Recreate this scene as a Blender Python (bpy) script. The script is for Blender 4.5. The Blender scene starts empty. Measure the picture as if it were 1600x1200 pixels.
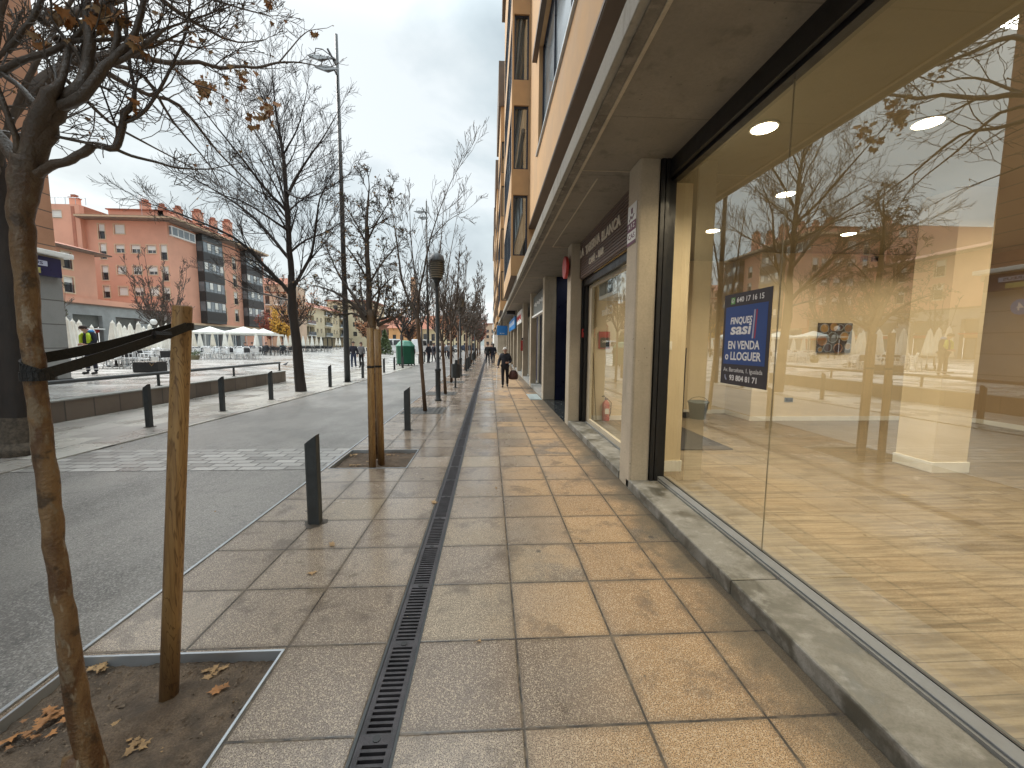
import bpy, math, random
from mathutils import Vector, Matrix, Quaternion, noise
R = math.radians
rnd = random.Random(7)
scene = bpy.context.scene
C = scene.collection

# ------------------------------------------------------------------ camera
H = 1.65
cam_d = bpy.data.cameras.new("camera"); cam = bpy.data.objects.new("camera", cam_d); C.objects.link(cam)
RT = Vector((0.99844981, -0.05520415, 0.00710458)); UP = Vector((-0.00167469, 0.09779022, 0.99520564)); FW = Vector((0.05563424, 0.99367478, -0.09754617))
cam.matrix_world = Matrix(((RT.x, UP.x, -FW.x, 0), (RT.y, UP.y, -FW.y, 0), (RT.z, UP.z, -FW.z, H), (0, 0, 0, 1)))
cam_d.sensor_width = 36; cam_d.lens = 630 / 1600 * 36; cam_d.clip_start = 0.05; cam_d.clip_end = 3000
scene.camera = cam
def ray(x, y): return RT * (x - 800) - UP * (y - 600) + FW * 630
def G(x, y, z=0.0):
    r = ray(x, y); t = (z - H) / r.z; return Vector((r.x * t, r.y * t, z))
def atY(x, y, Y):
    r = ray(x, y); t = Y / r.y; return Vector((r.x * t, Y, H + r.z * t))
def atX(x, y, X):
    r = ray(x, y); t = X / r.x; return Vector((X, r.y * t, H + r.z * t))

# ------------------------------------------------------------------ sky, sun, exposure
SUN_EL, SUN_AZ = R(38), R(-62)          # overcast daylight, brighter towards the plaza
w = bpy.data.worlds.new("World"); scene.world = w; w.use_nodes = True
nt = w.node_tree; nt.nodes.clear()
def wn(t, **k):
    n = nt.nodes.new(t)
    for a, b in k.items(): setattr(n, a, b)
    return n
out = wn('ShaderNodeOutputWorld'); sky = wn('ShaderNodeTexSky', sky_type='NISHITA', sun_disc=False)
sky.sun_elevation = SUN_EL; sky.sun_rotation = SUN_AZ; sky.air_density = 1.2; sky.dust_density = 3
bg1 = wn('ShaderNodeBackground'); bg1.inputs[1].default_value = 0.09; nt.links.new(sky.outputs[0], bg1.inputs[0])
tc = wn('ShaderNodeTexCoord'); sx = wn('ShaderNodeSeparateXYZ'); nt.links.new(tc.outputs['Generated'], sx.inputs[0])
def wm(op, a, b=None, c=None):
    n = wn('ShaderNodeMath', operation=op)
    for i, v in enumerate((a, b, c)):
        if v is None: continue
        if isinstance(v, (int, float)): n.inputs[i].default_value = v
        else: nt.links.new(v, n.inputs[i])
    return n.outputs[0]
zz = wm('ADD', wm('MAXIMUM', sx.outputs[2], 0.0), 0.22)
cb = wn('ShaderNodeCombineXYZ'); nt.links.new(wm('DIVIDE', sx.outputs[0], zz), cb.inputs[0]); nt.links.new(wm('DIVIDE', sx.outputs[1], zz), cb.inputs[1]); cb.inputs[2].default_value = 3.3
n1 = wn('ShaderNodeTexNoise'); n1.inputs['Scale'].default_value = 0.95; n1.inputs['Detail'].default_value = 7; n1.inputs['Roughness'].default_value = 0.52; n1.inputs['Distortion'].default_value = 0.5
nt.links.new(cb.outputs[0], n1.inputs['Vector'])
rp = wn('ShaderNodeValToRGB'); nt.links.new(n1.outputs[0], rp.inputs[0])
el = rp.color_ramp.elements; el[0].position = 0.38; el[0].color = (0.43, 0.505, 0.54, 1); el[1].position = 0.60; el[1].color = (0.84, 0.90, 0.915, 1)
e = rp.color_ramp.elements.new(0.5); e.color = (0.62, 0.705, 0.735, 1)
# the cloud deck thins towards the horizon
hz = wm('POWER', wm('SUBTRACT', 1.0, wm('MINIMUM', wm('MAXIMUM', sx.outputs[2], 0.0), 1.0)), 7.0)
mx = wn('ShaderNodeMix', data_type='RGBA'); nt.links.new(wm('MULTIPLY', hz, 0.95), mx.inputs['Factor'])
nt.links.new(rp.outputs[0], mx.inputs[6]); mx.inputs[7].default_value = (1.08, 1.12, 1.12, 1)
bg2 = wn('ShaderNodeBackground'); nt.links.new(mx.outputs[2], bg2.inputs[0]); nt.links.new(wm('MULTIPLY', wm('ADD', 1.0, wm('MULTIPLY', wm('POWER', wm('MINIMUM', wm('MAXIMUM', wm('MULTIPLY', wm('SUBTRACT', sx.outputs[2], 0.55), 2.6), 0.0), 1.0), 1.5), 4.4)), 0.525), bg2.inputs[1])   # an overcast deck is brightest overhead
ms = wn('ShaderNodeMixShader'); ms.inputs[0].default_value = 0.9
nt.links.new(bg1.outputs[0], ms.inputs[1]); nt.links.new(bg2.outputs[0], ms.inputs[2]); nt.links.new(ms.outputs[0], out.inputs[0])
sd = bpy.data.lights.new("sun", 'SUN'); sun = bpy.data.objects.new("sun", sd); C.objects.link(sun)
sd.energy = 1.8; sd.angle = R(30); sd.color = (1, 0.97, 0.92)
sdir = Vector((math.sin(SUN_AZ) * math.cos(SUN_EL), math.cos(SUN_AZ) * math.cos(SUN_EL), math.sin(SUN_EL)))
sun.rotation_euler = (-sdir).to_track_quat('-Z', 'Y').to_euler()
scene.view_settings.view_transform = 'Standard'; scene.view_settings.look = 'None'; scene.view_settings.exposure = 1.08; scene.view_settings.gamma = 1
scene.render.engine = 'CYCLES'
scene.cycles.max_bounces = 8; scene.cycles.transparent_max_bounces = 12; scene.cycles.use_denoising = True
scene.cycles.sample_clamp_indirect = 6

# ------------------------------------------------------------------ material helpers
class T:
    def __init__(s, name):
        s.m = bpy.data.materials.new(name); s.m.use_nodes = True; s.t = s.m.node_tree
        s.b = s.t.nodes['Principled BSDF']; s.o = s.t.nodes['Material Output']; s._obj = None; s._pos = None
    def n(s, t, **k):
        x = s.t.nodes.new(t)
        for a, b in k.items(): setattr(x, a, b)
        return x
    def L(s, a, b): s.t.links.new(a, b)
    def put(s, sock, v):
        if v is None: return
        if isinstance(v, bpy.types.NodeSocket): s.L(v, sock)
        elif isinstance(v, (tuple, list)) and sock.type == 'RGBA' and len(v) == 3: sock.default_value = (*v, 1)
        else: sock.default_value = v
    def math(s, op, a, b=None, c=None, clamp=False):
        x = s.n('ShaderNodeMath', operation=op); x.use_clamp = clamp
        for i, v in enumerate((a, b, c)): s.put(x.inputs[i], v)
        return x.outputs[0]
    def obj(s):
        if not s._obj: s._obj = s.n('ShaderNodeTexCoord').outputs['Object']
        return s._obj
    def pos(s):
        if not s._pos: s._pos = s.n('ShaderNodeNewGeometry').outputs['Position']
        return s._pos
    def xyz(s, v):
        x = s.n('ShaderNodeSeparateXYZ'); s.L(v, x.inputs[0]); return x.outputs
    def comb(s, a, b, c=0.0):
        x = s.n('ShaderNodeCombineXYZ'); s.put(x.inputs[0], a); s.put(x.inputs[1], b); s.put(x.inputs[2], c); return x.outputs[0]
    def map(s, v, scale=(1, 1, 1)):
        x = s.n('ShaderNodeMapping'); s.L(v, x.inputs[0]); x.inputs['Scale'].default_value = scale; return x.outputs[0]
    def noise(s, v, scale=5, detail=4, rough=0.55, dist=0):
        x = s.n('ShaderNodeTexNoise'); s.L(v, x.inputs['Vector']); x.inputs['Scale'].default_value = scale; x.inputs['Detail'].default_value = detail
        x.inputs['Roughness'].default_value = rough; x.inputs['Distortion'].default_value = dist; return x.outputs[0]
    def vor(s, v, scale=5, out='Distance'):
        x = s.n('ShaderNodeTexVoronoi'); s.L(v, x.inputs['Vector']); x.inputs['Scale'].default_value = scale; return x.outputs[out]
    def wn(s, v):
        x = s.n('ShaderNodeTexWhiteNoise'); s.L(v, x.inputs['Vector']); return x.outputs['Value']
    def ss(s, v, a, b, lo=0.0, hi=1.0):
        x = s.n('ShaderNodeMapRange', interpolation_type='SMOOTHSTEP'); s.put(x.inputs[0], v)
        for i, q in zip((1, 2, 3, 4), (a, b, lo, hi)): s.put(x.inputs[i], q)
        return x.outputs[0]
    def mix(s, f, a, b, mode='MIX'):
        x = s.n('ShaderNodeMix', data_type='RGBA', blend_type=mode); s.put(x.inputs[0], f); s.put(x.inputs[6], a); s.put(x.inputs[7], b); return x.outputs[2]
    def bump(s, h, strength=0.3, dist=0.01, prev=None):
        x = s.n('ShaderNodeBump'); s.L(h, x.inputs['Height']); x.inputs['Strength'].default_value = strength; x.inputs['Distance'].default_value = dist
        if prev is not None: s.L(prev, x.inputs['Normal'])
        return x.outputs[0]
    def fin(s, col=None, rough=None, normal=None, metal=None, spec=None):
        s.put(s.b.inputs['Base Color'], col); s.put(s.b.inputs['Roughness'], rough)
        if normal is not None: s.L(normal, s.b.inputs['Normal'])
        if metal is not None: s.b.inputs['Metallic'].default_value = metal
        if spec is not None: s.b.inputs['Specular IOR Level'].default_value = spec
        return s.m
def pm(name, col, rough=0.6, var=0.25, scale=4.0, bump=0.0, bscale=60, metal=0.0, stretch=(1, 1, 1), fine=0.0, spec=None, col2=None):
    t = T(name); v = t.map(t.obj(), stretch); a = t.noise(v, scale, 5, 0.6)
    d = col2 if col2 else tuple(c * (1 - var) for c in col); u = tuple(min(1, c * (1 + var * 0.6)) for c in col)
    c = t.mix(t.ss(a, 0.3, 0.7), d, u)
    if fine: c = t.mix(t.ss(t.noise(v, bscale * 2, 2), 0.3, 0.7, 0, fine), c, tuple(q * 0.4 for q in col))
    r = t.ss(a, 0.25, 0.75, max(0.03, rough - 0.1), min(1, rough + 0.1))
    nn = t.bump(t.noise(v, bscale, 4), bump, 0.01) if bump else None
    return t.fin(c, r, nn, metal, spec)

M = {}
M['tan'] = pm('tan_render', (0.50, 0.32, 0.165), 0.85, 0.12, 1.2, 0.15, 120)
M['brownfascia'] = pm('brown_cladding', (0.13, 0.095, 0.07), 0.7, 0.2, 2, 0.1)
M['navy'] = pm('navy_frame', (0.02, 0.026, 0.045), 0.35, 0.2, 5)
M['steel_dark'] = pm('dark_painted_steel', (0.035, 0.040, 0.042), 0.42, 0.3, 9, 0.12, 180)
M['steel_black'] = pm('black_steel', (0.015, 0.014, 0.014), 0.4, 0.3, 9, 0.1, 90)
M['rail_grey'] = pm('window_rail_grey', (0.22, 0.235, 0.25), 0.45, 0.15, 6, 0.1, 40)
M['alu'] = pm('anodised_aluminium', (0.42, 0.45, 0.48), 0.38, 0.1, 6, 0.05, 40, 0.6)
M['chairalu'] = pm('chair_aluminium', (0.82, 0.84, 0.85), 0.4, 0.1, 9, metal=0.1)
M['weave'] = pm('black_weave', (0.03, 0.032, 0.038), 0.6, 0.3, 30)
M['canvas'] = pm('off_white_canvas', (0.82, 0.82, 0.76), 0.85, 0.10, 3, 0.1, 30)
M['canvas2'] = pm('cream_canvas', (0.74, 0.70, 0.60), 0.85, 0.12, 3, 0.1, 30)
M['salmon'] = pm('salmon_render', (0.62, 0.325, 0.23), 0.9, 0.10, 0.35, 0.1, 20)
M['salmon_dark'] = pm('darker_salmon_render', (0.42, 0.17, 0.11), 0.9, 0.2, 0.6)
M['greystone'] = pm('grey_stone', (0.27, 0.285, 0.285), 0.7, 0.15, 1.2, 0.1, 14)
M['beige'] = pm('beige_render', (0.55, 0.40, 0.29), 0.9, 0.12, 0.4)
M['yellowr'] = pm('pale_yellow_render', (0.60, 0.52, 0.36), 0.9, 0.10, 0.4)
M['white'] = pm('white_paint', (0.75, 0.76, 0.74), 0.5, 0.07, 4)
M['cream'] = pm('cream_paint', (0.68, 0.585, 0.42), 0.6, 0.05, 2)
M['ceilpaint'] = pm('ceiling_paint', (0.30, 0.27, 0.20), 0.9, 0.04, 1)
M['orange'] = pm('orange_render', (0.66, 0.36, 0.16), 0.9, 0.10, 0.4)
M['rooftile'] = pm('clay_roof_tiles', (0.34, 0.13, 0.08), 0.85, 0.35, 3, 0.5, 18, stretch=(1, 3, 1))
M['brickred'] = pm('brick_stack', (0.45, 0.26, 0.15), 0.9, 0.3, 3, 0.3, 12)
M['roofbrown'] = pm('brown_eaves', (0.20, 0.15, 0.12), 0.8, 0.2, 2)
M['surround'] = pm('window_surround', (0.58, 0.44, 0.30), 0.8, 0.08, 3)
M['blind'] = pm('roller_blind', (0.66, 0.66, 0.62), 0.7, 0.08, 2, 0.3, 30, stretch=(0.2, 0.2, 6))
M['rail'] = pm('dark_railing', (0.035, 0.035, 0.04), 0.5, 0.2, 5)
M['soil'] = pm('pit_soil', (0.135, 0.098, 0.068), 0.95, 0.5, 9, 1.0, 70, fine=0.6)
M['leaf1'] = pm('dry_leaf_orange', (0.33, 0.15, 0.05), 0.7, 0.4, 30)
M['leaf2'] = pm('dry_leaf_tan', (0.33, 0.21, 0.10), 0.75, 0.4, 30)
M['leafy'] = pm('yellow_leaf', (0.62, 0.34, 0.05), 0.7, 0.35, 3)
M['leafr'] = pm('red_leaf', (0.30, 0.07, 0.04), 0.7, 0.35, 3)
M['leafo'] = pm('orange_leaf', (0.45, 0.20, 0.09), 0.7, 0.35, 3)
M['leafg'] = pm('green_leaf', (0.07, 0.10, 0.035), 0.7, 0.35, 3)
M['bark_dark'] = pm('wet_dark_bark', (0.030, 0.022, 0.018), 0.7, 0.45, 6, 0.8, 26, stretch=(1, 1, 0.35))
M['bark_grey'] = pm('grey_brown_bark', (0.10, 0.078, 0.062), 0.75, 0.4, 8, 0.6, 30, stretch=(1, 1, 0.4))
M['bark_mid'] = pm('slim_tree_bark', (0.14, 0.085, 0.05), 0.75, 0.35, 8, 0.5, 30, stretch=(1, 1, 0.4))
M['rubber'] = pm('black_strap', (0.006, 0.006, 0.006), 0.55, 0.3, 12, 0.4, 130)
M['red'] = pm('red_paint', (0.45, 0.035, 0.03), 0.4, 0.15, 5)
M['blue'] = pm('sign_blue', (0.03, 0.22, 0.55), 0.35, 0.1, 5)
M['purple'] = pm('sign_purple_blue', (0.012, 0.012, 0.06), 0.35, 0.15, 5)
M['green'] = pm('container_green', (0.004, 0.085, 0.045), 0.45, 0.15, 3)
M['greenlid'] = pm('container_lid', (0.04, 0.20, 0.135), 0.45, 0.1, 3)
M['skin'] = pm('skin', (0.50, 0.30, 0.22), 0.55, 0.1, 8)
M['vanwhite'] = pm('white_car_paint', (0.72, 0.73, 0.74), 0.25, 0.04, 2)
M['vangrey'] = pm('grey_car_paint', (0.25, 0.27, 0.29), 0.25, 0.04, 2)
M['carblue'] = pm('dark_car_paint', (0.04, 0.05, 0.08), 0.2, 0.1, 2)
M['tyre'] = pm('tyre_rubber', (0.02, 0.02, 0.02), 0.8, 0.2, 10)
M['door_blue'] = pm('navy_door', (0.008, 0.011, 0.05), 0.35, 0.2, 3)
M['marble'] = pm('dark_marble', (0.05, 0.055, 0.055), 0.2, 0.6, 9, spec=0.5)
M['signgrey'] = pm('grey_signboard', (0.12, 0.13, 0.12), 0.5, 0.2, 8)
M['bucket'] = pm('grey_blue_plastic', (0.14, 0.18, 0.20), 0.4, 0.1, 5)
M['woodhandle'] = pm('broom_handle', (0.16, 0.13, 0.08), 0.5, 0.1, 5)

def concrete(name, col, stain=0.5, warm=0.0, pits=True):
    t = T(name); p = t.obj(); a = t.noise(p, 1.8, 6, 0.6); b = t.noise(t.map(p, (1, 1, 0.25)), 5, 5, 0.6); f = t.noise(p, 45, 4, 0.6)
    c = t.mix(t.ss(a, 0.35, 0.65), tuple(q * 0.82 for q in col), col)
    c = t.mix(t.ss(b, 0.52, 0.75, 0, stain), c, tuple(q * 0.45 for q in col))
    c = t.mix(t.ss(f, 0.35, 0.7, 0, 0.35), c, tuple(q * 0.65 for q in col))
    h = f
    if pits:
        v = t.vor(p, 14); k = t.ss(v, 0.05, 0.13, 1, 0); g = t.math('MULTIPLY', k, t.ss(t.noise(p, 3, 2), 0.5, 0.6))
        c = t.mix(t.math('MULTIPLY', g, 0.7), c, tuple(q * 0.25 for q in col)); h = t.math('SUBTRACT', f, g)
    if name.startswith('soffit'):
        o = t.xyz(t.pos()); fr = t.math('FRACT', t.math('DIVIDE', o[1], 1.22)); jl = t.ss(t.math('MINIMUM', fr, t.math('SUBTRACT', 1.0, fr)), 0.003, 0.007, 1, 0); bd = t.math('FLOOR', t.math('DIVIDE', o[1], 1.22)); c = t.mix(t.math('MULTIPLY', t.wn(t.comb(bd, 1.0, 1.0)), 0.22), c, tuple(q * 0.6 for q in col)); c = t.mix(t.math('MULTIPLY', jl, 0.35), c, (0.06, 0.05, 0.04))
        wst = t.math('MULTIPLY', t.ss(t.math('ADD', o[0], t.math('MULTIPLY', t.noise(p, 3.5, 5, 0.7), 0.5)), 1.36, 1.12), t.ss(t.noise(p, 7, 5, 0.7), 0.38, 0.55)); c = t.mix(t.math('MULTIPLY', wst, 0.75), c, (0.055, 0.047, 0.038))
    return t.fin(c, t.ss(a, 0.3, 0.7, 0.7, 0.95), t.bump(h, 0.35, 0.004))
M['pillar'] = concrete('pillar_concrete', (0.54, 0.47, 0.36), 0.4)
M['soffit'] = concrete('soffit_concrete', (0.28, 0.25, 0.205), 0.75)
M['slabedge'] = concrete('slab_edge', (0.38, 0.355, 0.30), 1.0)
M['coping'] = concrete('coping_concrete', (0.30, 0.30, 0.28), 0.4, pits=False)

def sill_mat():
    t = T('wet_sill_stone'); p = t.obj(); a = t.noise(p, 3.0, 6, 0.65, 0.4); b = t.noise(p, 9, 5, 0.6); f = t.noise(p, 120, 3)
    c = t.mix(t.ss(a, 0.40, 0.60), (0.10, 0.095, 0.075), (0.27, 0.26, 0.23)); c = t.mix(t.ss(b, 0.5, 0.72, 0, 0.6), c, (0.40, 0.39, 0.36))
    c = t.mix(t.ss(f, 0.4, 0.7, 0, 0.25), c, (0.08, 0.075, 0.06))
    return t.fin(c, t.ss(a, 0.35, 0.65, 0.28, 0.7), t.bump(f, 0.25, 0.003))
M['sill'] = sill_mat()

def tile_mat():
    t = T('pavement_tiles'); P = t.pos(); o = t.xyz(P); x, y = o[0], o[1]
    right = t.math('GREATER_THAN', x, -0.47)
    ul = t.math('DIVIDE', t.math('ADD', x, 2.165), 0.535); ur = t.math('ADD', t.math('DIVIDE', t.math('SUBTRACT', x, 0.15), 0.545), 40.0)
    u = t.math('ADD', t.math('MULTIPLY', right, ur), t.math('MULTIPLY', t.math('SUBTRACT', 1.0, right), ul))
    v = t.math('ADD', t.math('DIVIDE', t.math('SUBTRACT', y, 1.58), 0.535), 20.0)
    wob = t.math('MULTIPLY', t.math('SUBTRACT', t.noise(P, 30, 2), 0.5), 0.010)
    def edge(q):
        fr = t.math('FRACT', t.math('ADD', q, wob)); return t.math('MULTIPLY', t.math('MINIMUM', fr, t.math('SUBTRACT', 1.0, fr)), 0.535)
    ed = t.math('MINIMUM', edge(u), edge(v))
    jn = t.noise(P, 7, 4, 0.7); joint = t.ss(t.math('SUBTRACT', ed, t.math('MULTIPLY', t.math('SUBTRACT', jn, 0.5), 0.012)), 0.0035, 0.0095, 1, 0)
    r1 = t.wn(t.comb(t.math('FLOOR', u), t.math('FLOOR', v), 1.0)); r2 = t.wn(t.comb(t.math('FLOOR', u), t.math('FLOOR', v), 7.0)); r3 = t.wn(t.comb(t.math('FLOOR', u), t.math('FLOOR', v), 12.0))
    big = t.noise(P, 1.3, 4, 0.6)
    # the strip under the canopy stays dry and ochre, the open side is rain-wet
    dry = t.ss(t.math('ADD', t.math('ADD', x, t.math('MULTIPLY', t.math('SUBTRACT', r2, 0.5), 0.7)), t.math('MULTIPLY', t.math('SUBTRACT', big, 0.5), 0.8)), -0.15, 0.75)
    wetc = t.mix(r1, (0.235, 0.187, 0.15), (0.34, 0.28, 0.225)); wetc = t.mix(t.ss(r3, 0.86, 0.9), wetc, (0.34, 0.275, 0.20))
    dryc = t.mix(r1, (0.36, 0.225, 0.115), (0.47, 0.305, 0.16)); dryc = t.mix(t.math('MULTIPLY', t.ss(r3, 0.88, 0.92), t.ss(t.noise(P, 3.2, 3), 0.4, 0.6)), dryc, (0.20, 0.15, 0.11))
    c = t.mix(dry, wetc, dryc)
    g1 = t.noise(P, 210, 2, 0.7); g2 = t.vor(P, 215, 'Color')
    gg = t.xyz(g2)[0]
    near = t.ss(y, 4.0, 16.0, 1, 0.25)
    c = t.mix(t.math('MULTIPLY', t.ss(g1, 0.49, 0.565), t.math('MULTIPLY', near, 0.9)), c, (0.055, 0.038, 0.025))
    c = t.mix(t.math('MULTIPLY', t.ss(gg, 0.72, 0.9), t.math('MULTIPLY', near, 0.40)), c, (0.74, 0.62, 0.45))
    st = t.noise(P, 2.6, 6, 0.65, 0.3); c = t.mix(t.ss(st, 0.52, 0.66, 0, 0.55), c, (0.085, 0.065, 0.05)); gum = t.ss(t.vor(P, 3.4), 0.022, 0.034, 1, 0); c = t.mix(t.math('MULTIPLY', gum, 0.6), c, (0.06, 0.055, 0.05))
    blot = t.math('MULTIPLY', t.ss(t.noise(P, 5.5, 5, 0.6), 0.60, 0.66), t.ss(t.noise(P, 0.9, 2), 0.48, 0.58)); c = t.mix(t.math('MULTIPLY', blot, 0.5), c, (0.10, 0.08, 0.055))
    # grime gathered along the foot of the shop step
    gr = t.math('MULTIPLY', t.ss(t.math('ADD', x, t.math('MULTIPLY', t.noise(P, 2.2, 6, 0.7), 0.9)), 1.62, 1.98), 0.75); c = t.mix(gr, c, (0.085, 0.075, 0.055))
    sp = t.ss(t.vor(P, 1.9), 0.035, 0.06, 1, 0); c = t.mix(t.math('MULTIPLY', sp, 0.75), c, (0.05, 0.045, 0.04))
    edgew = t.ss(ed, 0.006, 0.05, 0.35, 0); c = t.mix(edgew, c, (0.10, 0.075, 0.05))
    c = t.mix(joint, c, t.mix(t.ss(jn, 0.4, 0.62), (0.035, 0.03, 0.025), (0.13, 0.10, 0.07)))
    wet = t.math('SUBTRACT', 1.0, dry)
    rough = t.math('SUBTRACT', 0.78, t.math('MULTIPLY', wet, t.ss(t.math('ADD', big, t.math('MULTIPLY', r2, 0.15)), 0.36, 0.64, 0.47, 0.64)))
    h = t.math('SUBTRACT', t.math('MULTIPLY', g1, t.math('MULTIPLY', near, 0.10)), joint)
    return t.fin(c, rough, t.bump(h, 0.7, 0.004), spec=0.5)
M['tiles'] = tile_mat()

def asphalt():
    t = T('wet_asphalt'); P = t.pos(); a = t.noise(t.map(P, (1, 0.5, 1)), 0.9, 5, 0.6); f = t.noise(P, 95, 4, 0.8); v = t.xyz(t.vor(P, 110, 'Color'))[0]
    near = t.ss(t.xyz(P)[1], 5, 20, 1, 0.3)
    a2 = t.noise(P, 0.35, 4, 0.6, 0.5); c = t.mix(t.ss(a, 0.35, 0.65), (0.13, 0.121, 0.11), (0.22, 0.207, 0.188)); c = t.mix(t.math('MULTIPLY', near, t.ss(v, 0.55, 0.85, 0, 0.5)), c, (0.42, 0.40, 0.37))
    c = t.mix(t.math('MULTIPLY', near, t.ss(f, 0.50, 0.60, 0, 0.65)), c, (0.025, 0.024, 0.023))
    r = t.ss(a, 0.38, 0.62, 0.50, 0.34)
    c = t.mix(t.ss(a2, 0.5, 0.62, 0, 0.4), c, (0.07, 0.066, 0.06)); crk = t.ss(t.math('ABSOLUTE', t.math('SUBTRACT', t.noise(P, 0.55, 5, 0.7), 0.5)), 0.0, 0.004, 0.5, 0); c = t.mix(crk, c, (0.03, 0.03, 0.03))
    return t.fin(c, r, t.bump(f, 0.6, 0.005), spec=0.6)
M['asphalt'] = asphalt()

def slabs(name, u, v, w_, l_, c1, c2, rmin=0.2, rmax=0.5, jw=0.006, off=0.5, bumpf=0.3):
    t = T(name); P = t.pos(); o = t.xyz(P)
    vv = t.math('DIVIDE', o[v], l_); fv = t.math('FLOOR', vv)
    uu = t.math('ADD', t.math('DIVIDE', o[u], w_), t.math('MULTIPLY', fv, off)); fu = t.math('FLOOR', uu)
    def edge(q, s_):
        fr = t.math('FRACT', q); return t.math('MULTIPLY', t.math('MINIMUM', fr, t.math('SUBTRACT', 1.0, fr)), s_)
    j = t.ss(t.math('MINIMUM', edge(uu, w_), edge(vv, l_)), jw * 0.5, jw, 1, 0)
    r = t.wn(t.comb(fu, fv, 3.0)); big = t.noise(P, 0.8, 5, 0.6); f = t.noise(P, 90, 3)
    c = t.mix(r, c1, c2); c = t.mix(t.ss(big, 0.45, 0.7, 0, 0.35), c, tuple(q * 0.5 for q in c1)); c = t.mix(t.ss(f, 0.45, 0.7, 0, 0.3), c, tuple(q * 0.5 for q in c1))
    c = t.mix(t.math('MULTIPLY', j, 0.85), c, (0.05, 0.045, 0.04))
    rr = t.math('ADD', t.ss(big, 0.35, 0.65, rmin, rmax), t.math('MULTIPLY', r, 0.06))
    return t.fin(c, rr, t.bump(t.math('SUBTRACT', t.math('MULTIPLY', f, 0.15), j), bumpf, 0.005), spec=0.6)
M['plaza'] = slabs('plaza_slabs', 0, 1, 1.2, 0.6, (0.30, 0.28, 0.26), (0.48, 0.465, 0.44), 0.13, 0.36, 0.012)
M['strip'] = slabs('kerbside_slabs', 1, 0, 0.9, 0.6, (0.30, 0.28, 0.255), (0.48, 0.46, 0.41), 0.16, 0.38, 0.010)
M['cobble'] = slabs('cobble_band', 0, 1, 0.30, 0.156, (0.20, 0.19, 0.175), (0.42, 0.405, 0.38), 0.25, 0.45, 0.014, bumpf=0.8)
M['wallpanel'] = slabs('brown_wall_panels', 1, 2, 0.62, 3.0, (0.115, 0.09, 0.07), (0.17, 0.135, 0.105), 0.5, 0.7, 0.02, 0)
M['blockstone'] = slabs('grey_block_cladding', 1, 2, 3.0, 0.72, (0.20, 0.205, 0.20), (0.25, 0.255, 0.25), 0.55, 0.75, 0.02)
M['brickwall'] = slabs('orange_brick', 1, 2, 0.25, 0.075, (0.42, 0.16, 0.07), (0.52, 0.22, 0.10), 0.7, 0.9, 0.012)
M['towerrender'] = slabs('brown_tower_render', 1, 2, 6.0, 0.5, (0.40, 0.205, 0.12), (0.42, 0.215, 0.125), 0.8, 0.9, 0.02, 0)

def woodfloor():
    t = T('laminate_floor'); P = t.pos(); o = t.xyz(P)
    vv = t.math('DIVIDE', o[1], 0.19); fv = t.math('FLOOR', vv); uu = t.math('ADD', t.math('DIVIDE', o[0], 1.25), t.math('MULTIPLY', fv, 0.37)); fu = t.math('FLOOR', uu)
    def edge(q, s_):
        fr = t.math('FRACT', q); return t.math('MULTIPLY', t.math('MINIMUM', fr, t.math('SUBTRACT', 1.0, fr)), s_)
    j = t.ss(t.math('MINIMUM', edge(uu, 1.25), edge(vv, 0.19)), 0.0015, 0.004, 1, 0)
    r = t.wn(t.comb(fu, fv, 3.0)); Q = t.comb(t.math('ADD', o[0], t.math('MULTIPLY', fv, 3.7)), t.math('ADD', o[1], t.math('MULTIPLY', fu, 1.3)), t.math('MULTIPLY', fv, 0.7)); g = t.noise(t.map(Q, (0.9, 14, 1)), 2.2, 7, 0.66, 0.1); g2 = t.noise(t.map(Q, (3, 44, 1)), 3, 5, 0.6)
    c = t.mix(t.ss(g, 0.38, 0.62), (0.125, 0.10, 0.07), (0.26, 0.222, 0.163)); c = t.mix(t.ss(g2, 0.5, 0.7, 0, 0.35), c, (0.15, 0.105, 0.06)); c = t.mix(t.math('MULTIPLY', r, 0.30), c, (0.26, 0.20, 0.13))
    c = t.mix(t.math('MULTIPLY', j, 0.75), c, (0.06, 0.045, 0.03))
    return t.fin(c, t.ss(g, 0.3, 0.7, 0.38, 0.5), t.bump(t.math('SUBTRACT', t.math('MULTIPLY', g2, 0.2), j), 0.15, 0.002), spec=0.4)
M['laminate'] = woodfloor()

def bark_plane():
    t = T('young_plane_bark'); p = t.obj(); a = t.noise(t.map(p, (1, 1, 0.35)), 9, 5, 0.6, 0.8); b = t.noise(t.map(p, (1, 1, 0.5)), 22, 5, 0.6); n3 = t.noise(p, 90, 3)
    c = t.mix(t.ss(a, 0.40, 0.60), (0.10, 0.048, 0.018), (0.21, 0.125, 0.055)); c = t.mix(t.ss(b, 0.52, 0.62, 0, 0.7), c, (0.20, 0.155, 0.10)); c = t.mix(t.ss(t.noise(p, 14, 4), 0.55, 0.66, 0, 0.8), c, (0.045, 0.026, 0.012)); c = t.mix(t.ss(t.noise(t.map(p, (1, 1, 0.3)), 30, 4), 0.6, 0.68, 0, 0.6), c, (0.33, 0.27, 0.19))
    up = t.xyz(t.pos())[2]; c = t.mix(t.ss(t.math('ADD', up, t.math('MULTIPLY', a, 0.7)), 2.15, 2.75), c, (0.075, 0.058, 0.045))
    return t.fin(c, t.ss(b, 0.3, 0.7, 0.4, 0.62), t.bump(t.math('ADD', t.math('MULTIPLY', b, 0.7), t.math('MULTIPLY', n3, 0.4)), 1.0, 0.012))
M['bark_plane'] = bark_plane()
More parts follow.
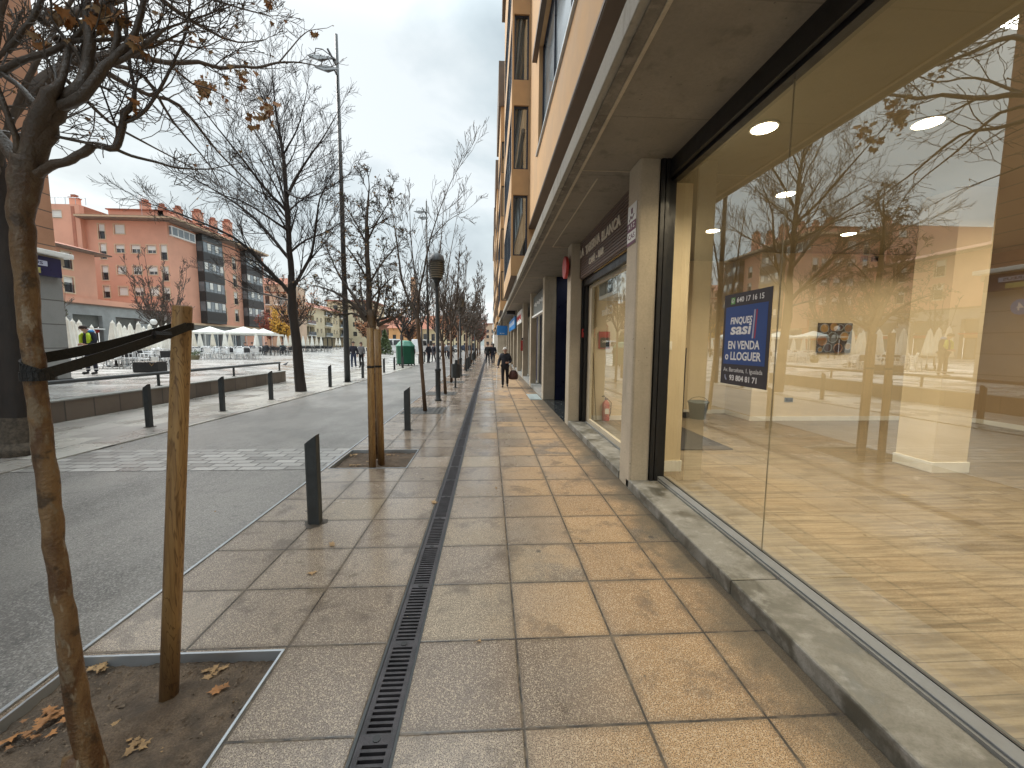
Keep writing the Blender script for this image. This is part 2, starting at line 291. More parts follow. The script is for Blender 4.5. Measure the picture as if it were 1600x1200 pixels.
def stakewood():
    t = T('pine_stake'); p = t.obj(); g = t.noise(t.map(p, (1, 1, 0.07)), 26, 5, 0.6, 1.2); w_ = t.noise(t.map(p, (1, 1, 0.16)), 9, 3, 0.5, 2.5)
    rings = t.math('FRACT', t.math('MULTIPLY', w_, 9.0)); rg_ = t.ss(t.math('ABSOLUTE', t.math('SUBTRACT', rings, 0.5)), 0.0, 0.16, 1, 0)
    c = t.mix(t.ss(g, 0.35, 0.65), (0.25, 0.14, 0.05), (0.40, 0.245, 0.095)); c = t.mix(t.math('MULTIPLY', rg_, 0.75), c, (0.10, 0.045, 0.014))
    kn = t.ss(t.vor(t.map(p, (1, 1, 0.45)), 5), 0.05, 0.14, 1, 0); c = t.mix(t.math('MULTIPLY', kn, 0.8), c, (0.09, 0.04, 0.013)); n = t.noise(t.map(p, (1, 1, 0.04)), 90, 4)
    c = t.mix(t.ss(n, 0.5, 0.8, 0, 0.4), c, (0.10, 0.055, 0.025)); z = t.xyz(p)[2]; c = t.mix(t.ss(z, 0.02, 0.5, 0.45, 0), c, (0.08, 0.04, 0.02))
    return t.fin(c, 0.5, t.bump(n, 0.3, 0.003))
M['stake'] = stakewood()

def glass_mat(name, ior=1.5, gain=2.0, tint=(1, 1, 1), add=0.0, rough=0.0):
    t = T(name); t.t.nodes.remove(t.b); g = t.n('ShaderNodeBsdfGlossy'); g.inputs['Roughness'].default_value = rough; g.inputs[0].default_value = (0.95, 1, 0.97, 1)
    tr = t.n('ShaderNodeBsdfTransparent'); tr.inputs[0].default_value = (*tint, 1); ge = t.n('ShaderNodeNewGeometry'); dt = t.n('ShaderNodeVectorMath', operation='DOT_PRODUCT'); t.L(ge.outputs['Incoming'], dt.inputs[0]); t.L(ge.outputs['Normal'], dt.inputs[1])
    f0 = ((ior - 1) / (ior + 1)) ** 2; fr_ = t.math('ADD', f0, t.math('MULTIPLY', 1 - f0, t.math('POWER', t.math('SUBTRACT', 1.0, t.math('ABSOLUTE', dt.outputs['Value'])), 5.0)))
    f = t.math('ADD', t.math('MULTIPLY', fr_, gain), add, clamp=True)
    m = t.n('ShaderNodeMixShader'); t.L(f, m.inputs[0]); t.L(tr.outputs[0], m.inputs[1]); t.L(g.outputs[0], m.inputs[2]); t.L(m.outputs[0], t.o.inputs[0]); return t.m
M['shopglass'] = glass_mat('shop_glass', 1.5, 1.8, (0.90, 0.90, 0.84), 0.20)
M['barglass'] = glass_mat('door_glass', 1.5, 1.8, (0.92, 0.93, 0.9), 0.02)
M['winglass'] = glass_mat('window_glass', 1.5, 2.0, (0.75, 0.8, 0.82), 0.22)
M['pane'] = pm('dark_window_pane', (0.03, 0.035, 0.04), 0.08, 0.3, 0.7, spec=1.0)
M['paneblue'] = pm('grey_window_pane', (0.14, 0.17, 0.19), 0.1, 0.3, 0.7, spec=1.0)
def emis(name, col, s_):
    t = T(name); t.b.inputs['Base Color'].default_value = (*col, 1); t.b.inputs['Emission Color'].default_value = (*col, 1); t.b.inputs['Emission Strength'].default_value = s_; return t.m
M['lampon'] = emis('downlight_lens', (1, 0.86, 0.62), 14)

# ------------------------------------------------------------------ mesh helpers
ORG = {}
class MB:
    def __init__(s): s.v = []; s.f = []
    def quad(s, a, b, c, d):
        i = len(s.v); s.v += [tuple(a), tuple(b), tuple(c), tuple(d)]; s.f.append((i, i + 1, i + 2, i + 3)); return s
    def poly(s, pts):
        i = len(s.v); s.v += [tuple(p) for p in pts]; s.f.append(tuple(range(i, i + len(pts)))); return s
    def box(s, x0, y0, z0, x1, y1, z1):
        i = len(s.v); s.v += [(x0, y0, z0), (x1, y0, z0), (x1, y1, z0), (x0, y1, z0), (x0, y0, z1), (x1, y0, z1), (x1, y1, z1), (x0, y1, z1)]
        s.f += [tuple(i + k for k in q) for q in ((0, 3, 2, 1), (4, 5, 6, 7), (0, 1, 5, 4), (1, 2, 6, 5), (2, 3, 7, 6), (3, 0, 4, 7))]; return s
    def fbox(s, F, a0, b0, c0, a1, b1, c1):   # box in a facade frame F=(origin,u,n): a along, b outward, c up
        o, u, n = F; i = len(s.v)
        for (a, b, c) in ((a0, b0, c0), (a1, b0, c0), (a1, b1, c0), (a0, b1, c0), (a0, b0, c1), (a1, b0, c1), (a1, b1, c1), (a0, b1, c1)):
            p = o + u * a + n * b; s.v.append((p.x, p.y, p.z + c))
        s.f += [tuple(i + k for k in q) for q in ((0, 3, 2, 1), (4, 5, 6, 7), (0, 1, 5, 4), (1, 2, 6, 5), (2, 3, 7, 6), (3, 0, 4, 7))]; return s
    def tube(s, pts, rad, n=8, cap=True, phase=0.0, squash=None):
        pts = [Vector(p) for p in pts]; m = len(pts)
        if isinstance(rad, (int, float)): rad = [rad] * m
        d = (pts[1] - pts[0]); d = d.normalized() if d.length > 1e-9 else Vector((0, 0, 1))
        ref = Vector((0, 0, 1)) if abs(d.z) < 0.9 else Vector((1, 0, 0))
        a = d.cross(ref).normalized(); base = len(s.v)
        for k in range(m):
            if k == 0: dd = pts[1] - pts[0]
            elif k == m - 1: dd = pts[k] - pts[k - 1]
            else: dd = pts[k + 1] - pts[k - 1]
            if dd.length < 1e-9: dd = d
            dd = dd.normalized(); a = (a - dd * a.dot(dd)); a = a.normalized() if a.length > 1e-6 else dd.orthogonal().normalized(); b = dd.cross(a); p = pts[k]; r = rad[k]
            for j in range(n):
                t = 2 * math.pi * j / n + phase; q = a * (math.cos(t) * r) + b * (math.sin(t) * r); s.v.append((p.x + q.x, p.y + q.y, p.z + q.z))
        for k in range(m - 1):
            for j in range(n):
                j2 = (j + 1) % n; s.f.append((base + k * n + j, base + k * n + j2, base + (k + 1) * n + j2, base + (k + 1) * n + j))
        if cap:
            s.f.append(tuple(base + j for j in reversed(range(n)))); s.f.append(tuple(base + (m - 1) * n + j for j in range(n)))
        return s
    def lathe(s, c, prof, n=20, fn=None):      # prof: (r, z)
        base = len(s.v); cx, cy, cz = c
        for k, (r, z) in enumerate(prof):
            for j in range(n):
                t = 2 * math.pi * j / n; rr = r * (fn(t, z, k) if fn else 1); s.v.append((cx + rr * math.cos(t), cy + rr * math.sin(t), cz + z))
        for k in range(len(prof) - 1):
            for j in range(n):
                j2 = (j + 1) % n; s.f.append((base + k * n + j, base + k * n + j2, base + (k + 1) * n + j2, base + (k + 1) * n + j))
        s.f.append(tuple(base + j for j in reversed(range(n)))); s.f.append(tuple(base + (len(prof) - 1) * n + j for j in range(n))); return s
    def build(s, name, m, parent=None, smooth=False, bevel=0.0, loc=None, bseg=2):
        og = ORG.get(parent.name, Vector((0, 0, 0))) if parent else (Vector(loc) if loc else Vector((0, 0, 0)))
        me = bpy.data.meshes.new(name); me.from_pydata([(a - og.x, b - og.y, c - og.z) for a, b, c in s.v], [], s.f); me.update()
        o = bpy.data.objects.new(name, me); C.objects.link(o)
        mats = m if isinstance(m, (list, tuple)) else [m]
        for q in mats: me.materials.append(M[q] if isinstance(q, str) else q)
        if smooth: me.polygons.foreach_set('use_smooth', [True] * len(me.polygons))
        if parent: o.parent = parent
        elif loc: o.location = loc
        ORG[o.name] = og
        if bevel:
            b = o.modifiers.new('bevel', 'BEVEL'); b.width = bevel; b.segments = bseg; b.limit_method = 'ANGLE'
        return o
def tag(o, label=None, cat=None, group=None, kind=None):
    if label: o['label'] = label
    if cat: o['category'] = cat
    if group: o['group'] = group
    if kind: o['kind'] = kind
    return o
def thing(name, label, cat, loc=(0, 0, 0), group=None):
    o = bpy.data.objects.new(name, None); o.empty_display_size = 0.2; C.objects.link(o); o.location = loc; ORG[o.name] = Vector(loc)
    return tag(o, label, cat, group)
KIDS = {}
def dup(root, loc, rz=0.0, label=None, group=None, scale=None):
    kids = {}
    for q in bpy.data.objects:
        if q.parent: kids.setdefault(q.parent.name, []).append(q)
    def cp(o, par):
        c = o.copy(); C.objects.link(c)
        if par: c.parent = par
        for k in kids.get(o.name, []): cp(k, c)
        return c
    r = cp(root, None); r.location = loc; r.rotation_euler = (0, 0, rz)
    if scale: r.scale = (scale,) * 3
    ORG[r.name] = Vector(loc)
    if label: r['label'] = label
    if group: r['group'] = group
    return r
def wall(F, W, Hh, ops, depth, name, m, parent, z0=0.0, back=False):
    """flat wall in frame F with real rectangular openings and reveals"""
    o, u, n = F; us = sorted({0, W, *[q for r in ops for q in (r[0], r[2])]}); vs = sorted({z0, Hh, *[q for r in ops for q in (r[1], r[3])]})
    mb = MB()
    def P(a, c, b=0.0):
        p = o + u * a + n * b; return (p.x, p.y, p.z + c)
    for i in range(len(us) - 1):
        for j in range(len(vs) - 1):
            cu, cv = (us[i] + us[i + 1]) / 2, (vs[j] + vs[j + 1]) / 2
            if any(r[0] < cu < r[2] and r[1] < cv < r[3] for r in ops): continue
            mb.quad(P(us[i], vs[j]), P(us[i + 1], vs[j]), P(us[i + 1], vs[j + 1]), P(us[i], vs[j + 1]))
    for (a, b, c, d) in ops:
        D = -depth
        mb.quad(P(a, b), P(a, b, D), P(a, d, D), P(a, d)); mb.quad(P(c, b), P(c, d), P(c, d, D), P(c, b, D))
        mb.quad(P(a, b), P(c, b), P(c, b, D), P(a, b, D)); mb.quad(P(a, d), P(a, d, D), P(c, d, D), P(c, d))
    return mb.build(name, m, parent)
def window(F, r, parent, depth=0.2, frame='surround', pane='pane', blind=0.0, rail=False, mull=1, fm='white', sur=0.06, name='window', glassmat=None):
    a, b, c, d = r; mb = MB(); t = 0.05; D = -depth
    if sur:
        s_ = sur; mb.fbox(F, a - s_, 0.002, b - s_, a, 0.03, d + s_); mb.fbox(F, c, 0.002, b - s_, c + s_, 0.03, d + s_); mb.fbox(F, a, 0.002, d, c, 0.03, d + s_); mb.fbox(F, a, 0.002, b - s_, c, 0.05, b)
    w = mb.build(name, frame, parent) if sur else None
    mb = MB(); mb.fbox(F, a, D, b, a + t, D + 0.06, d); mb.fbox(F, c - t, D, b, c, D + 0.06, d); mb.fbox(F, a + t, D, d - t, c - t, D + 0.06, d); mb.fbox(F, a + t, D, b, c - t, D + 0.06, b + t)
    for k in range(1, mull + 1):
        q = a + (c - a) * k / (mull + 1); mb.fbox(F, q - t / 2, D + 0.001, b + t, q + t / 2, D + 0.055, d - t)
    fr = mb.build('frame' if w else name, fm, w or parent); host = w or fr
    o, u, n = F
    def P(x, z, y): p = o + u * x + n * y; return (p.x, p.y, p.z + z)
    MB().quad(P(a, b, D + 0.02), P(c, b, D + 0.02), P(c, d, D + 0.02), P(a, d, D + 0.02)).build('pane', pane, host)
    if blind > 0:
        MB().fbox(F, a + 0.01, D + 0.07, d - (d - b) * blind, c - 0.01, D + 0.10, d - 0.005).build('blind', 'blind', host)
    if rail:
        mb = MB(); top = b + min(1.0, (d - b) * 0.52); mb.fbox(F, a, 0.0, top - 0.04, c, 0.035, top); mb.fbox(F, a, 0.0, b + 0.04, c, 0.035, b + 0.08)
        k = a + 0.06
        while k < c - 0.03: mb.fbox(F, k, 0.008, b + 0.08, k + 0.02, 0.027, top - 0.04); k += 0.09
        mb.build('railing', 'rail', host)
    return host
def text_obj(s_, size, m, parent, loc, right, up, extrude=0.002, bold=0.0, align='CENTER', name='lettering', width=None, shear=0.0):
    cu = bpy.data.curves.new('txt', 'FONT'); cu.body = s_; cu.size = size; cu.extrude = extrude; cu.offset = bold; cu.align_x = align; cu.align_y = 'CENTER'; cu.shear = shear; cu.resolution_u = 3
    tmp = bpy.data.objects.new('tmp', cu); C.objects.link(tmp); bpy.context.view_layer.update()
    me = bpy.data.meshes.new_from_object(tmp.evaluated_get(bpy.context.evaluated_depsgraph_get())); bpy.data.objects.remove(tmp); bpy.data.curves.remove(cu)
    if width:
        xs = [v.co.x for v in me.vertices]; k = width / max(1e-6, max(xs) - min(xs))
        for v in me.vertices: v.co.x *= k
    right = Vector(right).normalized(); up = Vector(up).normalized(); nn = right.cross(up); og = ORG.get(parent.name, Vector((0, 0, 0))); L = Vector(loc)
    for v in me.vertices: v.co = L + right * v.co.x + up * v.co.y + nn * v.co.z - og
    me.materials.clear(); me.materials.append(M[m]); o = bpy.data.objects.new(name, me); C.objects.link(o); o.parent = parent; ORG[o.name] = og
    return o
X_, Y_, Z_ = Vector((1, 0, 0)), Vector((0, 1, 0)), Vector((0, 0, 1))
#SECTIONS
# ------------------------------------------------------------------ ground, road, pavement
def plate(mb, x0, x1, y0, y1, holes, z, depth=0.06):
    xs = sorted({x0, x1, *[q for h in holes for q in (h[0], h[1])]}); ys = sorted({y0, y1, *[q for h in holes for q in (h[2], h[3])]})
    for i in range(len(xs) - 1):
        for j in range(len(ys) - 1):
            cx_, cy_ = (xs[i] + xs[i + 1]) / 2, (ys[j] + ys[j + 1]) / 2
            if any(h[0] < cx_ < h[1] and h[2] < cy_ < h[3] for h in holes): continue
            mb.quad((xs[i], ys[j], z), (xs[i + 1], ys[j], z), (xs[i + 1], ys[j + 1], z), (xs[i], ys[j + 1], z))
    for (a, b, c, d) in holes:
        q = z - depth
        mb.quad((a, c, z), (a, c, q), (a, d, q), (a, d, z)); mb.quad((b, c, z), (b, d, z), (b, d, q), (b, c, q)); mb.quad((a, c, z), (b, c, z), (b, c, q), (a, c, q)); mb.quad((a, d, z), (a, d, q), (b, d, q), (b, d, z))
    return mb
PITS = [(-2.13, -1.10, 0.62, 2.09), (-2.13, -1.10, 5.31, 6.25)]
tag(MB().quad((-900, -900, -0.12), (900, -900, -0.12), (900, 900, -0.12), (-900, 900, -0.12)).build('ground', 'asphalt'), kind='structure')
tag(plate(plate(MB(), -2.17, -0.56, -4, 125, PITS, 0), -0.38, 2.06, -4, 125, [], 0).build('pavement', 'tiles'), kind='structure')
# far kerb line is slightly skew to the street
FK = [(-6.9, -6), (-6.08, 5.2), (-5.80, 10), (-5.62, 16), (-5.52, 24), (-5.5, 125)]
mb = MB()
for (a, b), (c, d) in zip(FK[:-1], FK[1:]):
    mb.quad((a, b, -0.008), (-2.19, b, -0.008), (-2.19, d, -0.008), (c, d, -0.008))
tag(mb.build('road', 'asphalt'), kind='structure')
def fkx(y):
    for (a, b), (c, d) in zip(FK[:-1], FK[1:]):
        if b <= y <= d: return a + (c - a) * (y - b) / (d - b)
    return FK[-1][0]
tag(MB().quad((fkx(5.31) - 0.5, 5.31, -0.004), (-2.19, 5.31, -0.004), (-2.19, 6.38, -0.004), (fkx(6.38) - 0.5, 6.38, -0.004)).build('cobbled_band', 'cobble'), kind='structure')
tag(MB().box(-2.19, -4, -0.07, -2.17, 125, 0.004).build('kerb_edging', 'alu'), kind='structure')
mb = MB()
for (a, b), (c, d) in zip(FK[:-1], FK[1:]):
    mb.quad((-8.72, b, 0.012), (a, b, 0.012), (c, d, 0.012), (-8.72, d, 0.012)); mb.quad((a, b, 0.012), (a, b, -0.05), (c, d, -0.05), (c, d, 0.012))
tag(mb.build('kerbside_paving', 'strip'), kind='structure')
# plaza: a raised slab behind the low wall, easing down to street level further on
mb = MB(); mb.quad((-140, -12, 0.45), (-8.72, -12, 0.45), (-8.72, 17.7, 0.45), (-140, 17.7, 0.45))
def pz(x): 
    t = max(0, min(1, (-8.72 - x) / 6.5)); return 0.012 + (0.45 - 0.012) * t * t * (3 - 2 * t)
xs = [-140, -60, -30, -15.22, -14, -12.8, -11.6, -10.6, -9.7, -8.72]
for i in range(len(xs) - 1):
    mb.quad((xs[i], 17.7, pz(xs[i])), (xs[i + 1], 17.7, pz(xs[i + 1])), (xs[i + 1], 150, pz(xs[i + 1])), (xs[i], 150, pz(xs[i])))
    mb.quad((xs[i], 17.7, 0.45), (xs[i + 1], 17.7, 0.45), (xs[i + 1], 17.7, pz(xs[i + 1]) - 0.001), (xs[i], 17.7, pz(xs[i]) - 0.001))
tag(mb.build('plaza', 'plaza'), kind='structure')
# soil in the two open pits
def soil(x0, x1, y0, y1, bumps):
    mb = MB(); nx, ny = 44, int(44 * (y1 - y0) / (x1 - x0)); b0 = 0
    for j in range(ny + 1):
        for i in range(nx + 1):
            x = x0 + (x1 - x0) * i / nx; y = y0 + (y1 - y0) * j / ny
            z = -0.048 + 0.012 * noise.noise(Vector((x * 5, y * 5, 0))) + 0.016 * noise.noise(Vector((x * 19, y * 19, 3))) + 0.010 * noise.noise(Vector((x * 55, y * 55, 3)))
            for (bx, by, h, r) in bumps: z += h * math.exp(-((x - bx) ** 2 + (y - by) ** 2) / r ** 2)
            mb.v.append((x, y, z))
    for j in range(ny):
        for i in range(nx): a = j * (nx + 1) + i; mb.f.append((a, a + 1, a + nx + 2, a + nx + 1))
    return tag(mb.build('soil', 'soil', smooth=True), kind='structure')
soil(-2.13, -1.10, 0.62, 2.09, [(-1.5, 1.4, 0.03, 0.3), (-1.5, 1.85, 0.02, 0.15)])
soil(-2.13, -1.10, 5.31, 6.25, [(-1.55, 5.9, 0.02, 0.3)])
for (a, b, c, d) in PITS:
    e = 0.012; mb = MB(); mb.box(a, d - e, -0.06, b, d, 0.006).box(b - e, c, -0.06, b, d - e, 0.006).box(a, c, -0.06, b - e, c + e, 0.006).box(a, c + e, -0.06, a + e, d - e, 0.006)
    tag(mb.build('pit_edging', 'alu'), 'thin metal edging round the ' + ('nearest tree pit' if c < 2 else 'tree pit holding two wooden stakes'), 'edging', 'metal tree pit edgings')
# gravel crumbs on the soil
mb = MB()
for k in range(3800):
    if k < 2900: x, y = rnd.uniform(-2.1, -1.13), rnd.uniform(0.95, 2.06)
    else: x, y = rnd.uniform(-2.1, -1.13), rnd.uniform(5.34, 6.22)
    s_ = rnd.choice((0.003, 0.004, 0.005, 0.007, 0.011)); z = -0.043 + rnd.uniform(-0.004, 0.012); q = [Vector((rnd.uniform(-1, 1), rnd.uniform(-1, 1), rnd.uniform(-0.6, 0.8))) * s_ for _ in range(4)]
    i = len(mb.v); mb.v += [(x + a.x, y + a.y, z + a.z) for a in q]; mb.f += [(i, i + 1, i + 2), (i, i + 2, i + 3), (i, i + 3, i + 1), (i + 1, i + 3, i + 2)]
tag(mb.build('gravel', pm('soil_crumbs', (0.16, 0.12, 0.085), 0.9, 0.5, 60)), kind='stuff')

# slotted drainage channel
dr = thing('drain_channel', 'long cast iron slotted drainage channel running down the middle of the pavement', 'drain', (-0.47, 0, 0))
mb = MB(); mb.box(-0.56, -1, -0.09, -0.548, 120, 0.003).box(-0.392, -1, -0.09, -0.38, 120, 0.003).quad((-0.55, -1, -0.085), (-0.39, -1, -0.085), (-0.39, 120, -0.085), (-0.55, 120, -0.085)); mb.build('frame', 'steel_dark', dr)
mb = MB(); mb.box(-0.546, -1, -0.02, -0.522, 120, -0.001).box(-0.418, -1, -0.02, -0.394, 120, -0.001)
y = 1.0; k = 0
while y < 60:
    wd = 0.0135 if k % 17 else 0.05
    mb.box(-0.523, y, -0.02, -0.417, y + wd, -0.0018); y += 0.030 if k % 17 else 0.062; k += 1
mb.box(-0.523, 60, -0.02, -0.417, 120, -0.0018)
mb.build('grate', pm('cast_iron', (0.060, 0.056, 0.062), 0.45, 0.4, 12, 0.4, 160, 0.3), dr)
y = 1.0
for k in range(20):
    MB().lathe((-0.47, 1.025 + k * 0.542, 0), [(0.018, -0.004), (0.017, 0.0012), (0.008, 0.0012)], 10).build('bolt', 'steel_black', dr)

# ------------------------------------------------------------------ apartment building with the shops (right)
ab = thing('apartment_building', 'long tan apartment block over a concrete shop arcade along the right of the street', 'building', (1.6, 4.0, 0))
PY = [-3.1, 0, 4.42, 8.06, 11.95, 15.8, 19.5, 23.3, 27.1, 30.9, 34.7, 38.5, 42.3, 46.1, 49.9, 53.7, 57.5, 61.3, 65.1, 68.9, 72.7, 76.5, 80.3]
PW = 0.36
for k, y in enumerate(PY):
    if y == 0: continue
    w_ = 0.30 if y > 12 else PW
    MB().box(1.60, y, -0.01, 1.96 if 11 < y < 12.5 else 1.83, y + w_, 3.655).build('pillar', 'pillar', ab, bevel=0.025)
END = 83.0
MB().box(0.87, -6, 3.65, 1.62, END, 3.85).build('canopy', 'slabedge', ab, bevel=0.008)
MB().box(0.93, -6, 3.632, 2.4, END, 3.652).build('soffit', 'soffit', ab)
mb = MB(); mb.box(1.02, -6, 3.622, 1.05, END, 3.634)
mb.box(1.27, 4.95, 3.618, 1.285, 8.35, 3.633).box(1.285, 8.35, 3.618, 1.60, 8.362, 3.633)
for y in (4.75, 12.2, 19.9, 27.5, 35, 43): mb.box(1.05, y, 3.626, 1.9, y + 0.012, 3.636)
mb.build('soffit_joint', 'pillar', ab)
MB().box(1.3, -6, 3.83, 1.9, END, 3.86).build('canopy_top', 'soffit', ab)
# upper storeys: recessed stretches at x=1.25, projecting bays at x=0.68
RX, BX = 1.25, 0.68
def vwall_x(x, y0, y1, z0, z1, ops, nm='wall', m='tan'):       # faces -X ; a runs along +Y
    F = (Vector((x, y0, 0)), Y_, -X_); wall(F, y1 - y0, z1, ops, 0.22, nm, m, ab, z0); return F
# near stretch
ops = [(7.6 - 4, 6.62, 10.9 + 6 - 0.1 - 4 - 0.2 - 0.0, 9.2)]
F = vwall_x(RX, -6, 13.3, 5.35, 19, [(4.0, 6.62, 17.0, 9.2), (4.0, 10.6, 17.0, 13.0), (4.0, 14.3, 17.0, 16.6)])
for z0, z1 in ((6.62, 9.2), (10.6, 13.0), (14.3, 16.6)):
    window(F, (4.0, z0, 17.0, z1), ab, 0.16, sur=0, mull=6, fm='navy', pane='paneblue')
    MB().fbox(F, 3.9, 0.0, z0 - 0.05, 17.1, 0.05, z0 + 0.0).build('window_sill', 'alu', ab)
    MB().fbox(F, 3.9, 0.0, z1, 17.6, 0.12, z1 + 0.14).build('lintel', 'brownfascia', ab)
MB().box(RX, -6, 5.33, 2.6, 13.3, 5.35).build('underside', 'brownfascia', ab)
MB().box(RX - 0.012, -6, 5.35, RX, 13.3, 5.40).build('drip_edge', 'brownfascia', ab)
MB().quad((2.0, -6, 3.86), (2.0, 13.3, 3.86), (2.0, 13.3, 5.33), (2.0, -6, 5.33)).build('wall', 'tan', ab)
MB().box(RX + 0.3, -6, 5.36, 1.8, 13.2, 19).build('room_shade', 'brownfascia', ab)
ZW = [(4.5, 6.38), (7.16, 9.06), (9.8, 11.68), (12.45, 14.35)]
def bay(y0, y1, first):
    F = (Vector((BX, y0, 0)), X_, -Y_); W = RX - BX + 0.25
    ops = [(0.06, a, 0.52, b) for a, b in ZW]
    wall(F, W, 16.4, ops, 0.18, 'wall', 'tan', ab, 3.87)
    for a, b in ZW:
        window(F, (0.06, a, 0.52, b), ab, 0.12, sur=0, mull=0, fm='navy', pane='winglass' if first else 'pane', name='window')
        if first:
            mb = MB(); n_ = 26; base = 0
            for i in range(n_):
                u0, u1 = 0.09 + 0.30 * i / n_, 0.09 + 0.30 * (i + 1) / n_; f_ = lambda q: y0 + 0.20 + 0.018 * math.sin(q * 95) + 0.01 * math.sin(q * 41)
                top = b - 0.05; mb.quad((BX + u0, f_(u0), a + 0.04), (BX + u1, f_(u1), a + 0.04), (BX + u1, f_(u1), top), (BX + u0, f_(u0), top))
            mb.build('curtain', pm('curtain_cloth', (0.34, 0.32, 0.30), 0.9, 0.1, 3), ab, smooth=True)
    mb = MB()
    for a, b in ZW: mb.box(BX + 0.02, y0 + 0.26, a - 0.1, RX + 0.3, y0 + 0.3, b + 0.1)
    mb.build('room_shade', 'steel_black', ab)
    L = y1 - y0; F = (Vector((BX, y0, 0)), Y_, -X_)
    wall(F, L, 16.4, [(0.12, a, L - 0.4, b) for a, b in ZW], 0.1, 'wall', 'tan', ab, 3.87)
    for a, b in ZW: window(F, (0.12, a, L - 0.4, b), ab, 0.06, sur=0, mull=4, fm='navy', pane='paneblue')
    MB().quad((BX, y1, 3.87), (RX + 0.3, y1, 3.87), (RX + 0.3, y1, 19), (BX, y1, 19)).build('wall', 'tan', ab)
    MB().box(BX - 0.14, y0 - 0.1, 16.4, RX + 0.3, y1 + 0.1, 19).build('attic_storey', 'brownfascia', ab)
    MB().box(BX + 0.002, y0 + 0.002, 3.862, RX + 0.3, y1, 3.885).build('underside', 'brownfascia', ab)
def recess(y0, y1):
    L = y1 - y0; zs = [(a + 0.02, b) for a, b in ZW]
    F = vwall_x(RX, y0, y1, 3.87, 19, [(0.4, a, L - 0.4, b) for a, b in zs])
    for a, b in zs: window(F, (0.4, a, L - 0.4, b), ab, 0.16, sur=0, mull=4, fm='navy', pane='paneblue')
y = 13.3; k = 0
while y < END - 7:
    bay(y, y + 6.7, k < 2); recess(y + 6.7, y + 13.4); y += 13.4; k += 1
MB().box(RX + 0.31, -6, 18.9, 12, y, 19.1).build('roof', 'roofbrown', ab)
MB().box(1.8, END, 0, 12, END + 0.2, 19).build('wall', 'tan', ab)

# ------------------------------------------------------------------ the lit empty shop
GX = 2.03
RY0, RY1, RX1, CZ = -3.0, 7.92, 9.95, 3.5
shop = [('shop_floor', 'laminate', MB().quad((GX, RY0, 0.12), (RX1, RY0, 0.12), (RX1, RY1 + 1.0, 0.12), (GX, RY1 + 1.0, 0.12))),
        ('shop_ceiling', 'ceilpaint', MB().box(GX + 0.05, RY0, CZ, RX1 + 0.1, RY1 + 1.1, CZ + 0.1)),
        ('shop_wall', 'cream', MB().box(5.36, RY1, 0.12, RX1 + 0.1, RY1 + 0.12, CZ).box(3.9, RY1 + 0.9, 0.12, 5.36, RY1 + 1.0, CZ).box(5.36, RY1 + 0.12, 0.12, 5.46, RY1 + 0.9, CZ)),
        ('shop_wall', 'cream', MB().box(2.06, RY1 + 0.15, 0.12, 3.9, RY1 + 0.25, CZ).box(3.9, RY1 + 0.25, 0.12, 3.98, RY1 + 0.9, CZ)),
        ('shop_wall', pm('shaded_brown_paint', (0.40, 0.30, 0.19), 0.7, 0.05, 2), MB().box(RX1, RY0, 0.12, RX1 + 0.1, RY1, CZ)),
        ('shop_wall', 'cream', MB().box(GX, RY0 - 0.1, 0.12, RX1, RY0, CZ)),
        ('skirting', 'white', MB().box(5.34, RY1 - 0.015, 0.12, RX1, RY1 - 0.001, 0.21).box(RX1 - 0.015, RY0, 0.12, RX1 - 0.001, RY1 - 0.015, 0.21).box(3.98, RY1 + 0.885, 0.12, 5.36, RY1 + 0.899, 0.21).box(2.06, RY1 + 0.135, 0.12, 3.9, RY1 + 0.149, 0.21).box(5.345, RY1, 0.12, 5.359, RY1 + 0.885, 0.21))]
for nm, m, mb in shop: mb.build(nm, m, ab)
MB().box(5.42, 4.53, 0.12, 5.87, 4.98, CZ).build('column', 'cream', ab)
MB().box(5.40, 4.51, 0.12, 5.89, 5.00, 0.25).build('column_base', 'white', ab, bevel=0.004)
MB().box(2.06, 4.70, 0.12, 2.33, 5.02, CZ).build('column', 'cream', ab); MB().box(2.06, 4.685, 0.12, 2.345, 5.035, 0.25).build('column_base', 'white', ab)
MB().box(2.10, 4.66, 1.60, 2.15, 4.70, 1.70).build('wall_sensor', 'white', ab, bevel=0.008)
# step along the front
MB().box(1.84, 4.535, 0.0, 2.055, 4.75, 3.63).build('wall', 'pillar', ab)
def step(y0, y1):
    MB().box(1.60, y0, -0.005, 1.93, y1, 0.105).build('step', 'sill', ab, bevel=0.012)
    MB().box(1.93, y0, 0.0, GX + 0.05, y1, 0.118).build('step', 'coping', ab)
for a, b in ((-3.0, -1.1), (-1.096, 0.7), (0.704, 2.45), (2.454, 4.53), (4.785, 6.4), (6.404, 8.055)): step(a, b)
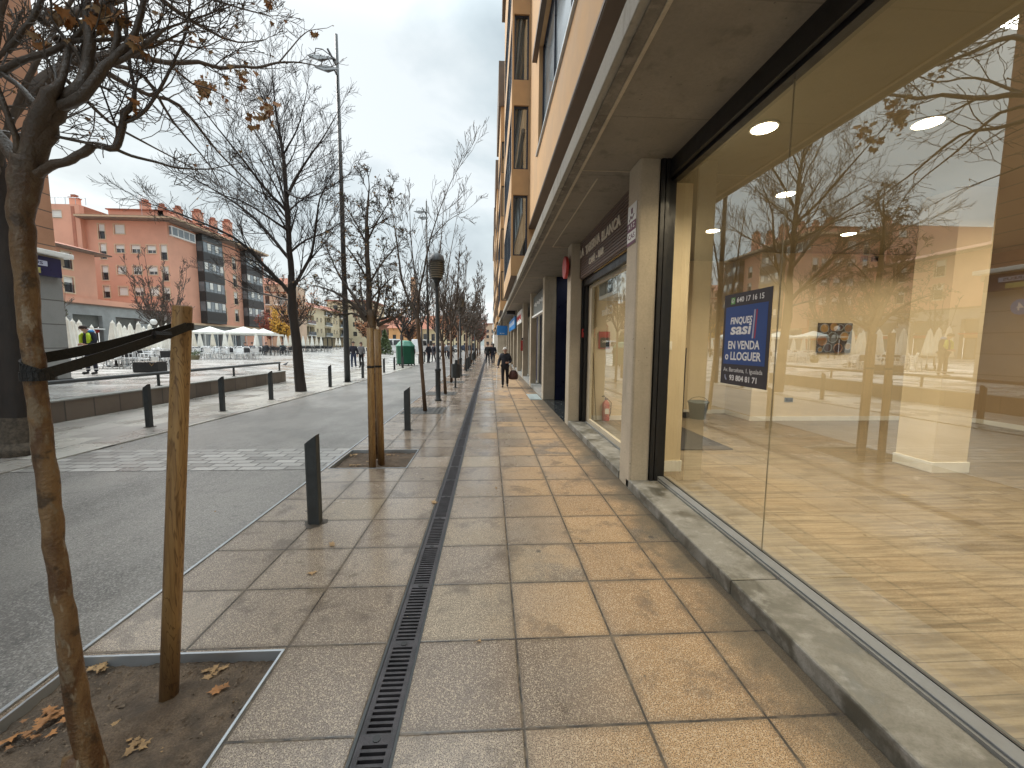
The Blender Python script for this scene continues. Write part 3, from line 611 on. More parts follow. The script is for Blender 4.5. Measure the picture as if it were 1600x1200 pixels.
# frame, shutter guide, head box and glass of the big window
mb = MB(); mb.box(1.945, -3, 0.119, 2.025, 4.485, 0.130); mb.build('bottom_rail', 'rail_grey', ab, bevel=0.003)
MB().box(2.025, -3, 0.119, 2.05, 4.485, 0.134).build('gasket', 'steel_black', ab)
mb = MB(); mb.box(1.832, 4.40, 0.105, 1.875, 4.49, 3.64).box(1.885, 4.40, 0.105, 1.925, 4.53, 3.64).box(1.875, 4.43, 0.105, 1.885, 4.50, 3.64).box(1.925, 4.49, 0.118, 2.04, 4.53, 3.64); mb.build('shutter_guide', 'steel_black', ab)
mb = MB(); mb.box(1.93, -3, 3.46, 1.97, 4.485, 3.635).box(1.985, -3, 3.43, 2.06, 4.485, 3.635); mb.build('shutter_box', 'steel_black', ab)
for a, b in ((-3, -0.2), (-0.197, 2.768), (2.772, 4.49)):
    MB().quad((GX, a, 0.13), (GX, b, 0.13), (GX, b, 3.44), (GX, a, 3.44)).build('glass_pane', 'shopglass', ab)
MB().box(GX - 0.002, 2.7685, 0.13, GX + 0.008, 2.7715, 3.44).build('glass_joint', pm('silicone', (0.30, 0.26, 0.18), 0.4), ab)
# lit downlights; lamps after the fifth are extras added to continue the grid
SP = [(2.32, 3.49), (3.60, 3.32), (3.59, 4.91), (5.87, 6.5), (3.58, 6.5), (5.87, 3.3), (8.1, 3.3), (8.1, 6.5), (3.6, 1.4), (5.87, 1.0), (8.1, 0.5), (3.6, -0.8)]
SPN = ['nearest to the shop glass', 'right of the window joint', 'seen above the sale poster', 'above the square column', 'furthest and leftmost in the shop']
for k, (x, y) in enumerate(SP):
    dl = thing('downlight', 'round lit ceiling downlight ' + (SPN[k] if k < 5 else 'added to continue the grid across the shop ceiling'), 'ceiling light', (x, y, CZ), 'round downlights in the shop ceiling')
    MB().lathe((x, y, CZ), [(0.112, -0.002), (0.112, -0.012), (0.098, -0.014), (0.098, -0.004)], 28).build('ring', 'white', dl)
    MB().lathe((x, y, CZ), [(0.097, -0.004), (0.097, -0.0155), (0.02, -0.0165)], 28).build('lens', 'lampon', dl)
    ld = bpy.data.lights.new('downlight_lamp', 'AREA'); ld.shape = 'DISK'; ld.size = 0.14; ld.energy = 19; ld.color = (1, 0.83, 0.59); ld.spread = R(150)
    lo = bpy.data.objects.new('lamp', ld); C.objects.link(lo); lo.parent = dl; lo.location = (0, 0, -0.03)

# small things in the shop
pc = thing('wall_picture', 'square picture of stacked barrels hanging on the cream shop wall', 'picture', (7.03, RY1, 1.83))
MB().box(6.66, RY1 - 0.03, 1.53, 7.38, RY1 - 0.003, 2.13).build('canvas', pm('dark_print', (0.07, 0.05, 0.035), 0.6, 0.4, 8), pc)
pr = random.Random(3)
for (px_, pz_, r_) in ((6.78, 2.02, .09), (6.98, 2.05, .075), (7.12, 2.04, .06), (7.29, 2.03, .085), (6.75, 1.78, .1), (6.97, 1.84, .105), (7.22, 1.86, .09), (6.88, 1.63, .085), (7.1, 1.62, .09), (7.31, 1.66, .065), (6.72, 1.59, .05)):
    mb = MB(); mb.tube([(px_, RY1 - 0.031, pz_), (px_, RY1 - 0.034, pz_)], r_, 20); mb.build('barrel_end', pm('barrel_wood', pr.choice([(0.22, 0.12, 0.05), (0.33, 0.2, 0.07), (0.10, 0.09, 0.08), (0.06, 0.03, 0.03)]), 0.6), pc)
    mb = MB(); pts = [(px_ + r_ * math.cos(t * 0.314), RY1 - 0.036, pz_ + r_ * math.sin(t * 0.314)) for t in range(21)]; mb.tube(pts, 0.008, 4, False); mb.build('hoop', pm('barrel_hoop', pr.choice([(0.35, 0.34, 0.3), (0.4, 0.22, 0.12), (0.25, 0.28, 0.3)]), 0.5), pc)
for x, s_ in ((7.50, 'left'), (7.72, 'right')):
    o = thing('wall_light', 'small grey wall fitting high on the shop wall, the %s one of the pair' % s_, 'wall light', (x, RY1, 3.42), 'pair of small wall fittings')
    MB().box(x - 0.055, RY1 - 0.06, 3.36, x + 0.055, RY1 - 0.002, 3.46).build('housing', 'bucket', o, bevel=0.01); MB().box(x - 0.035, RY1 - 0.07, 3.375, x + 0.035, RY1 - 0.0605, 3.43).build('lens', 'steel_black', o)
o = thing('wall_socket', 'small dark double socket low on the cream shop wall', 'socket', (6.16, RY1, 0.55)); MB().box(6.07, RY1 - 0.012, 0.51, 6.25, RY1 - 0.001, 0.60).build('plate', 'bucket', o, bevel=0.003); MB().box(6.09, RY1 - 0.016, 0.525, 6.155, RY1 - 0.0125, 0.585).box(6.165, RY1 - 0.016, 0.525, 6.23, RY1 - 0.0125, 0.585).build('sockets', 'steel_black', o)
tag(MB().box(2.5, 5.65, 0.121, 3.6, 7.25, 0.134).build('door_mat', pm('charcoal_mat', (0.035, 0.033, 0.035), 0.95, 0.3, 40, 0.5, 200)), 'large charcoal mat lying on the laminate floor inside the shop', 'mat')
bk = thing('bucket', 'grey mop bucket standing in the left corner of the shop', 'bucket', (4.4, 8.2, 0.12))
MB().lathe((4.4, 8.2, 0.12), [(0.15, 0), (0.20, 0.34), (0.215, 0.34), (0.215, 0.37), (0.19, 0.37), (0.14, 0.03)], 20).build('tub', 'bucket', bk, True); mb = MB(); mb.tube([(4.4 + 0.2 * math.cos(a * .3), 8.2, 0.48 + 0.1 * math.sin(a * .3)) for a in range(11)], 0.006, 5); mb.build('handle', 'steel_black', bk)
br = thing('broom', 'broom with a long thin handle leaning in the shop corner beside the bucket', 'broom', (4.12, 8.3, 0.12))
MB().tube([(4.12, 8.3, 0.22), (4.28, 8.6, 1.6)], 0.013, 8).build('handle', 'steel_black', br); MB().box(3.98, 8.26, 0.125, 4.26, 8.34, 0.24).build('head', 'steel_black', br, bevel=0.01)

# estate agent's poster on the glass: bottom edge seen at right=near end
Yl, Yr, zt, zb, XS = 3.42, 2.83, 2.08, 1.33, GX - 0.006
po = thing('letting_poster', 'blue and charcoal estate agent poster with white lettering stuck on the shop window', 'poster', (XS, (Yl + Yr) / 2, (zt + zb) / 2))
MB().box(XS, Yr, zb, XS + 0.004, Yl, zt).build('board', pm('poster_charcoal', (0.045, 0.038, 0.045), 0.45, 0.05, 3), po)
MB().box(XS - 0.001, Yr + 0.035, 1.50, XS - 0.0001, Yl - 0.03, 1.975).build('panel', pm('poster_blue', (0.03, 0.075, 0.26), 0.4, 0.05, 3), po)
M['posterwhite'] = pm('poster_white', (0.82, 0.82, 0.82), 0.5, 0.03, 3); M['posterred'] = pm('poster_red', (0.35, 0.05, 0.09), 0.5, 0.05); M['postergreen'] = pm('poster_green', (0.14, 0.36, 0.10), 0.5, 0.05); M['postergrey'] = pm('poster_grey_blue', (0.42, 0.45, 0.58), 0.5, 0.05)
ym = (Yl + Yr) / 2; dR = (0, -1, 0); xs = XS - 0.0015
def pt(s_, size, y, z, width, m='posterwhite', bold=0.0, shear=0.0): return text_obj(s_, size, m, po, (xs, y, z), dR, (0, 0, 1), 0.0004, bold, width=width, shear=shear)
pt('640 17 16 15', 0.058, ym - 0.045, 2.023, 0.33, bold=0.0008); pt('FINQUES', 0.075, ym + 0.055, 1.855, 0.28, bold=0.0022, shear=0.12); pt('sasi', 0.125, ym + 0.055, 1.785, 0.27, bold=0.0035, shear=0.1)
pt('EN VENDA', 0.092, ym + 0.01, 1.655, 0.40, bold=0.0022); pt('o LLOGUER', 0.092, ym + 0.015, 1.565, 0.46, bold=0.0022); pt('Av. Barcelona, 1. Igualada', 0.05, ym + 0.005, 1.452, 0.50); pt('93 804 81 71', 0.062, ym - 0.015, 1.385, 0.35, bold=0.0016)
# red and pale vertical strokes of the logo, green chat badge, phone mark
for y_, w_, m_ in ((ym - 0.115, 0.016, 'postergrey'), (ym - 0.140, 0.016, 'posterred')):
    MB().quad((xs, y_ + w_ / 2 + 0.012, 1.71), (xs, y_ - w_ / 2 + 0.012, 1.71), (xs, y_ - w_ / 2, 1.93), (xs, y_ + w_ / 2, 1.93)).build('logo_stroke', m_, po)
MB().box(xs - 0.0003, ym + 0.145, 1.995, xs, ym + 0.20, 2.05).build('chat_badge', 'postergreen', po)
mb = MB(); mb.tube([(xs - 0.0006, ym + 0.1725 + 0.017 * math.cos(a * .393), 2.0235 + 0.017 * math.sin(a * .393)) for a in range(17)], 0.0028, 4, False); mb.tube([(xs - 0.0006, ym + 0.180, 2.030), (xs - 0.0006, ym + 0.176, 2.020), (xs - 0.0006, ym + 0.166, 2.017)], 0.003, 4); mb.build('chat_mark', 'posterwhite', po)
mb = MB(); mb.tube([(xs - 0.0006, ym + 0.225, 1.408), (xs - 0.0006, ym + 0.222, 1.385), (xs - 0.0006, ym + 0.205, 1.366)], 0.006, 5); mb.build('phone_mark', 'postergrey', po)

# ------------------------------------------------------------------ the bar bay (between the first two pillars)
mb = MB(); mb.box(1.80, 4.79, 2.93, 1.83, 8.05, 3.63)
for k in range(15):
    z = 2.95 + k * 0.046; mb.box(1.775, 4.79, z, 1.80, 8.05, z + 0.030)
sg = thing('shutter_sign', 'brown slatted shop sign with raised cream letters above the bar front', 'sign', (1.78, 6.4, 3.3))
mb.build('slats', pm('brown_slats', (0.17, 0.12, 0.10), 0.5, 0.2, 6), sg)
M['signletter'] = pm('cream_letters', (0.70, 0.64, 0.54), 0.6, 0.15, 20)
for s_, y, z, w_, sz in (('LA', 7.87, 3.40, 0.30, 0.21), ('TABERNA', 7.08, 3.375, 0.98, 0.21), ('BLANCA', 6.03, 3.345, 0.92, 0.21), ('CAFÈ', 7.08, 3.12, 0.40, 0.14), ('-', 6.76, 3.12, 0.07, 0.14), ('BAR', 6.50, 3.12, 0.32, 0.14)):
    text_obj(s_, sz, 'signletter', sg, (1.768, y, z), dR, (0, 0, 1), 0.006, 0.006, width=w_)
mb = MB(); mb.box(1.86, 4.79, 2.80, 1.93, 8.05, 2.925).box(1.88, 7.98, 0.105, 1.95, 8.055, 2.80).box(1.88, 4.79, 0.105, 1.94, 4.84, 2.8); mb.build('door_frame', 'steel_black', ab)
mb = MB(); mb.box(1.95, 7.75, 0.12, 2.0, 7.97, 2.80).box(1.95, 4.84, 0.12, 2.0, 7.75, 0.20).box(1.95, 4.84, 2.74, 2.0, 7.75, 2.80); mb.build('door_frame', pm('pale_door_frame', (0.50, 0.44, 0.33), 0.5, 0.1), ab)
MB().quad((1.975, 4.84, 0.2), (1.975, 7.75, 0.2), (1.975, 7.75, 2.74), (1.975, 4.84, 2.74)).build('glass_pane', 'barglass', ab)
M['faint'] = pm('faint_white_lettering', (0.46, 0.42, 0.33), 0.6)
o = thing('window_lettering', 'faint white mirrored lettering on the bar glass', 'lettering', (1.96, 6.9, 2.2)); text_obj('Collins', 0.2, 'faint', o, (1.968, 6.75, 2.22), (0, 1, 0), (0, 0, 1), 0.0005, 0.0, width=0.62, shear=0.2)
ac = thing('air_conditioner', 'white boxed air conditioner grille hanging inside the bar door', 'air conditioner', (2.1, 7.0, 2.6)); MB().box(2.05, 6.35, 2.48, 2.6, 7.6, 2.95).build('case', 'white', ac, bevel=0.01); mb = MB().box(2.035, 6.75, 2.55, 2.049, 7.12, 2.85).box(2.035, 7.15, 2.55, 2.049, 7.52, 2.85); mb.build('grille', 'bucket', ac)
ex = thing('fire_extinguisher', 'red fire extinguisher standing on the floor inside the bar', 'fire extinguisher', (2.36, 7.98, 0.12)); c_ = (2.36, 7.98, 0.12)
MB().lathe(c_, [(0.07, 0), (0.075, 0.02), (0.075, 0.33), (0.06, 0.38), (0.025, 0.41), (0.025, 0.43)], 18).build('cylinder', 'red', ex, True); MB().box(2.33, 7.96, 0.55, 2.39, 8.0, 0.58).tube([(2.36, 7.98, 0.58), (2.30, 7.95, 0.63), (2.26, 7.93, 0.62)], 0.012, 6).build('valve', 'steel_black', ex); MB().tube([(2.39, 7.96, 0.56), (2.45, 7.93, 0.5), (2.44, 7.92, 0.3), (2.42, 7.92, 0.22)], 0.01, 6).build('hose', 'steel_black', ex); MB().box(2.32, 7.898, 0.27, 2.40, 7.904, 0.38).build('label', 'white', ex)
o = thing('notice', 'red and black opening hours notice stuck inside the bar wall', 'sign', (2.33, 8.05, 1.78)); MB().box(2.19, 8.045, 1.58, 2.42, 8.06, 1.92).build('plate', 'red', o); MB().box(2.225, 8.035, 1.60, 2.41, 8.044, 1.80).build('panel', 'steel_black', o); text_obj('OPEN', 0.05, 'posterwhite', o, (2.315, 8.033, 1.72), (1, 0, 0), (0, 0, 1), 0.0005, 0.001)
o = thing('pole', 'thin brown pole leaning inside the bar door', 'pole', (2.15, 8.0, 0.12)); MB().tube([(2.16, 7.96, 0.12), (2.08, 8.05, 1.5)], 0.009, 6).build('shaft', 'woodhandle', o)
# things on the pillars
o = thing('pillar_poster', 'tall white and purple notice on the side of the nearest pillar', 'poster', (1.59, 4.62, 3.0)); x = 1.596
MB().box(x - 0.003, 4.47, 2.78, x, 4.74, 3.22).build('sheet', 'white', o); M['plum'] = pm('plum_ink', (0.16, 0.06, 0.10), 0.6)
mb = MB().box(x - 0.005, 4.47, 2.93, x - 0.0031, 4.74, 3.03).box(x - 0.005, 4.47, 2.78, x - 0.0031, 4.74, 2.815).box(x - 0.005, 4.585, 3.12, x - 0.0031, 4.635, 3.18); mb.build('bands', 'plum', o); text_obj('A F Z', 0.07, 'white', o, (x - 0.006, 4.605, 2.98), dR, (0, 0, 1), 0.0004, 0.001, width=0.2); text_obj('CAS', 0.08, 'plum', o, (x - 0.004, 4.605, 2.87), dR, (0, 0, 1), 0.0004, 0.001, width=0.2); mb = MB().tube([(x - 0.005, 4.68, 3.05), (x - 0.005, 4.63, 3.10), (x - 0.005, 4.60, 3.06), (x - 0.005, 4.53, 3.10)], 0.005, 4); mb.build('script', 'plum', o)
o = thing('round_sign', 'red round projecting sign at the top of the second pillar', 'sign', (1.5, 8.15, 3.2)); MB().tube([(1.50, 8.26, 3.2), (1.56, 8.26, 3.2)], 0.22, 24).build('disc', 'red', o, bevel=0.01); MB().box(1.56, 8.22, 3.17, 1.60, 8.30, 3.23).build('bracket', 'steel_black', o)
o = thing('intercom', 'small red call box on the second pillar', 'intercom', (1.72, 8.05, 1.9)); MB().box(1.84, 8.02, 1.80, 1.92, 8.058, 1.97).build('box', 'red', o, bevel=0.006); MB().box(1.86, 8.014, 1.90, 1.90, 8.0195, 1.94).build('button', 'steel_black', o)
# bays beyond
MB().box(1.97, 11.98, 0.0, 3.2, 12.2, 3.63).build('entrance_wall', 'door_blue', ab); MB().box(3.0, 8.42, 0.0, 3.05, 11.98, 3.63).build('entrance_door', 'steel_dark', ab)
MB().quad((1.6, 8.42, 0.006), (3.0, 8.42, 0.006), (3.0, 11.98, 0.006), (1.6, 11.95, 0.006)).build('threshold', 'marble', ab)
MB().box(1.84, 8.09, 0, 3.0, 8.41, 3.63).build('wall', 'steel_black', ab)
for k, y in enumerate(PY[4:-1]):
    y0, y1 = y + 0.30, PY[4 + k + 1]
    MB().box(1.62, y0, -0.005, 2.0, y1, 0.12).build('step', 'coping', ab)
    m_ = ['steel_black', 'door_blue', 'signgrey', 'steel_dark', 'signgrey'][k % 5]
    MB().box(2.0, y0, 0.1, 2.04, y1, 3.6).build('shop_front', m_, ab)
    mb = MB()
    for q in (0.0, 0.33, 0.66): mb.box(1.93, y0 + (y1 - y0) * q, 0.12, 2.0, y0 + (y1 - y0) * q + 0.08, 2.9)
    mb.box(1.93, y0, 2.9, 2.0, y1, 3.0); mb.build('shop_frame', 'pillar', ab)
MB().box(1.88, 12.35, 0.12, 1.925, 14.2, 1.75).build('brick_panel', 'brickwall', ab); MB().box(1.90, 12.35, 1.75, 1.925, 14.2, 2.7).build('window', 'paneblue', ab)
# shop signs further along
o = thing('shop_sign', 'grey shop sign with small pale letters on the third arcade bay', 'sign', (1.7, 13.7, 3.1)); MB().box(1.68, 12.4, 2.72, 1.74, 15.6, 3.42).build('board', 'signgrey', o); MB().box(1.62, 12.4, 2.66, 1.74, 15.6, 2.715).build('light_strip', 'white', o)
for k in range(9): MB().box(1.672, 12.8 + k * 0.3, 3.02 + 0.03 * (k % 3), 1.679, 12.93 + k * 0.3, 3.14 + 0.04 * (k % 2)).build('letter', 'white', o)
o = thing('shop_sign', 'pale shop sign with reddish pattern on the fifth arcade bay', 'sign', (1.6, 21.8, 3.1)); MB().box(1.56, 20.0, 2.75, 1.62, 23.2, 3.4).build('board', 'white', o)
for k in range(8): MB().box(1.545, 20.3 + k * 0.36, 2.9 + 0.05 * (k % 3), 1.559, 20.5 + k * 0.36, 3.2 - 0.04 * (k % 2)).build('motif', 'red', o)
o = thing('shop_sign', 'long blue shop sign with white marks beyond the pale sign', 'sign', (1.5, 26, 3.0)); MB().box(1.46, 23.6, 2.6, 1.54, 30.6, 3.3).build('board', 'blue', o)
for k in range(5): MB().box(1.445, 24.3 + k * 1.2, 2.85, 1.459, 24.7 + k * 1.2, 3.1).build('mark', 'white', o)
o = thing('projecting_sign', 'blue projecting sign with three white marks hanging below the canopy edge', 'sign', (0.9, 30.8, 2.9)); MB().box(0.55, 30.7, 2.35, 1.35, 30.9, 3.05).build('board', 'blue', o, bevel=0.02)
for k in range(3): MB().box(0.78 + k * 0.13, 30.685, 2.45, 0.84 + k * 0.13, 30.699, 2.51).build('mark', 'white', o)
MB().box(0.9, 30.79, 3.05, 0.96, 30.83, 3.62).build('bracket', 'steel_black', o)
o = thing('alarm_box', 'dark bracket unit fixed under the canopy beside the blue sign', 'bracket', (1.3, 24, 3.5)); MB().box(1.0, 24.0, 3.42, 1.5, 24.3, 3.62).build('body', 'steel_black', o, bevel=0.03)
o = thing('dog_mat', 'pale folded sheet lying on the pavement at the arcade step', 'mat', (1.4, 12.6, 0)); MB().box(1.22, 11.95, 0.002, 1.58, 13.3, 0.012).build('sheet', pm('pale_sheet', (0.42, 0.50, 0.50), 0.4), o)
o = thing('orange_sign', 'small orange and black sign on the fourth pillar of the arcade', 'sign', (1.58, 15.9, 1.6)); MB().box(1.50, 19.45, 1.35, 1.60, 19.5, 1.85).build('plate', 'red', o); MB().box(1.53, 19.44, 1.87, 1.60, 19.49, 1.97).build('cap', 'steel_black', o)
# ------------------------------------------------------------------ low wall, rail, left block
rw = thing('retaining_wall', 'low brown panelled wall holding up the raised plaza', 'wall', (-8.7, 5, 0))
MB().box(-8.95, -8, 0.0, -8.70, 17.7, 0.43).build('wall', 'wallpanel', rw); MB().box(-8.98, -8, 0.43, -8.68, 17.7, 0.462).build('coping', 'coping', rw, bevel=0.006)
rl = thing('handrail', 'dark round rail on short posts along the top of the low wall', 'railing', (-9.0, 8, 0.46))
MB().tube([(-9.0, -7, 0.80), (-9.0, 17.85, 0.80)], 0.045, 12).build('rail', 'steel_dark', rl, True)
for y in (-6, -2.2, 1.3, 4.8, 8.2, 11.45, 14.7, 17.8): MB().tube([(-9.0, y, 0.44), (-9.0, y, 0.78)], 0.035, 10).tube([(-9.0, y, 0.455), (-9.0, y, 0.472)], 0.07, 12).build('post', 'steel_dark', rl)

lb = thing('stone_base_block', 'brown tower rising from a grey stone ground floor at the left of the plaza', 'building', (-13.2, 10, 0.45))
BXL = -13.14
MB().box(-24, -14, 0.4, BXL, 13.4, 3.95).build('base', 'blockstone', lb); MB().box(-24.2, -14.2, 3.95, BXL + 0.06, 13.46, 4.18).build('band', 'pillar', lb)
MB().box(-24.4, -14.4, 4.18, BXL + 0.22, 13.62, 4.32).build('ledge', 'white', lb, bevel=0.02); MB().box(-24, -14, 0.36, BXL + 0.03, 13.43, 0.5).build('plinth', 'steel_black', lb)
MB().box(-24, -14, 4.32, BXL - 0.03, 13.34, 34).build('tower', 'towerrender', lb)
Fb = (Vector((BXL - 0.03, -14, 0)), Y_, X_)
o = thing('shop_sign', 'small dark purple sign box with a white panel on the grey stone block corner', 'sign', (BXL, 12.9, 3.8)); MB().box(BXL, 11.4, 3.56, BXL + 0.13, 13.3, 4.12).build('box', 'purple', o, bevel=0.01)
MB().box(BXL + 0.131, 11.7, 3.84, BXL + 0.136, 12.9, 3.99).build('panel', 'postergrey', o); MB().box(BXL + 0.131, 12.2, 3.62, BXL + 0.136, 12.7, 3.78).build('badge', pm('yellow_badge', (0.45, 0.42, 0.15), 0.6), o); MB().box(BXL + 0.131, 11.8, 3.62, BXL + 0.136, 12.1, 3.76).build('badge', 'plum', o); text_obj('CORREUS', 0.12, 'purple', o, (BXL + 0.138, 12.3, 3.915), (0, 1, 0), (0, 0, 1), 0.001, 0.002, width=0.95)
o = thing('round_number_sign', 'round blue sign with a white figure four on the grey stone block', 'sign', (BXL, 12.4, 3.0)); MB().tube([(BXL, 12.3, 2.98), (BXL + 0.06, 12.3, 2.98)], 0.25, 24).build('disc', 'blue', o); text_obj('4', 0.34, 'posterwhite', o, (BXL + 0.063, 12.3, 2.98), (0, 1, 0), (0, 0, 1), 0.001, 0.006)

# ------------------------------------------------------------------ salmon apartment building
sb = thing('salmon_building', 'large salmon apartment building with beige framed windows and dark glazed bays', 'building', (-50, 60, 0.45))
# front facade (faces the camera)
F = (Vector((-53.3, 58, 0)), X_, -Y_); W = 10.3
z_s = [(7.85, 9.0), (10.65, 11.75), (13.45, 14.5)]
wins = []
for z0, z1 in z_s:
    for a in (3.55, 5.55, 7.55): wins.append((a, z0, a + 1.15, z1, 0))
for z0, z1 in ((7.5, 9.1), (9.85, 11.75), (12.6, 14.6), (15.2, 17.1)): wins.append((1.6, z0, 2.4, z1, 1))
for z0, z1 in ((7.3, 9.0), (9.85, 11.75), (12.6, 14.6)): wins.append((9.3, z0, 10.1, z1, 1))
wins.append((3.6, 15.9, 4.9, 17.1, 0))
wall(F, W, 17.6, [q[:4] for q in wins], 0.22, 'wall', 'salmon', sb, 5.8)
wr = random.Random(11)
for q in wins: window(F, q[:4], sb, 0.2, blind=wr.choice([0.35, 0.5, 0.9, 0.95, 0.6]) if not q[4] else 0.5, rail=bool(q[4]), mull=1 if not q[4] else 0, sur=0.11)
# side facade (faces the street)
F2 = (Vector((-43.0, 58, 0)), Y_, X_)
sw = []
for z0, z1 in ((5.2, 7.2), (8.1, 10.1), (11.0, 13.0), (13.9, 15.9)):
    for a in (10.35, 13.55): sw.append((a, z0, a + 1.0, z1))
wall(F2, 15.9, 17.6, sw, 0.22, 'wall', 'salmon', sb, 4.4)
for q in sw: window(F2, q, sb, 0.2, blind=wr.choice([0.3, 0.5]), rail=True, mull=0, sur=0.12)
MB().box(-60, 74, 0.4, -43.0, 81, 17.6).build('wall', 'salmon', sb)
for (a, b) in ((5.3, 9.8), (15.9, 20.8)):           # projecting glazed bays
    bz = MB(); bz.fbox(F2, a, 0, 4.5, b, 0.9, 17.4); bay_ = bz.build('glazed_bay', 'steel_dark', sb)
    Fq = (Vector((-42.1, 58, 0)), Y_, X_); Fs = (Vector((-43.0, 58 + a, 0)), X_, -Y_)
    for z0, z1 in ((6.3, 7.7), (9.2, 10.6), (12.1, 13.5), (15.0, 16.4)):
        for k in range(5):
            u0 = a + 0.1 + k * (b - a - 0.2) / 5; MB().fbox(Fq, u0 + 0.05, 0.0, z0, u0 + (b - a - 0.2) / 5 - 0.05, 0.02, z1).build('pane', 'paneblue', bay_)
            if (k + int(z0)) % 2 == 0: MB().fbox(Fq, u0 + 0.08, 0.021, z0 + 0.4, u0 + (b - a - 0.2) / 5 - 0.08, 0.03, z1 - 0.05).build('blind', 'blind', bay_)
        MB().fbox(Fs, 0.08, 0.0, z0, 0.82, 0.02, z1).build('pane', 'paneblue', bay_)
        MB().fbox(Fq, a - 0.02, 0.0, z0 - 1.35, b + 0.02, 0.06, z0 - 0.15).build('parapet', 'steel_black', bay_); MB().fbox(Fq, a, 0, z1 + 0.1, b, 0.04, z1 + 0.2).build('beam', 'roofbrown', bay_)
# glazed corner loggia on the top floor
Fq = (Vector((-42.97, 58.3, 0)), Y_, X_); cg = MB().fbox(Fq, 0.0, 0.0, 15.9, 4.4, 0.35, 17.2).build('corner_loggia', 'white', sb)
for k in range(4): MB().fbox(Fq, 0.15 + k * 1.05, 0.351, 16.05, 1.05 + k * 1.05, 0.37, 17.05).build('pane', 'paneblue', cg)
MB().fbox((Vector((-42.97, 58.3, 0)), X_, -Y_), 0.04, 0.001, 16.05, 0.31, 0.02, 17.05).build('pane', 'paneblue', cg)
# eaves and roofs
mb = MB(); mb.box(-53.4, 56.9, 17.6, -41.4, 58.0, 17.75).box(-43.0, 58.0, 17.6, -41.4, 79.6, 17.75); mb.build('eaves', 'roofbrown', sb)
MB().box(-53.5, 56.75, 17.75, -41.25, 79.8, 17.98).build('eaves', 'surround', sb)
MB().poly([(-41.2, 56.7, 17.98), (-41.2, 80, 17.98), (-46, 80, 19.3), (-46, 61.5, 19.3)]).poly([(-41.2, 56.7, 17.98), (-46, 61.5, 19.3), (-53.6, 61.5, 19.3), (-53.6, 56.7, 17.98)]).build('roof', 'rooftile', sb)
# taller left part with parapet, stair recess and attic
F3 = (Vector((-70, 57.4, 0)), X_, -Y_); wall(F3, 16.7, 19.3, [(13.2, 17.6, 14.5, 18.6)], 0.2, 'wall', 'salmon', sb, 5.8); window(F3, (13.2, 17.6, 14.5, 18.6), sb, blind=0.9, mull=0)
MB().box(-54.3, 57.35, 11, -53.9, 57.4, 19.1).build('dark_strip', 'salmon_dark', sb); MB().box(-53.3, 57.4, 5.8, -53.28, 58.0, 19.3).box(-70, 57.4, 19.3, -53.3, 62, 19.35).build('wall', 'salmon', sb)  # narrow strip of darker salmon near the change of wall plane
MB().box(-53.3, 61.5, 17.9, -45.6, 70, 20.0).build('attic_storey', 'salmon', sb); MB().box(-53.5, 61.3, 20.0, -45.4, 70.2, 20.15).build('roof', 'rooftile', sb)
MB().poly([(-45.6, 61.5, 18), (-45.6, 61.5, 20), (-43.2, 61.5, 18.4), (-43.2, 61.5, 18)]).poly([(-45.6, 61.5, 20), (-45.6, 75, 20), (-43.2, 75, 18.4), (-43.2, 61.5, 18.4)]).build('roof', 'salmon', sb)
mb = MB(); mb.tube([(-60, 57.5, 20.2), (-52.5, 57.5, 20.2)], 0.04, 5)
for k in range(7): mb.tube([(-60 + k * 1.25, 57.5, 19.3), (-60 + k * 1.25, 57.5, 20.2)], 0.03, 5)
mb.build('roof_railing', 'alu', sb)
for (x, y, z, s_) in ((-49.0, 62, 21.3, .9), (-46.3, 61.5, 20.6, .7), (-44.5, 62.0, 20.5, .75), (-44.3, 65.5, 21.2, 1.0), (-44.3, 69, 21.0, .8), (-44.3, 72.5, 21.8, 1.0), (-56.5, 60, 21, .8)):
    ch = MB().box(x - s_ / 2, y, 17.5, x + s_ / 2, y + s_, z).build('chimney', 'brickred' if 0 else 'salmon', sb); MB().box(x - s_ * .6, y - s_ * .1, z, x + s_ * .6, y + s_ * 1.1, z + .12).box(x - s_ * .35, y + s_ * .15, z + .12, x + s_ * .35, y + s_ * .8, z + .5).build('cap', 'rooftile', ch)
mb = MB(); mb.tube([(-47.6, 60, 18), (-47.6, 60, 21.6)], 0.03, 4)
for k in range(5): mb.tube([(-48.0, 60, 21.0 + k * .13), (-47.2, 60, 21.0 + k * .13)], 0.02, 3)
mb.build('aerial', 'alu', sb)
# wing in front on the left
F4 = (Vector((-44.0, 30, 0)), Y_, X_)
ww = [(15.05, 6.75, 16.05, 8.35), (15.05, 9.2, 16.05, 10.9), (11, 6.75, 12, 8.35), (11, 9.2, 12, 10.9), (6, 6.75, 7, 8.35), (6, 9.2, 7, 10.9)]
wall(F4, 18.6, 11.2, ww, 0.2, 'wall', 'salmon', sb, 5.8)
for q in ww: window(F4, q, sb, blind=0.35, rail=True, mull=0, sur=0.12)
MB().quad((-44, 48.6, 5.8), (-54, 48.6, 5.8), (-54, 48.6, 11.2), (-44, 48.6, 11.2)).quad((-54, 48.6, 5.8), (-54, 58, 5.8), (-54, 58, 11.2), (-54, 48.6, 11.2)).build('wall', 'salmon', sb)
MB().box(-54, 29, 11.2, -43.0, 49.6, 11.35).build('eaves', 'roofbrown', sb); MB().poly([(-42.9, 29, 11.35), (-42.9, 49.7, 11.35), (-48, 46, 12.7), (-48, 29, 12.7)]).poly([(-42.9, 49.7, 11.35), (-54, 49.7, 11.35), (-54, 46, 12.7), (-48, 46, 12.7)]).build('roof', 'rooftile', sb)
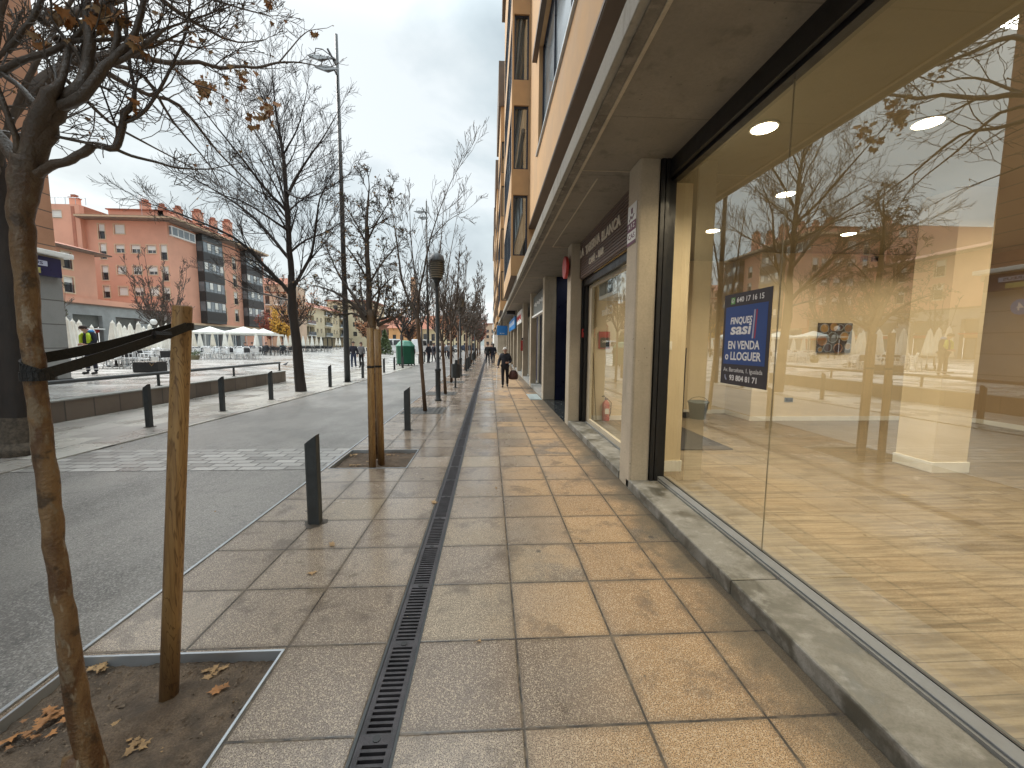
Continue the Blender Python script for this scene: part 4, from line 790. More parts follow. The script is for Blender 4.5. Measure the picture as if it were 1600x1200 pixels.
# ground floor arcade in grey stone: real openings with shopfronts behind
ar = [(15.6 + k * 4.95, 0.5, 18.9 + k * 4.95, 4.55) for k in range(-3, 3)]
wall(F4, 28.6, 5.75, ar, 0.5, 'arcade', 'greystone', sb, 0.3); MB().fbox(F4, -1, 0.0, 5.75, 28.9, 0.25, 6.35).build('parapet', 'salmon', sb); MB().fbox(F4, -1, 0.0, 5.60, 28.9, 0.15, 5.748).build('band', 'roofbrown', sb)
MB().fbox(F4, -1, -12, 6.30, 28.0, 0.0, 6.34).build('terrace_roof', 'salmon', sb)
for k, (a, b, c, d) in enumerate(ar):
    MB().fbox(F4, a, -0.6, 3.3, c, -0.45, d).build('shop_fascia', 'signgrey', sb); MB().fbox(F4, a, -0.62, b, c, -0.58, 3.3).build('shop_front', 'brownfascia', sb)
    MB().fbox(F4, a + 0.1, -0.45, 3.0, c - 0.1, 0.3, 3.12).build('awning', ['white', 'red', 'signgrey'][k % 3], sb); MB().fbox(F4, a + 0.1, -0.4, 2.65, c - 0.1, -0.35, 3.0).build('shop_sign', ['red', 'orange', 'red'][k % 3], sb)
    for q in range(3): MB().fbox(F4, a + 0.3 + q * 1.0, -0.57, 0.6, a + 1.1 + q * 1.0, -0.54, 2.5).build('shop_window', 'paneblue', sb)
F5 = (Vector((-42.9, 58.7, 0)), Y_, X_); ar2 = [(1.2 + k * 4.6, 0.5, 4.6 + k * 4.6, 3.6) for k in range(4)]
wall(F5, 20.5, 4.15, ar2, 0.5, 'arcade', 'greystone', sb, 0.2); MB().fbox(F5, 0, 0.0, 4.15, 20.6, 0.5, 4.4).build('band', 'surround', sb)
for (a, b, c, d) in ar2: MB().fbox(F5, a, -0.62, b, c, -0.52, d).build('shop_front', 'paneblue', sb); MB().fbox(F5, a, -0.5, 2.9, c, -0.42, d).build('shop_fascia', 'signgrey', sb)


# ------------------------------------------------------------------ beige building with balconies, pale yellow terrace
bb = thing('balcony_building', 'pinkish beige building with white balcony slabs and a red mansard roof', 'building', (-48, 92, 0.45))
F = (Vector((-54.5, 92, 0)), X_, -Y_); ops = []
for z in (4.2, 7.1, 10.0): ops += [(3.9, z, 6.6, z + 2.2), (8.4, z, 10.0, z + 2.2)]
ops += [(5.3, 12.9, 6.6, 13.9)]
wall(F, 11.2, 14.4, ops, 0.9, 'wall', 'beige', bb, 0.3)
for q in ops[:-1]: window(F, q, bb, 0.85, sur=0, mull=1, blind=0.15)
window(F, ops[-1], bb, 0.2, mull=1, sur=0.1)
for z in (4.0, 6.9, 9.8):
    for a, c in ((3.3, 7.0), (8.0, 10.5)):
        MB().fbox(F, a, 0, z - 0.05, c, 1.1, z + 0.14).build('balcony_slab', 'white', bb); mb = MB(); mb.fbox(F, a, 1.04, z + 1.0, c, 1.08, z + 1.05)
        k = a
        while k < c: mb.fbox(F, k, 1.045, z + 0.14, k + 0.03, 1.075, z + 1.0); k += 0.16
        mb.build('railing', 'white' if a > 5 else 'rail', bb)
MB().poly([(-54.9, 91.7, 14.3), (-42.9, 91.7, 14.3), (-43.4, 94.5, 16.0), (-54.9, 94.5, 16.0)]).build('roof', 'rooftile', bb); MB().box(-54.5, 91.98, 12.4, -43.3, 91.995, 12.7).build('band', 'rooftile', bb)
MB().box(-60, 92.9, 0.3, -43.3, 99, 14.3).build('wall', 'beige', bb)
yb = thing('terrace_building', 'long pale yellow building with dark recessed balconies facing the plaza', 'building', (-46, 112, 0.3))
F = (Vector((-46.0, 96, 0)), Y_, X_); ops = []; sm = []
for a in (9.3, 20.5, 31.5):
    for z in (3.6, 6.5): ops.append((a, z, a + 4.4, z + 2.3))
    if a > 10: ops.append((a, 9.3, a + 4.4, 10.6))
for a in (2.2, 5.2, 15.2, 17.6, 26.8, 29.0):
    for z in (4.4, 7.3): sm.append((a, z, a + 0.9, z + 1.1))
wall(F, 36, 10.7, ops + sm, 0.9, 'wall', 'yellowr', yb, 0.3)
for q in ops: MB().fbox(F, q[0], -1.4, q[1], q[2], -0.9, q[3]).build('loggia', 'steel_dark', yb); MB().fbox(F, q[0] - 0.1, 0, q[1] - 0.1, q[2] + 0.1, 0.5, q[1] + 0.1).build('balcony_slab', 'white', yb); MB().fbox(F, q[0] - 0.1, 0.4, q[1] + 0.1, q[2] + 0.1, 0.45, q[1] + 0.95).build('railing', 'paneblue', yb); MB().fbox(F, q[0] + 2.1, -0.9, q[1], q[0] + 2.4, -0.3, q[3]).build('divider', 'yellowr', yb)
for q in sm: window(F, q, yb, 0.25, sur=0.06, mull=0)
MB().fbox(F, -0.3, -6, 10.7, 36.2, 0.5, 10.85).build('eaves', 'surround', yb); MB().poly([(-45.3, 95.6, 10.85), (-45.3, 132.4, 10.85), (-51, 132.4, 13), (-51, 95.6, 13)]).build('roof', 'rooftile', yb); MB().box(-56, 96, 0.3, -46.0, 96.1, 10.7).box(-56, 131.9, 0.3, -46, 132, 10.7).build('wall', 'yellowr', yb); MB().fbox(F, 0, 0.0, 3.0, 36, 2.5, 3.15).build('porch_roof', 'steel_dark', yb)
for k in range(12): MB().fbox(F, 0.5 + k * 3.1, 2.2, 0.3, 0.7 + k * 3.1, 2.4, 3.0).build('porch_post', 'steel_dark', yb)
hb = thing('far_block', 'taller plain yellowish block behind the pale yellow building', 'building', (-46, 140, 0)); MB().box(-52, 134, 0, -38, 150, 15).build('wall', 'yellowr', hb); MB().box(-52.5, 133.5, 15, -37.5, 150.5, 15.4).build('roof', 'rooftile', hb); Fh = (Vector((-52, 134, 0)), X_, -Y_)
for z in (4, 7, 10, 12.4):
    for a in (2, 5, 8, 11): MB().fbox(Fh, a, 0, z, a + 1.2, 0.03, z + 1.4).build('window', 'pane', hb)
bt = thing('brick_stack', 'tall tapering square brick chimney stack behind the trees', 'chimney', (-27.3, 150, 0)); MB().lathe((-27.3, 150, 0), [(1.35, 0), (1.25, 14), (1.0, 24.5), (1.15, 24.7), (1.15, 25.4)], 4).build('shaft', 'brickred', bt)
rb = thing('tiled_roof_building', 'low cream building with a hipped orange tiled roof closing the street', 'building', (-12, 130, 0)); F = (Vector((-22.2, 130, 0)), X_, -Y_)
ops = [(1.2 + k * 2.55, 2.6, 2.3 + k * 2.55, 4.8) for k in range(7)] + [(1.2 + k * 2.55, 0.2, 2.3 + k * 2.55, 2.0) for k in range(7)]
wall(F, 18.6, 6.3, ops, 0.3, 'wall', pm('cream_render', (0.66, 0.56, 0.36), 0.9, 0.1, 0.5), rb, -0.1)
for q in ops: window(F, q, rb, 0.25, sur=0.1, mull=1, fm='rail')
MB().poly([(-23.2, 129, 6.3), (-2.6, 129, 6.3), (-6.6, 136, 10.9), (-20.8, 136, 10.9)]).poly([(-2.6, 129, 6.3), (-2.6, 145, 6.3), (-6.6, 136, 10.9)]).poly([(-23.2, 129, 6.3), (-20.8, 136, 10.9), (-23.2, 145, 6.3)]).build('roof', 'rooftile', rb); MB().box(-23.2, 129, 6.2, -2.6, 145, 6.3).build('eaves', 'surround', rb); MB().box(-3.7, 130, 0, -3.5, 145, 6.2).build('wall', 'beige', rb)
ob = thing('orange_house', 'plain orange house left of the cream building', 'building', (-26, 128, 0)); MB().box(-31, 127, 0, -23.4, 140, 6.4).build('wall', 'orange', ob); MB().poly([(-31.5, 126.5, 6.4), (-23, 126.5, 6.4), (-23, 134, 8.4), (-31.5, 134, 8.4)]).build('roof', 'rooftile', ob); Fo = (Vector((-31, 127, 0)), X_, -Y_)
for a in (1.2, 3.4, 5.6): MB().fbox(Fo, a, 0, 2.8, a + 1, 0.04, 4.4).build('window', 'pane', ob)
rh = thing('row_house', 'brownish red terrace houses far across the plaza', 'building', (-38, 145, 0)); MB().box(-42, 142, 0, -29, 152, 8).build('wall', pm('red_brown_render', (0.33, 0.19, 0.14), 0.9, 0.2, 0.5), rh); MB().poly([(-42.5, 141.5, 8), (-28.5, 141.5, 8), (-28.5, 147, 11), (-42.5, 147, 11)]).build('roof', 'rooftile', rh); Fr = (Vector((-42, 142, 0)), X_, -Y_)
for z in (1.4, 4.6):
    for k in range(6): MB().fbox(Fr, 0.9 + k * 2, 0, z, 1.9 + k * 2, 0.04, z + 1.6).build('window', 'pane', rh)
pbk = thing('pale_building', 'narrow pale building at the far end of the arcade', 'building', (1.3, 88, 0)); MB().box(0.9, 86, 0, 12, 118, 13).build('wall', 'white', pbk); Fp = (Vector((0.9, 86, 0)), Y_, -X_)
for z in (4, 7, 10):
    for k in range(8): MB().fbox(Fp, 1.5 + k * 3.8, 0, z, 3 + k * 3.8, 0.04, z + 1.5).build('window', 'pane', pbk)
for (x0, x1, y, h, m_, lab) in ((-2.5, 6, 190, 11, 'beige', 'small beige building at the very end of the street'), (5, 16, 175, 9, 'yellowr', 'pale building behind the end of the arcade')):
    o = thing('distant_building', lab, 'building', (x0, y, 0)); MB().box(x0, y, 0, x1, y + 8, h).build('wall', m_, o); MB().box(x0 - .3, y - .3, h, x1 + .3, y + 8, h + .4).build('roof', 'rooftile', o); Fd = (Vector((x0, y, 0)), X_, -Y_)
    for z in (1.5, 4.5, 7):
        for k in range(3): MB().fbox(Fd, 1 + k * 2.4, 0, z, 2.2 + k * 2.4, 0.04, z + 1.4).build('window', 'pane', o)
mb = MB(); hr = random.Random(5); N_ = 40
for i in range(N_):
    x0 = -420 + i * 21; x1 = x0 + 21; h0 = 22 + 16 * noise.noise(Vector((x0 / 130, 0, 5))) + 4 * noise.noise(Vector((x0 / 30, 0, 5))); h1 = 22 + 16 * noise.noise(Vector((x1 / 130, 0, 5))) + 4 * noise.noise(Vector((x1 / 30, 0, 5)))
    mb.quad((x0, 560, -1), (x1, 560, -1), (x1, 640, h1), (x0, 640, h0)); mb.quad((x0, 640, h0), (x1, 640, h1), (x1, 760, -1), (x0, 760, -1))
tag(mb.build('hills', pm('far_hill', (0.16, 0.18, 0.17), 0.95, 0.2, 0.02)), kind='structure')
# ------------------------------------------------------------------ bollards, lamps, masts, bins
def bollard_mesh(nm, par):
    KX = 1.15; sec = [(-.05, -.022), (-.028, -.045), (.048, -.045), (.05, .03), (.03, .045), (-.05, .045)]; mb = MB(); n = len(sec)
    sec = [(a * KX, b) for a, b in sec]
    for (x, y) in sec: mb.v.append((x, y, -0.02))
    for (x, y) in sec: mb.v.append((x, y, 0.755 + (x + .05) * 0.75))
    for j in range(n): mb.f.append((j, (j + 1) % n, (j + 1) % n + n, j + n))
    mb.f.append(tuple(range(n, 2 * n))); mb.f.append(tuple(reversed(range(n)))); return mb.build(nm, 'steel_dark', None, bevel=0.004)
bol = None
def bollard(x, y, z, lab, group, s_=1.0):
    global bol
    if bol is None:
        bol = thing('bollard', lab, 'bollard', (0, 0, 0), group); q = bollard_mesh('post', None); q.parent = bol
        q = MB().lathe((0, 0, 0), [(0.085, -0.01), (0.10, 0.003), (0.07, 0.006), (0.05, 0.009)], 16, lambda t, z, k: 1 + .18 * math.sin(3 * t) + .12 * math.sin(7 * t + 1)).build('base_shade_ring', pm('base_shade_brown', (0.06, 0.048, 0.036), .7, .4, 30), bol); o = bol; o.location = (x, y, z)  # dark ring round the foot: base shading put in as colour
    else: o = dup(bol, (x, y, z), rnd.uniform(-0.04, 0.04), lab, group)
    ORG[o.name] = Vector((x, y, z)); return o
gR, gL = 'dark slanted bollards along the pavement kerb', 'dark slanted bollards along the far side of the road'
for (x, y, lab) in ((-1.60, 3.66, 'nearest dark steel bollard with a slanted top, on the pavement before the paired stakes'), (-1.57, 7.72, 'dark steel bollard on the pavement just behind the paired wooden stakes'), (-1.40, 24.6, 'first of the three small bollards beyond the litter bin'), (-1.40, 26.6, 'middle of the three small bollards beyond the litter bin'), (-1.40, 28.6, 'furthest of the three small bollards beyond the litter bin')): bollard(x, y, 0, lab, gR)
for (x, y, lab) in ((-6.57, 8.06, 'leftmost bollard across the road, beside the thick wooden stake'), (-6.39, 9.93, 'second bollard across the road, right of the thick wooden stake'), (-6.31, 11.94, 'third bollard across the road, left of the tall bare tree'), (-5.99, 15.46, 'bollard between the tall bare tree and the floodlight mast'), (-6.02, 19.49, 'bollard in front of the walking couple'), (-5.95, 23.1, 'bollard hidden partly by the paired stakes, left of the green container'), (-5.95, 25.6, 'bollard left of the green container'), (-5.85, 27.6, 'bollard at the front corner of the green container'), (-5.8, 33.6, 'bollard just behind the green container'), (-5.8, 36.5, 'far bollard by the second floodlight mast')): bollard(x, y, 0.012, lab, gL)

def street_lamp(x, y, lab):
    o = thing('street_lamp', lab, 'street lamp', (x, y, 0), 'louvred street lamps in the row of slim trees')
    MB().lathe((x, y, 0), [(0.10, 0), (0.10, 0.03), (0.075, 0.05), (0.075, 0.86), (0.09, 0.87), (0.09, 0.92), (0.056, 0.95), (0.048, 3.28), (0.04, 3.3)], 16).build('post', 'steel_dark', o, True)
    MB().lathe((x, y, 0), [(0.045, 3.28), (0.06, 3.36), (0.12, 3.46), (0.14, 3.49), (0.05, 3.50)], 18).build('cup', 'steel_dark', o, True)
    MB().lathe((x, y, 0), [(0.13, 3.48), (0.17, 3.6), (0.185, 3.75), (0.18, 3.9), (0.17, 3.96)], 20).build('globe', pm('frosted_globe', (0.50, 0.44, 0.33), 0.5), o, True)
    mb = MB()
    for k in range(8):
        z = 3.49 + k * 0.06; r = 0.20 * math.sin(math.pi * (0.22 + 0.38 * k / 7)) + 0.035; mb.lathe((x, y, z), [(r - 0.05, 0.012), (r, 0), (r, 0.018), (r - 0.05, 0.03)], 20)
    mb.build('louvres', 'steel_dark', o); MB().lathe((x, y, 3.96), [(0.225, 0), (0.22, 0.05), (0.19, 0.14), (0.13, 0.22), (0.05, 0.255), (0.01, 0.26)], 20).build('cap', pm('lamp_cap', (0.10, 0.11, 0.12), 0.5), o, True)
    MB().box(x - 0.16, y - 0.05, 3.22, x - 0.04, y + 0.05, 3.4).build('side_unit', 'greystone', o, bevel=0.02)
for y, lab in ((11.8, 'nearest street lamp with a striped louvred globe'), (20.9, 'second street lamp with louvred globe, behind the litter bin'), (31, 'third street lamp with louvred globe'), (41, 'fourth street lamp, far along the pavement')): street_lamp(-1.50, y, lab)

def mast(x, y, lab, h=13.75):
    o = thing('floodlight_mast', lab, 'mast', (x, y, 0), 'tall steel floodlight masts at the plaza edge')
    MB().tube([(x, y, 0), (x, y, h * .5), (x, y, h)], [0.125, 0.09, 0.055], 14).build('pole', 'steel_dark', o, True); MB().lathe((x, y, 0), [(0.19, 0), (0.19, 0.025), (0.13, 0.03)], 16).build('base', 'steel_black', o)
    for (z, sx_, dx, dy) in ((h - .95, 1, -0.62, -0.1), (h - 1.55, -1, -0.25, -0.45)):
        c = Vector((x + dx, y + dy, z)); mb = MB(); q = [(-.46, -.16, .0), (.0, -.26, -.22), (.48, -.12, -.08), (.46, .2, .14), (0, .26, .22), (-.46, .16, .08)]
        i = len(mb.v); mb.v += [(c.x + a, c.y + b, c.z + d) for a, b, d in q] + [(c.x, c.y, c.z + .12), (c.x + .05, c.y, c.z - .16)]
        for k in range(6): mb.f += [(i + k, i + (k + 1) % 6, i + 6), (i + (k + 1) % 6, i + k, i + 7)]
        mb.build('floodlight', 'steel_black', o, bevel=0.02); MB().tube([(x, y, z + .0), (c.x + .25, c.y, c.z + .05)], 0.035, 6).tube([(c.x - .2, c.y, c.z + .1), (c.x - .15, c.y, c.z + .34), (c.x + .1, c.y, c.z + .32), (x, y, z)], 0.018, 5).build('bracket', 'steel_dark', o)
    MB().tube([(x, y, h - 1.2), (x - 0.35, y, h - .55)], 0.045, 6).build('strut', 'steel_dark', o)
mast(-6.05, 17.5, 'tall dark floodlight mast with two lamp heads, right of the big bare tree'); mast(-5.4, 36, 'distant floodlight mast behind the slim trees')

def litter_bin(x, y, lab):
    o = thing('litter_bin', lab, 'bin', (x, y, 0), 'dark post mounted litter bins'); MB().tube([(x - .02, y, 0), (x - .02, y, 0.95)], 0.035, 10).lathe((x - .02, y, 0), [(0.09, 0), (0.09, 0.02), (0.04, 0.025)], 10).build('post', 'steel_dark', o)
    MB().lathe((x, y - 0.02, 0.38), [(0.15, 0), (0.17, 0.02), (0.175, 0.5), (0.18, 0.52), (0.155, 0.52), (0.15, 0.1)], 14).build('basket', 'steel_dark', o); MB().box(x - .03, y - .1, 0.9, x + .07, y + .04, 1.06).build('ashtray', 'steel_dark', o, bevel=0.01)
litter_bin(-1.27, 15.3, 'nearest litter bin on a post, at the foot of the tree row'); litter_bin(-1.3, 33, 'second litter bin, far down the pavement')

gc = thing('recycling_container', 'green street recycling container with a pale green lid beside the road', 'container', (-6.3, 29.6, 0.012)); cx_, cy_ = -6.4, 31.2
MB().lathe((cx_, cy_, 0.1), [(0.66, 0), (0.70, 0.1), (0.72, 1.35)], 8, lambda t, z, k: 1).build('body', 'green', gc, bevel=0.03); MB().lathe((cx_, cy_, 1.45), [(0.75, 0), (0.72, 0.06), (0.45, 0.38), (0.12, 0.45)], 8).build('lid', 'greenlid', gc, bevel=0.02)
for k in range(6): a = k * math.pi / 3; MB().box(cx_ + .66 * math.cos(a) - .04, cy_ + .66 * math.sin(a) - .04, 0.0, cx_ + .66 * math.cos(a) + .04, cy_ + .66 * math.sin(a) + .04, 0.16).build('foot', 'steel_black', gc)
MB().box(cx_ + 0.68, cy_ - .2, 1.0, cx_ + 0.72, cy_ + .2, 1.25).build('flap', 'steel_black', gc)

# stakes and strap
st = thing('wooden_stake', 'thick round pine stake standing in the nearest tree pit', 'stake', (-1.52, 1.85, -0.04)); tp = atY(285, 478, 1.93)
MB().tube([(-1.523, 1.85, -0.06), tuple(Vector((-1.523, 1.85, 0)).lerp(tp, 0.5) + Vector((0.004, 0, 0))), tuple(tp - Vector((0, 0, .006))), tuple(tp)], [0.0375, 0.0375, 0.0368, 0.0345], 28).build('shaft', 'stake', st, True)
A_TR = [(155, 1235, 1.5, .070), (122, 1110, 1.5, .060), (101, 960, 1.5, .050), (84, 850, 1.5, .048), (76, 760, 1.5, .050), (62, 650, 1.5, .048), (53, 560, 1.5, .047), (44, 490, 1.5, .049), (38, 400, 1.5, .050), (34, 330, 1.5, .056), (40, 275, 1.5, .070), (48, 240, 1.5, .066)]
def strap_pt(px_, py_, Y): return atY(px_, py_, Y)
tc_ = strap_pt(58, 572, 1.5); sc = Vector((-1.523, 1.85, 0)).lerp(tp, (strap_pt(283, 510, 1.92).z) / tp.z)
sb_ = thing('tree_strap', 'black rubber strap tying the nearest trunk to the thick stake', 'strap', tuple((tc_ + sc) / 2))
def band(mb, pts, hw, up=Z_):
    for k in range(len(pts) - 1):
        a, b = pts[k], pts[k + 1]; d = (b - a).normalized(); u = (up - d * up.dot(d)).normalized(); n = d.cross(u) * 0.0035
        i = len(mb.v)
        for p in (a, b):
            for s1, s2 in ((-1, -1), (1, -1), (1, 1), (-1, 1)): q = p + u * (s2 * hw) + n * s1; mb.v.append(tuple(q))
        mb.f += [tuple(i + j for j in q) for q in ((0, 1, 5, 4), (1, 2, 6, 5), (2, 3, 7, 6), (3, 0, 4, 7), (0, 3, 2, 1), (4, 5, 6, 7))]
rt, rs = 0.037, 0.042; mb = MB()
dv = (sc - tc_); dh = Vector((dv.x, dv.y, 0)).normalized(); nn = Vector((-dh.y, dh.x, 0))
front = [tc_ - nn * -rt, sc - nn * -rs]; 
loop = []
for k in range(0, 13): a = math.pi * k / 12 + math.pi / 2; loop.append(tc_ + (dh * math.cos(a) + nn * math.sin(a)) * rt + Z_ * (-0.004 * k + 0.02))
mb2 = MB(); band(mb2, loop, 0.016)
q0 = loop[-1]; seg = [q0.lerp(sc - nn * rs, t) + Z_ * (-0.008 * math.sin(t * math.pi) + 0.0) for t in [i / 12 for i in range(13)]]; band(mb2, seg, 0.0185)
loop2 = [sc + (dh * math.cos(a) + nn * math.sin(a)) * rs for a in [(-math.pi / 2 + math.pi * k / 12) for k in range(13)]]; band(mb2, loop2, 0.016)
q0 = loop[0]; seg = [q0.lerp(sc + nn * rs, t) + Z_ * (-0.012 * math.sin(t * math.pi) - 0.0) for t in [i / 12 for i in range(13)]]; band(mb2, seg, 0.0185)
loop3 = [tc_ + (dh * math.cos(a) + nn * math.sin(a)) * (rt + 0.004) + Z_ * -0.035 for a in [2 * math.pi * k / 20 for k in range(21)]]; band(mb2, loop3, 0.015)
mb2.build('strap', 'rubber', sb_); mid = (loop[-1] + (sc - nn * rs)) / 2
kk = q = (sc - nn * rs).lerp(loop[-1], 0.22); MB().tube([tuple(kk - dh * 0.03), tuple(kk + dh * 0.03)], 0.018, 6).build('buckle', 'rubber', sb_)
for (x, y, h, lab, ln) in ((-1.568, 5.37, 1.85, 'left one of the two pale stakes in the second tree pit, the nearer one', 0.018), (-1.515, 5.62, 1.84, 'right one of the two pale stakes in the second tree pit, the further one', -0.01)):
    o = thing('wooden_stake', lab, 'stake', (x, y, -0.04), 'pair of stakes in the second tree pit'); MB().tube([(x, y, -0.05), (x + ln * .5, y, h * .5), (x + ln, y, h)], [0.046, 0.045, 0.043], 22).build('shaft', 'stake', o, True); MB().tube([(x + ln * .72 - .0, y, h * .72), (x + ln * .73, y, h * .735)], 0.0475, 22).build('tie', 'rubber', o)

# ------------------------------------------------------------------ trees
def rot_rand(d, ang, rng):
    a = d.orthogonal().normalized(); a.rotate(Quaternion(d, rng.uniform(0, 2 * math.pi))); v = d.copy(); v.rotate(Quaternion(a, ang)); return v
def grow(mb, p, d, L, r, lvl, rng, o, tips):
    n = o.get('seg', 5) if L > 0.3 else 3; step = L / n; pts = [p.copy()]; dirs = [d.copy()]; q = p.copy(); dd = d.copy()
    for k in range(n):
        dd = (dd + Vector((rng.gauss(0, 1), rng.gauss(0, 1), rng.gauss(0, 1))) * o.get('wob', .16) + Z_ * o.get('up', .08)).normalized(); q = q + dd * step; pts.append(q.copy()); dirs.append(dd.copy())
    re = max(o.get('rmin', .002), r * 0.45); rr = [r + (re - r) * k / n for k in range(n + 1)]
    mb.tube(pts, rr, 3 if r < 0.02 else 5 if r < .05 else 7, cap=False)
    if lvl <= 0: tips.append((pts[-1], dirs[-1])); return
    m = rng.randint(*o.get('kids', (4, 6)))
    for k in range(m):
        t = 0.18 + 0.82 * (k + rng.random()) / m; i = min(n - 1, int(t * n)); base = pts[i].lerp(pts[i + 1], t * n - i)
        v = rot_rand(dirs[i + 1], R(rng.uniform(*o.get('ang', (25, 60)))), rng); v = (v + Z_ * o.get('up', .08)).normalized()
        grow(mb, base, v, L * rng.uniform(.42, .68) * (1.15 - .45 * t), max(o.get('rmin', .002), rr[i] * 0.55), lvl - 1, rng, o, tips)
def limb(mb, pts, rads, lvl, rng, o, tips, L=1.0, dens=3.0, t0=0.15):
    """a hand-shaped limb with side branches sprouting from it"""
    fine = []; fr = []; q_ = [pts[0] * 2 - pts[1]] + list(pts) + [pts[-1] * 2 - pts[-2]]; sm, sr = [], []
    for k in range(1, len(q_) - 2):
        for t in (0, .34, .67):
            a, b, c, d = q_[k - 1:k + 3]; sm.append((b * 2 + (c - a) * t + (a * 2 - b * 5 + c * 4 - d) * t * t + (b * 3 - a - c * 3 + d) * t ** 3) * .5); sr.append(rads[k - 1] + (rads[k] - rads[k - 1]) * t)
    pts = sm + [pts[-1]]; rads = sr + [rads[-1]]
    for k in range(len(pts) - 1):
        for s_ in range(1):
            t = 0; p = pts[k].lerp(pts[k + 1], t); r = rads[k] + (rads[k + 1] - rads[k]) * t; fine.append(p + Vector((rng.gauss(0, 1), rng.gauss(0, 1), rng.gauss(0, 1))) * r * 0.12); fr.append(r * (1 + rng.uniform(-.06, .08)))
    fine.append(pts[-1]); fr.append(rads[-1]); mb.tube(fine, fr, 5 if rads[0] < .02 else 12, cap=False)
    tot = sum((fine[i + 1] - fine[i]).length for i in range(len(fine) - 1)); cnt = int(tot * dens + rng.random())
    for c in range(cnt):
        t = t0 + (1 - t0) * (c + rng.random()) / max(1, cnt); i = min(len(fine) - 2, int(t * (len(fine) - 1))); d = (fine[i + 1] - fine[i]).normalized()
        v = rot_rand(d, R(rng.uniform(*o.get('ang', (25, 60)))), rng); v = (v + Z_ * o.get('up', .08) * 2).normalized(); grow(mb, fine[i], v, L * rng.uniform(.55, 1.1) * (1.15 - .4 * t), max(o.get('rmin', .002), fr[i] * .42), lvl, rng, o, tips)
    grow(mb, fine[-1], (fine[-1] - fine[-2]).normalized(), L * .6, fr[-1], lvl, rng, o, tips)
LEAF = [(0, 0), (.18, .02), (.5, -.1), (.38, .16), (.62, .42), (.34, .42), (.30, .62), (.14, .56), (0, 1.0), (-.14, .56), (-.30, .62), (-.34, .42), (-.62, .42), (-.38, .16), (-.5, -.1), (-.18, .02)]
def leaf(mb, p, s_, rng, flat=False, droop=False):
    if flat: q = Matrix.Rotation(rng.uniform(0, 6.28), 3, 'Z') @ Matrix.Rotation(rng.uniform(-.25, .25), 3, 'X')
    elif droop: q = Matrix.Rotation(rng.uniform(0, 6.28), 3, 'Z') @ Matrix.Rotation(R(-90) + rng.uniform(-.5, .5), 3, 'X')
    else: q = Matrix.Rotation(rng.uniform(0, 6.28), 3, 'Z') @ Matrix.Rotation(rng.uniform(-2, 2), 3, 'X')
    c = rng.uniform(.15, .5); i = len(mb.v)
    for (a, b) in LEAF: v = q @ Vector((a * s_, b * s_, (abs(a) * c - (b - .4) ** 2 * c * .8) * s_ * .6)); mb.v.append(tuple(p + v))
    mb.v.append(tuple(p + q @ Vector((0, .35 * s_, 0)))); n = len(LEAF)
    for k in range(n): mb.f.append((i + k, i + (k + 1) % n, i + n))
def smallleaf(mb, p, s_, rng):
    a = Vector((rng.gauss(0, 1), rng.gauss(0, 1), rng.gauss(0, 1))).normalized() * s_; b = a.orthogonal().normalized() * s_ * .6; i = len(mb.v)
    mb.v += [tuple(p - a * .5), tuple(p + b * .5), tuple(p + a * .6), tuple(p - b * .5)]; mb.f.append((i, i + 1, i + 2, i + 3))
def pxs(L_): return [atY(a, b, c) for (a, b, c, *_) in L_], [q[3] for q in L_]

# nearest plane tree (left edge of the view)
ta = thing('plane_tree', 'nearest young plane tree with peeling bark and knotted bare limbs, strapped to a stake', 'tree', (-1.56, 1.5, -0.04)); rg = random.Random(21)
p_, r_ = pxs(A_TR); r_ = [q * .60 for q in r_]; mb = MB(); fine, fr = [], []
for k in range(len(p_) - 1):
    for s_ in range(5): t = s_ / 5; fine.append(p_[k].lerp(p_[k + 1], t) + Vector((rg.gauss(0, .0016), rg.gauss(0, .0016), 0))); fr.append((r_[k] + (r_[k + 1] - r_[k]) * t) * (1 + rg.uniform(-.035, .035)))
mb.tube(fine, fr, 20); mb.lathe((-1.575, 1.49, -0.06), [(0.075, 0), (0.06, 0.04), (0.05, 0.10), (0.042, 0.14)], 14); mb.build('trunk', 'bark_plane', ta, True)
oA = dict(wob=.20, up=.06, rmin=.0016, kids=(4, 6), ang=(25, 65), seg=5); tips = []; mb = MB()
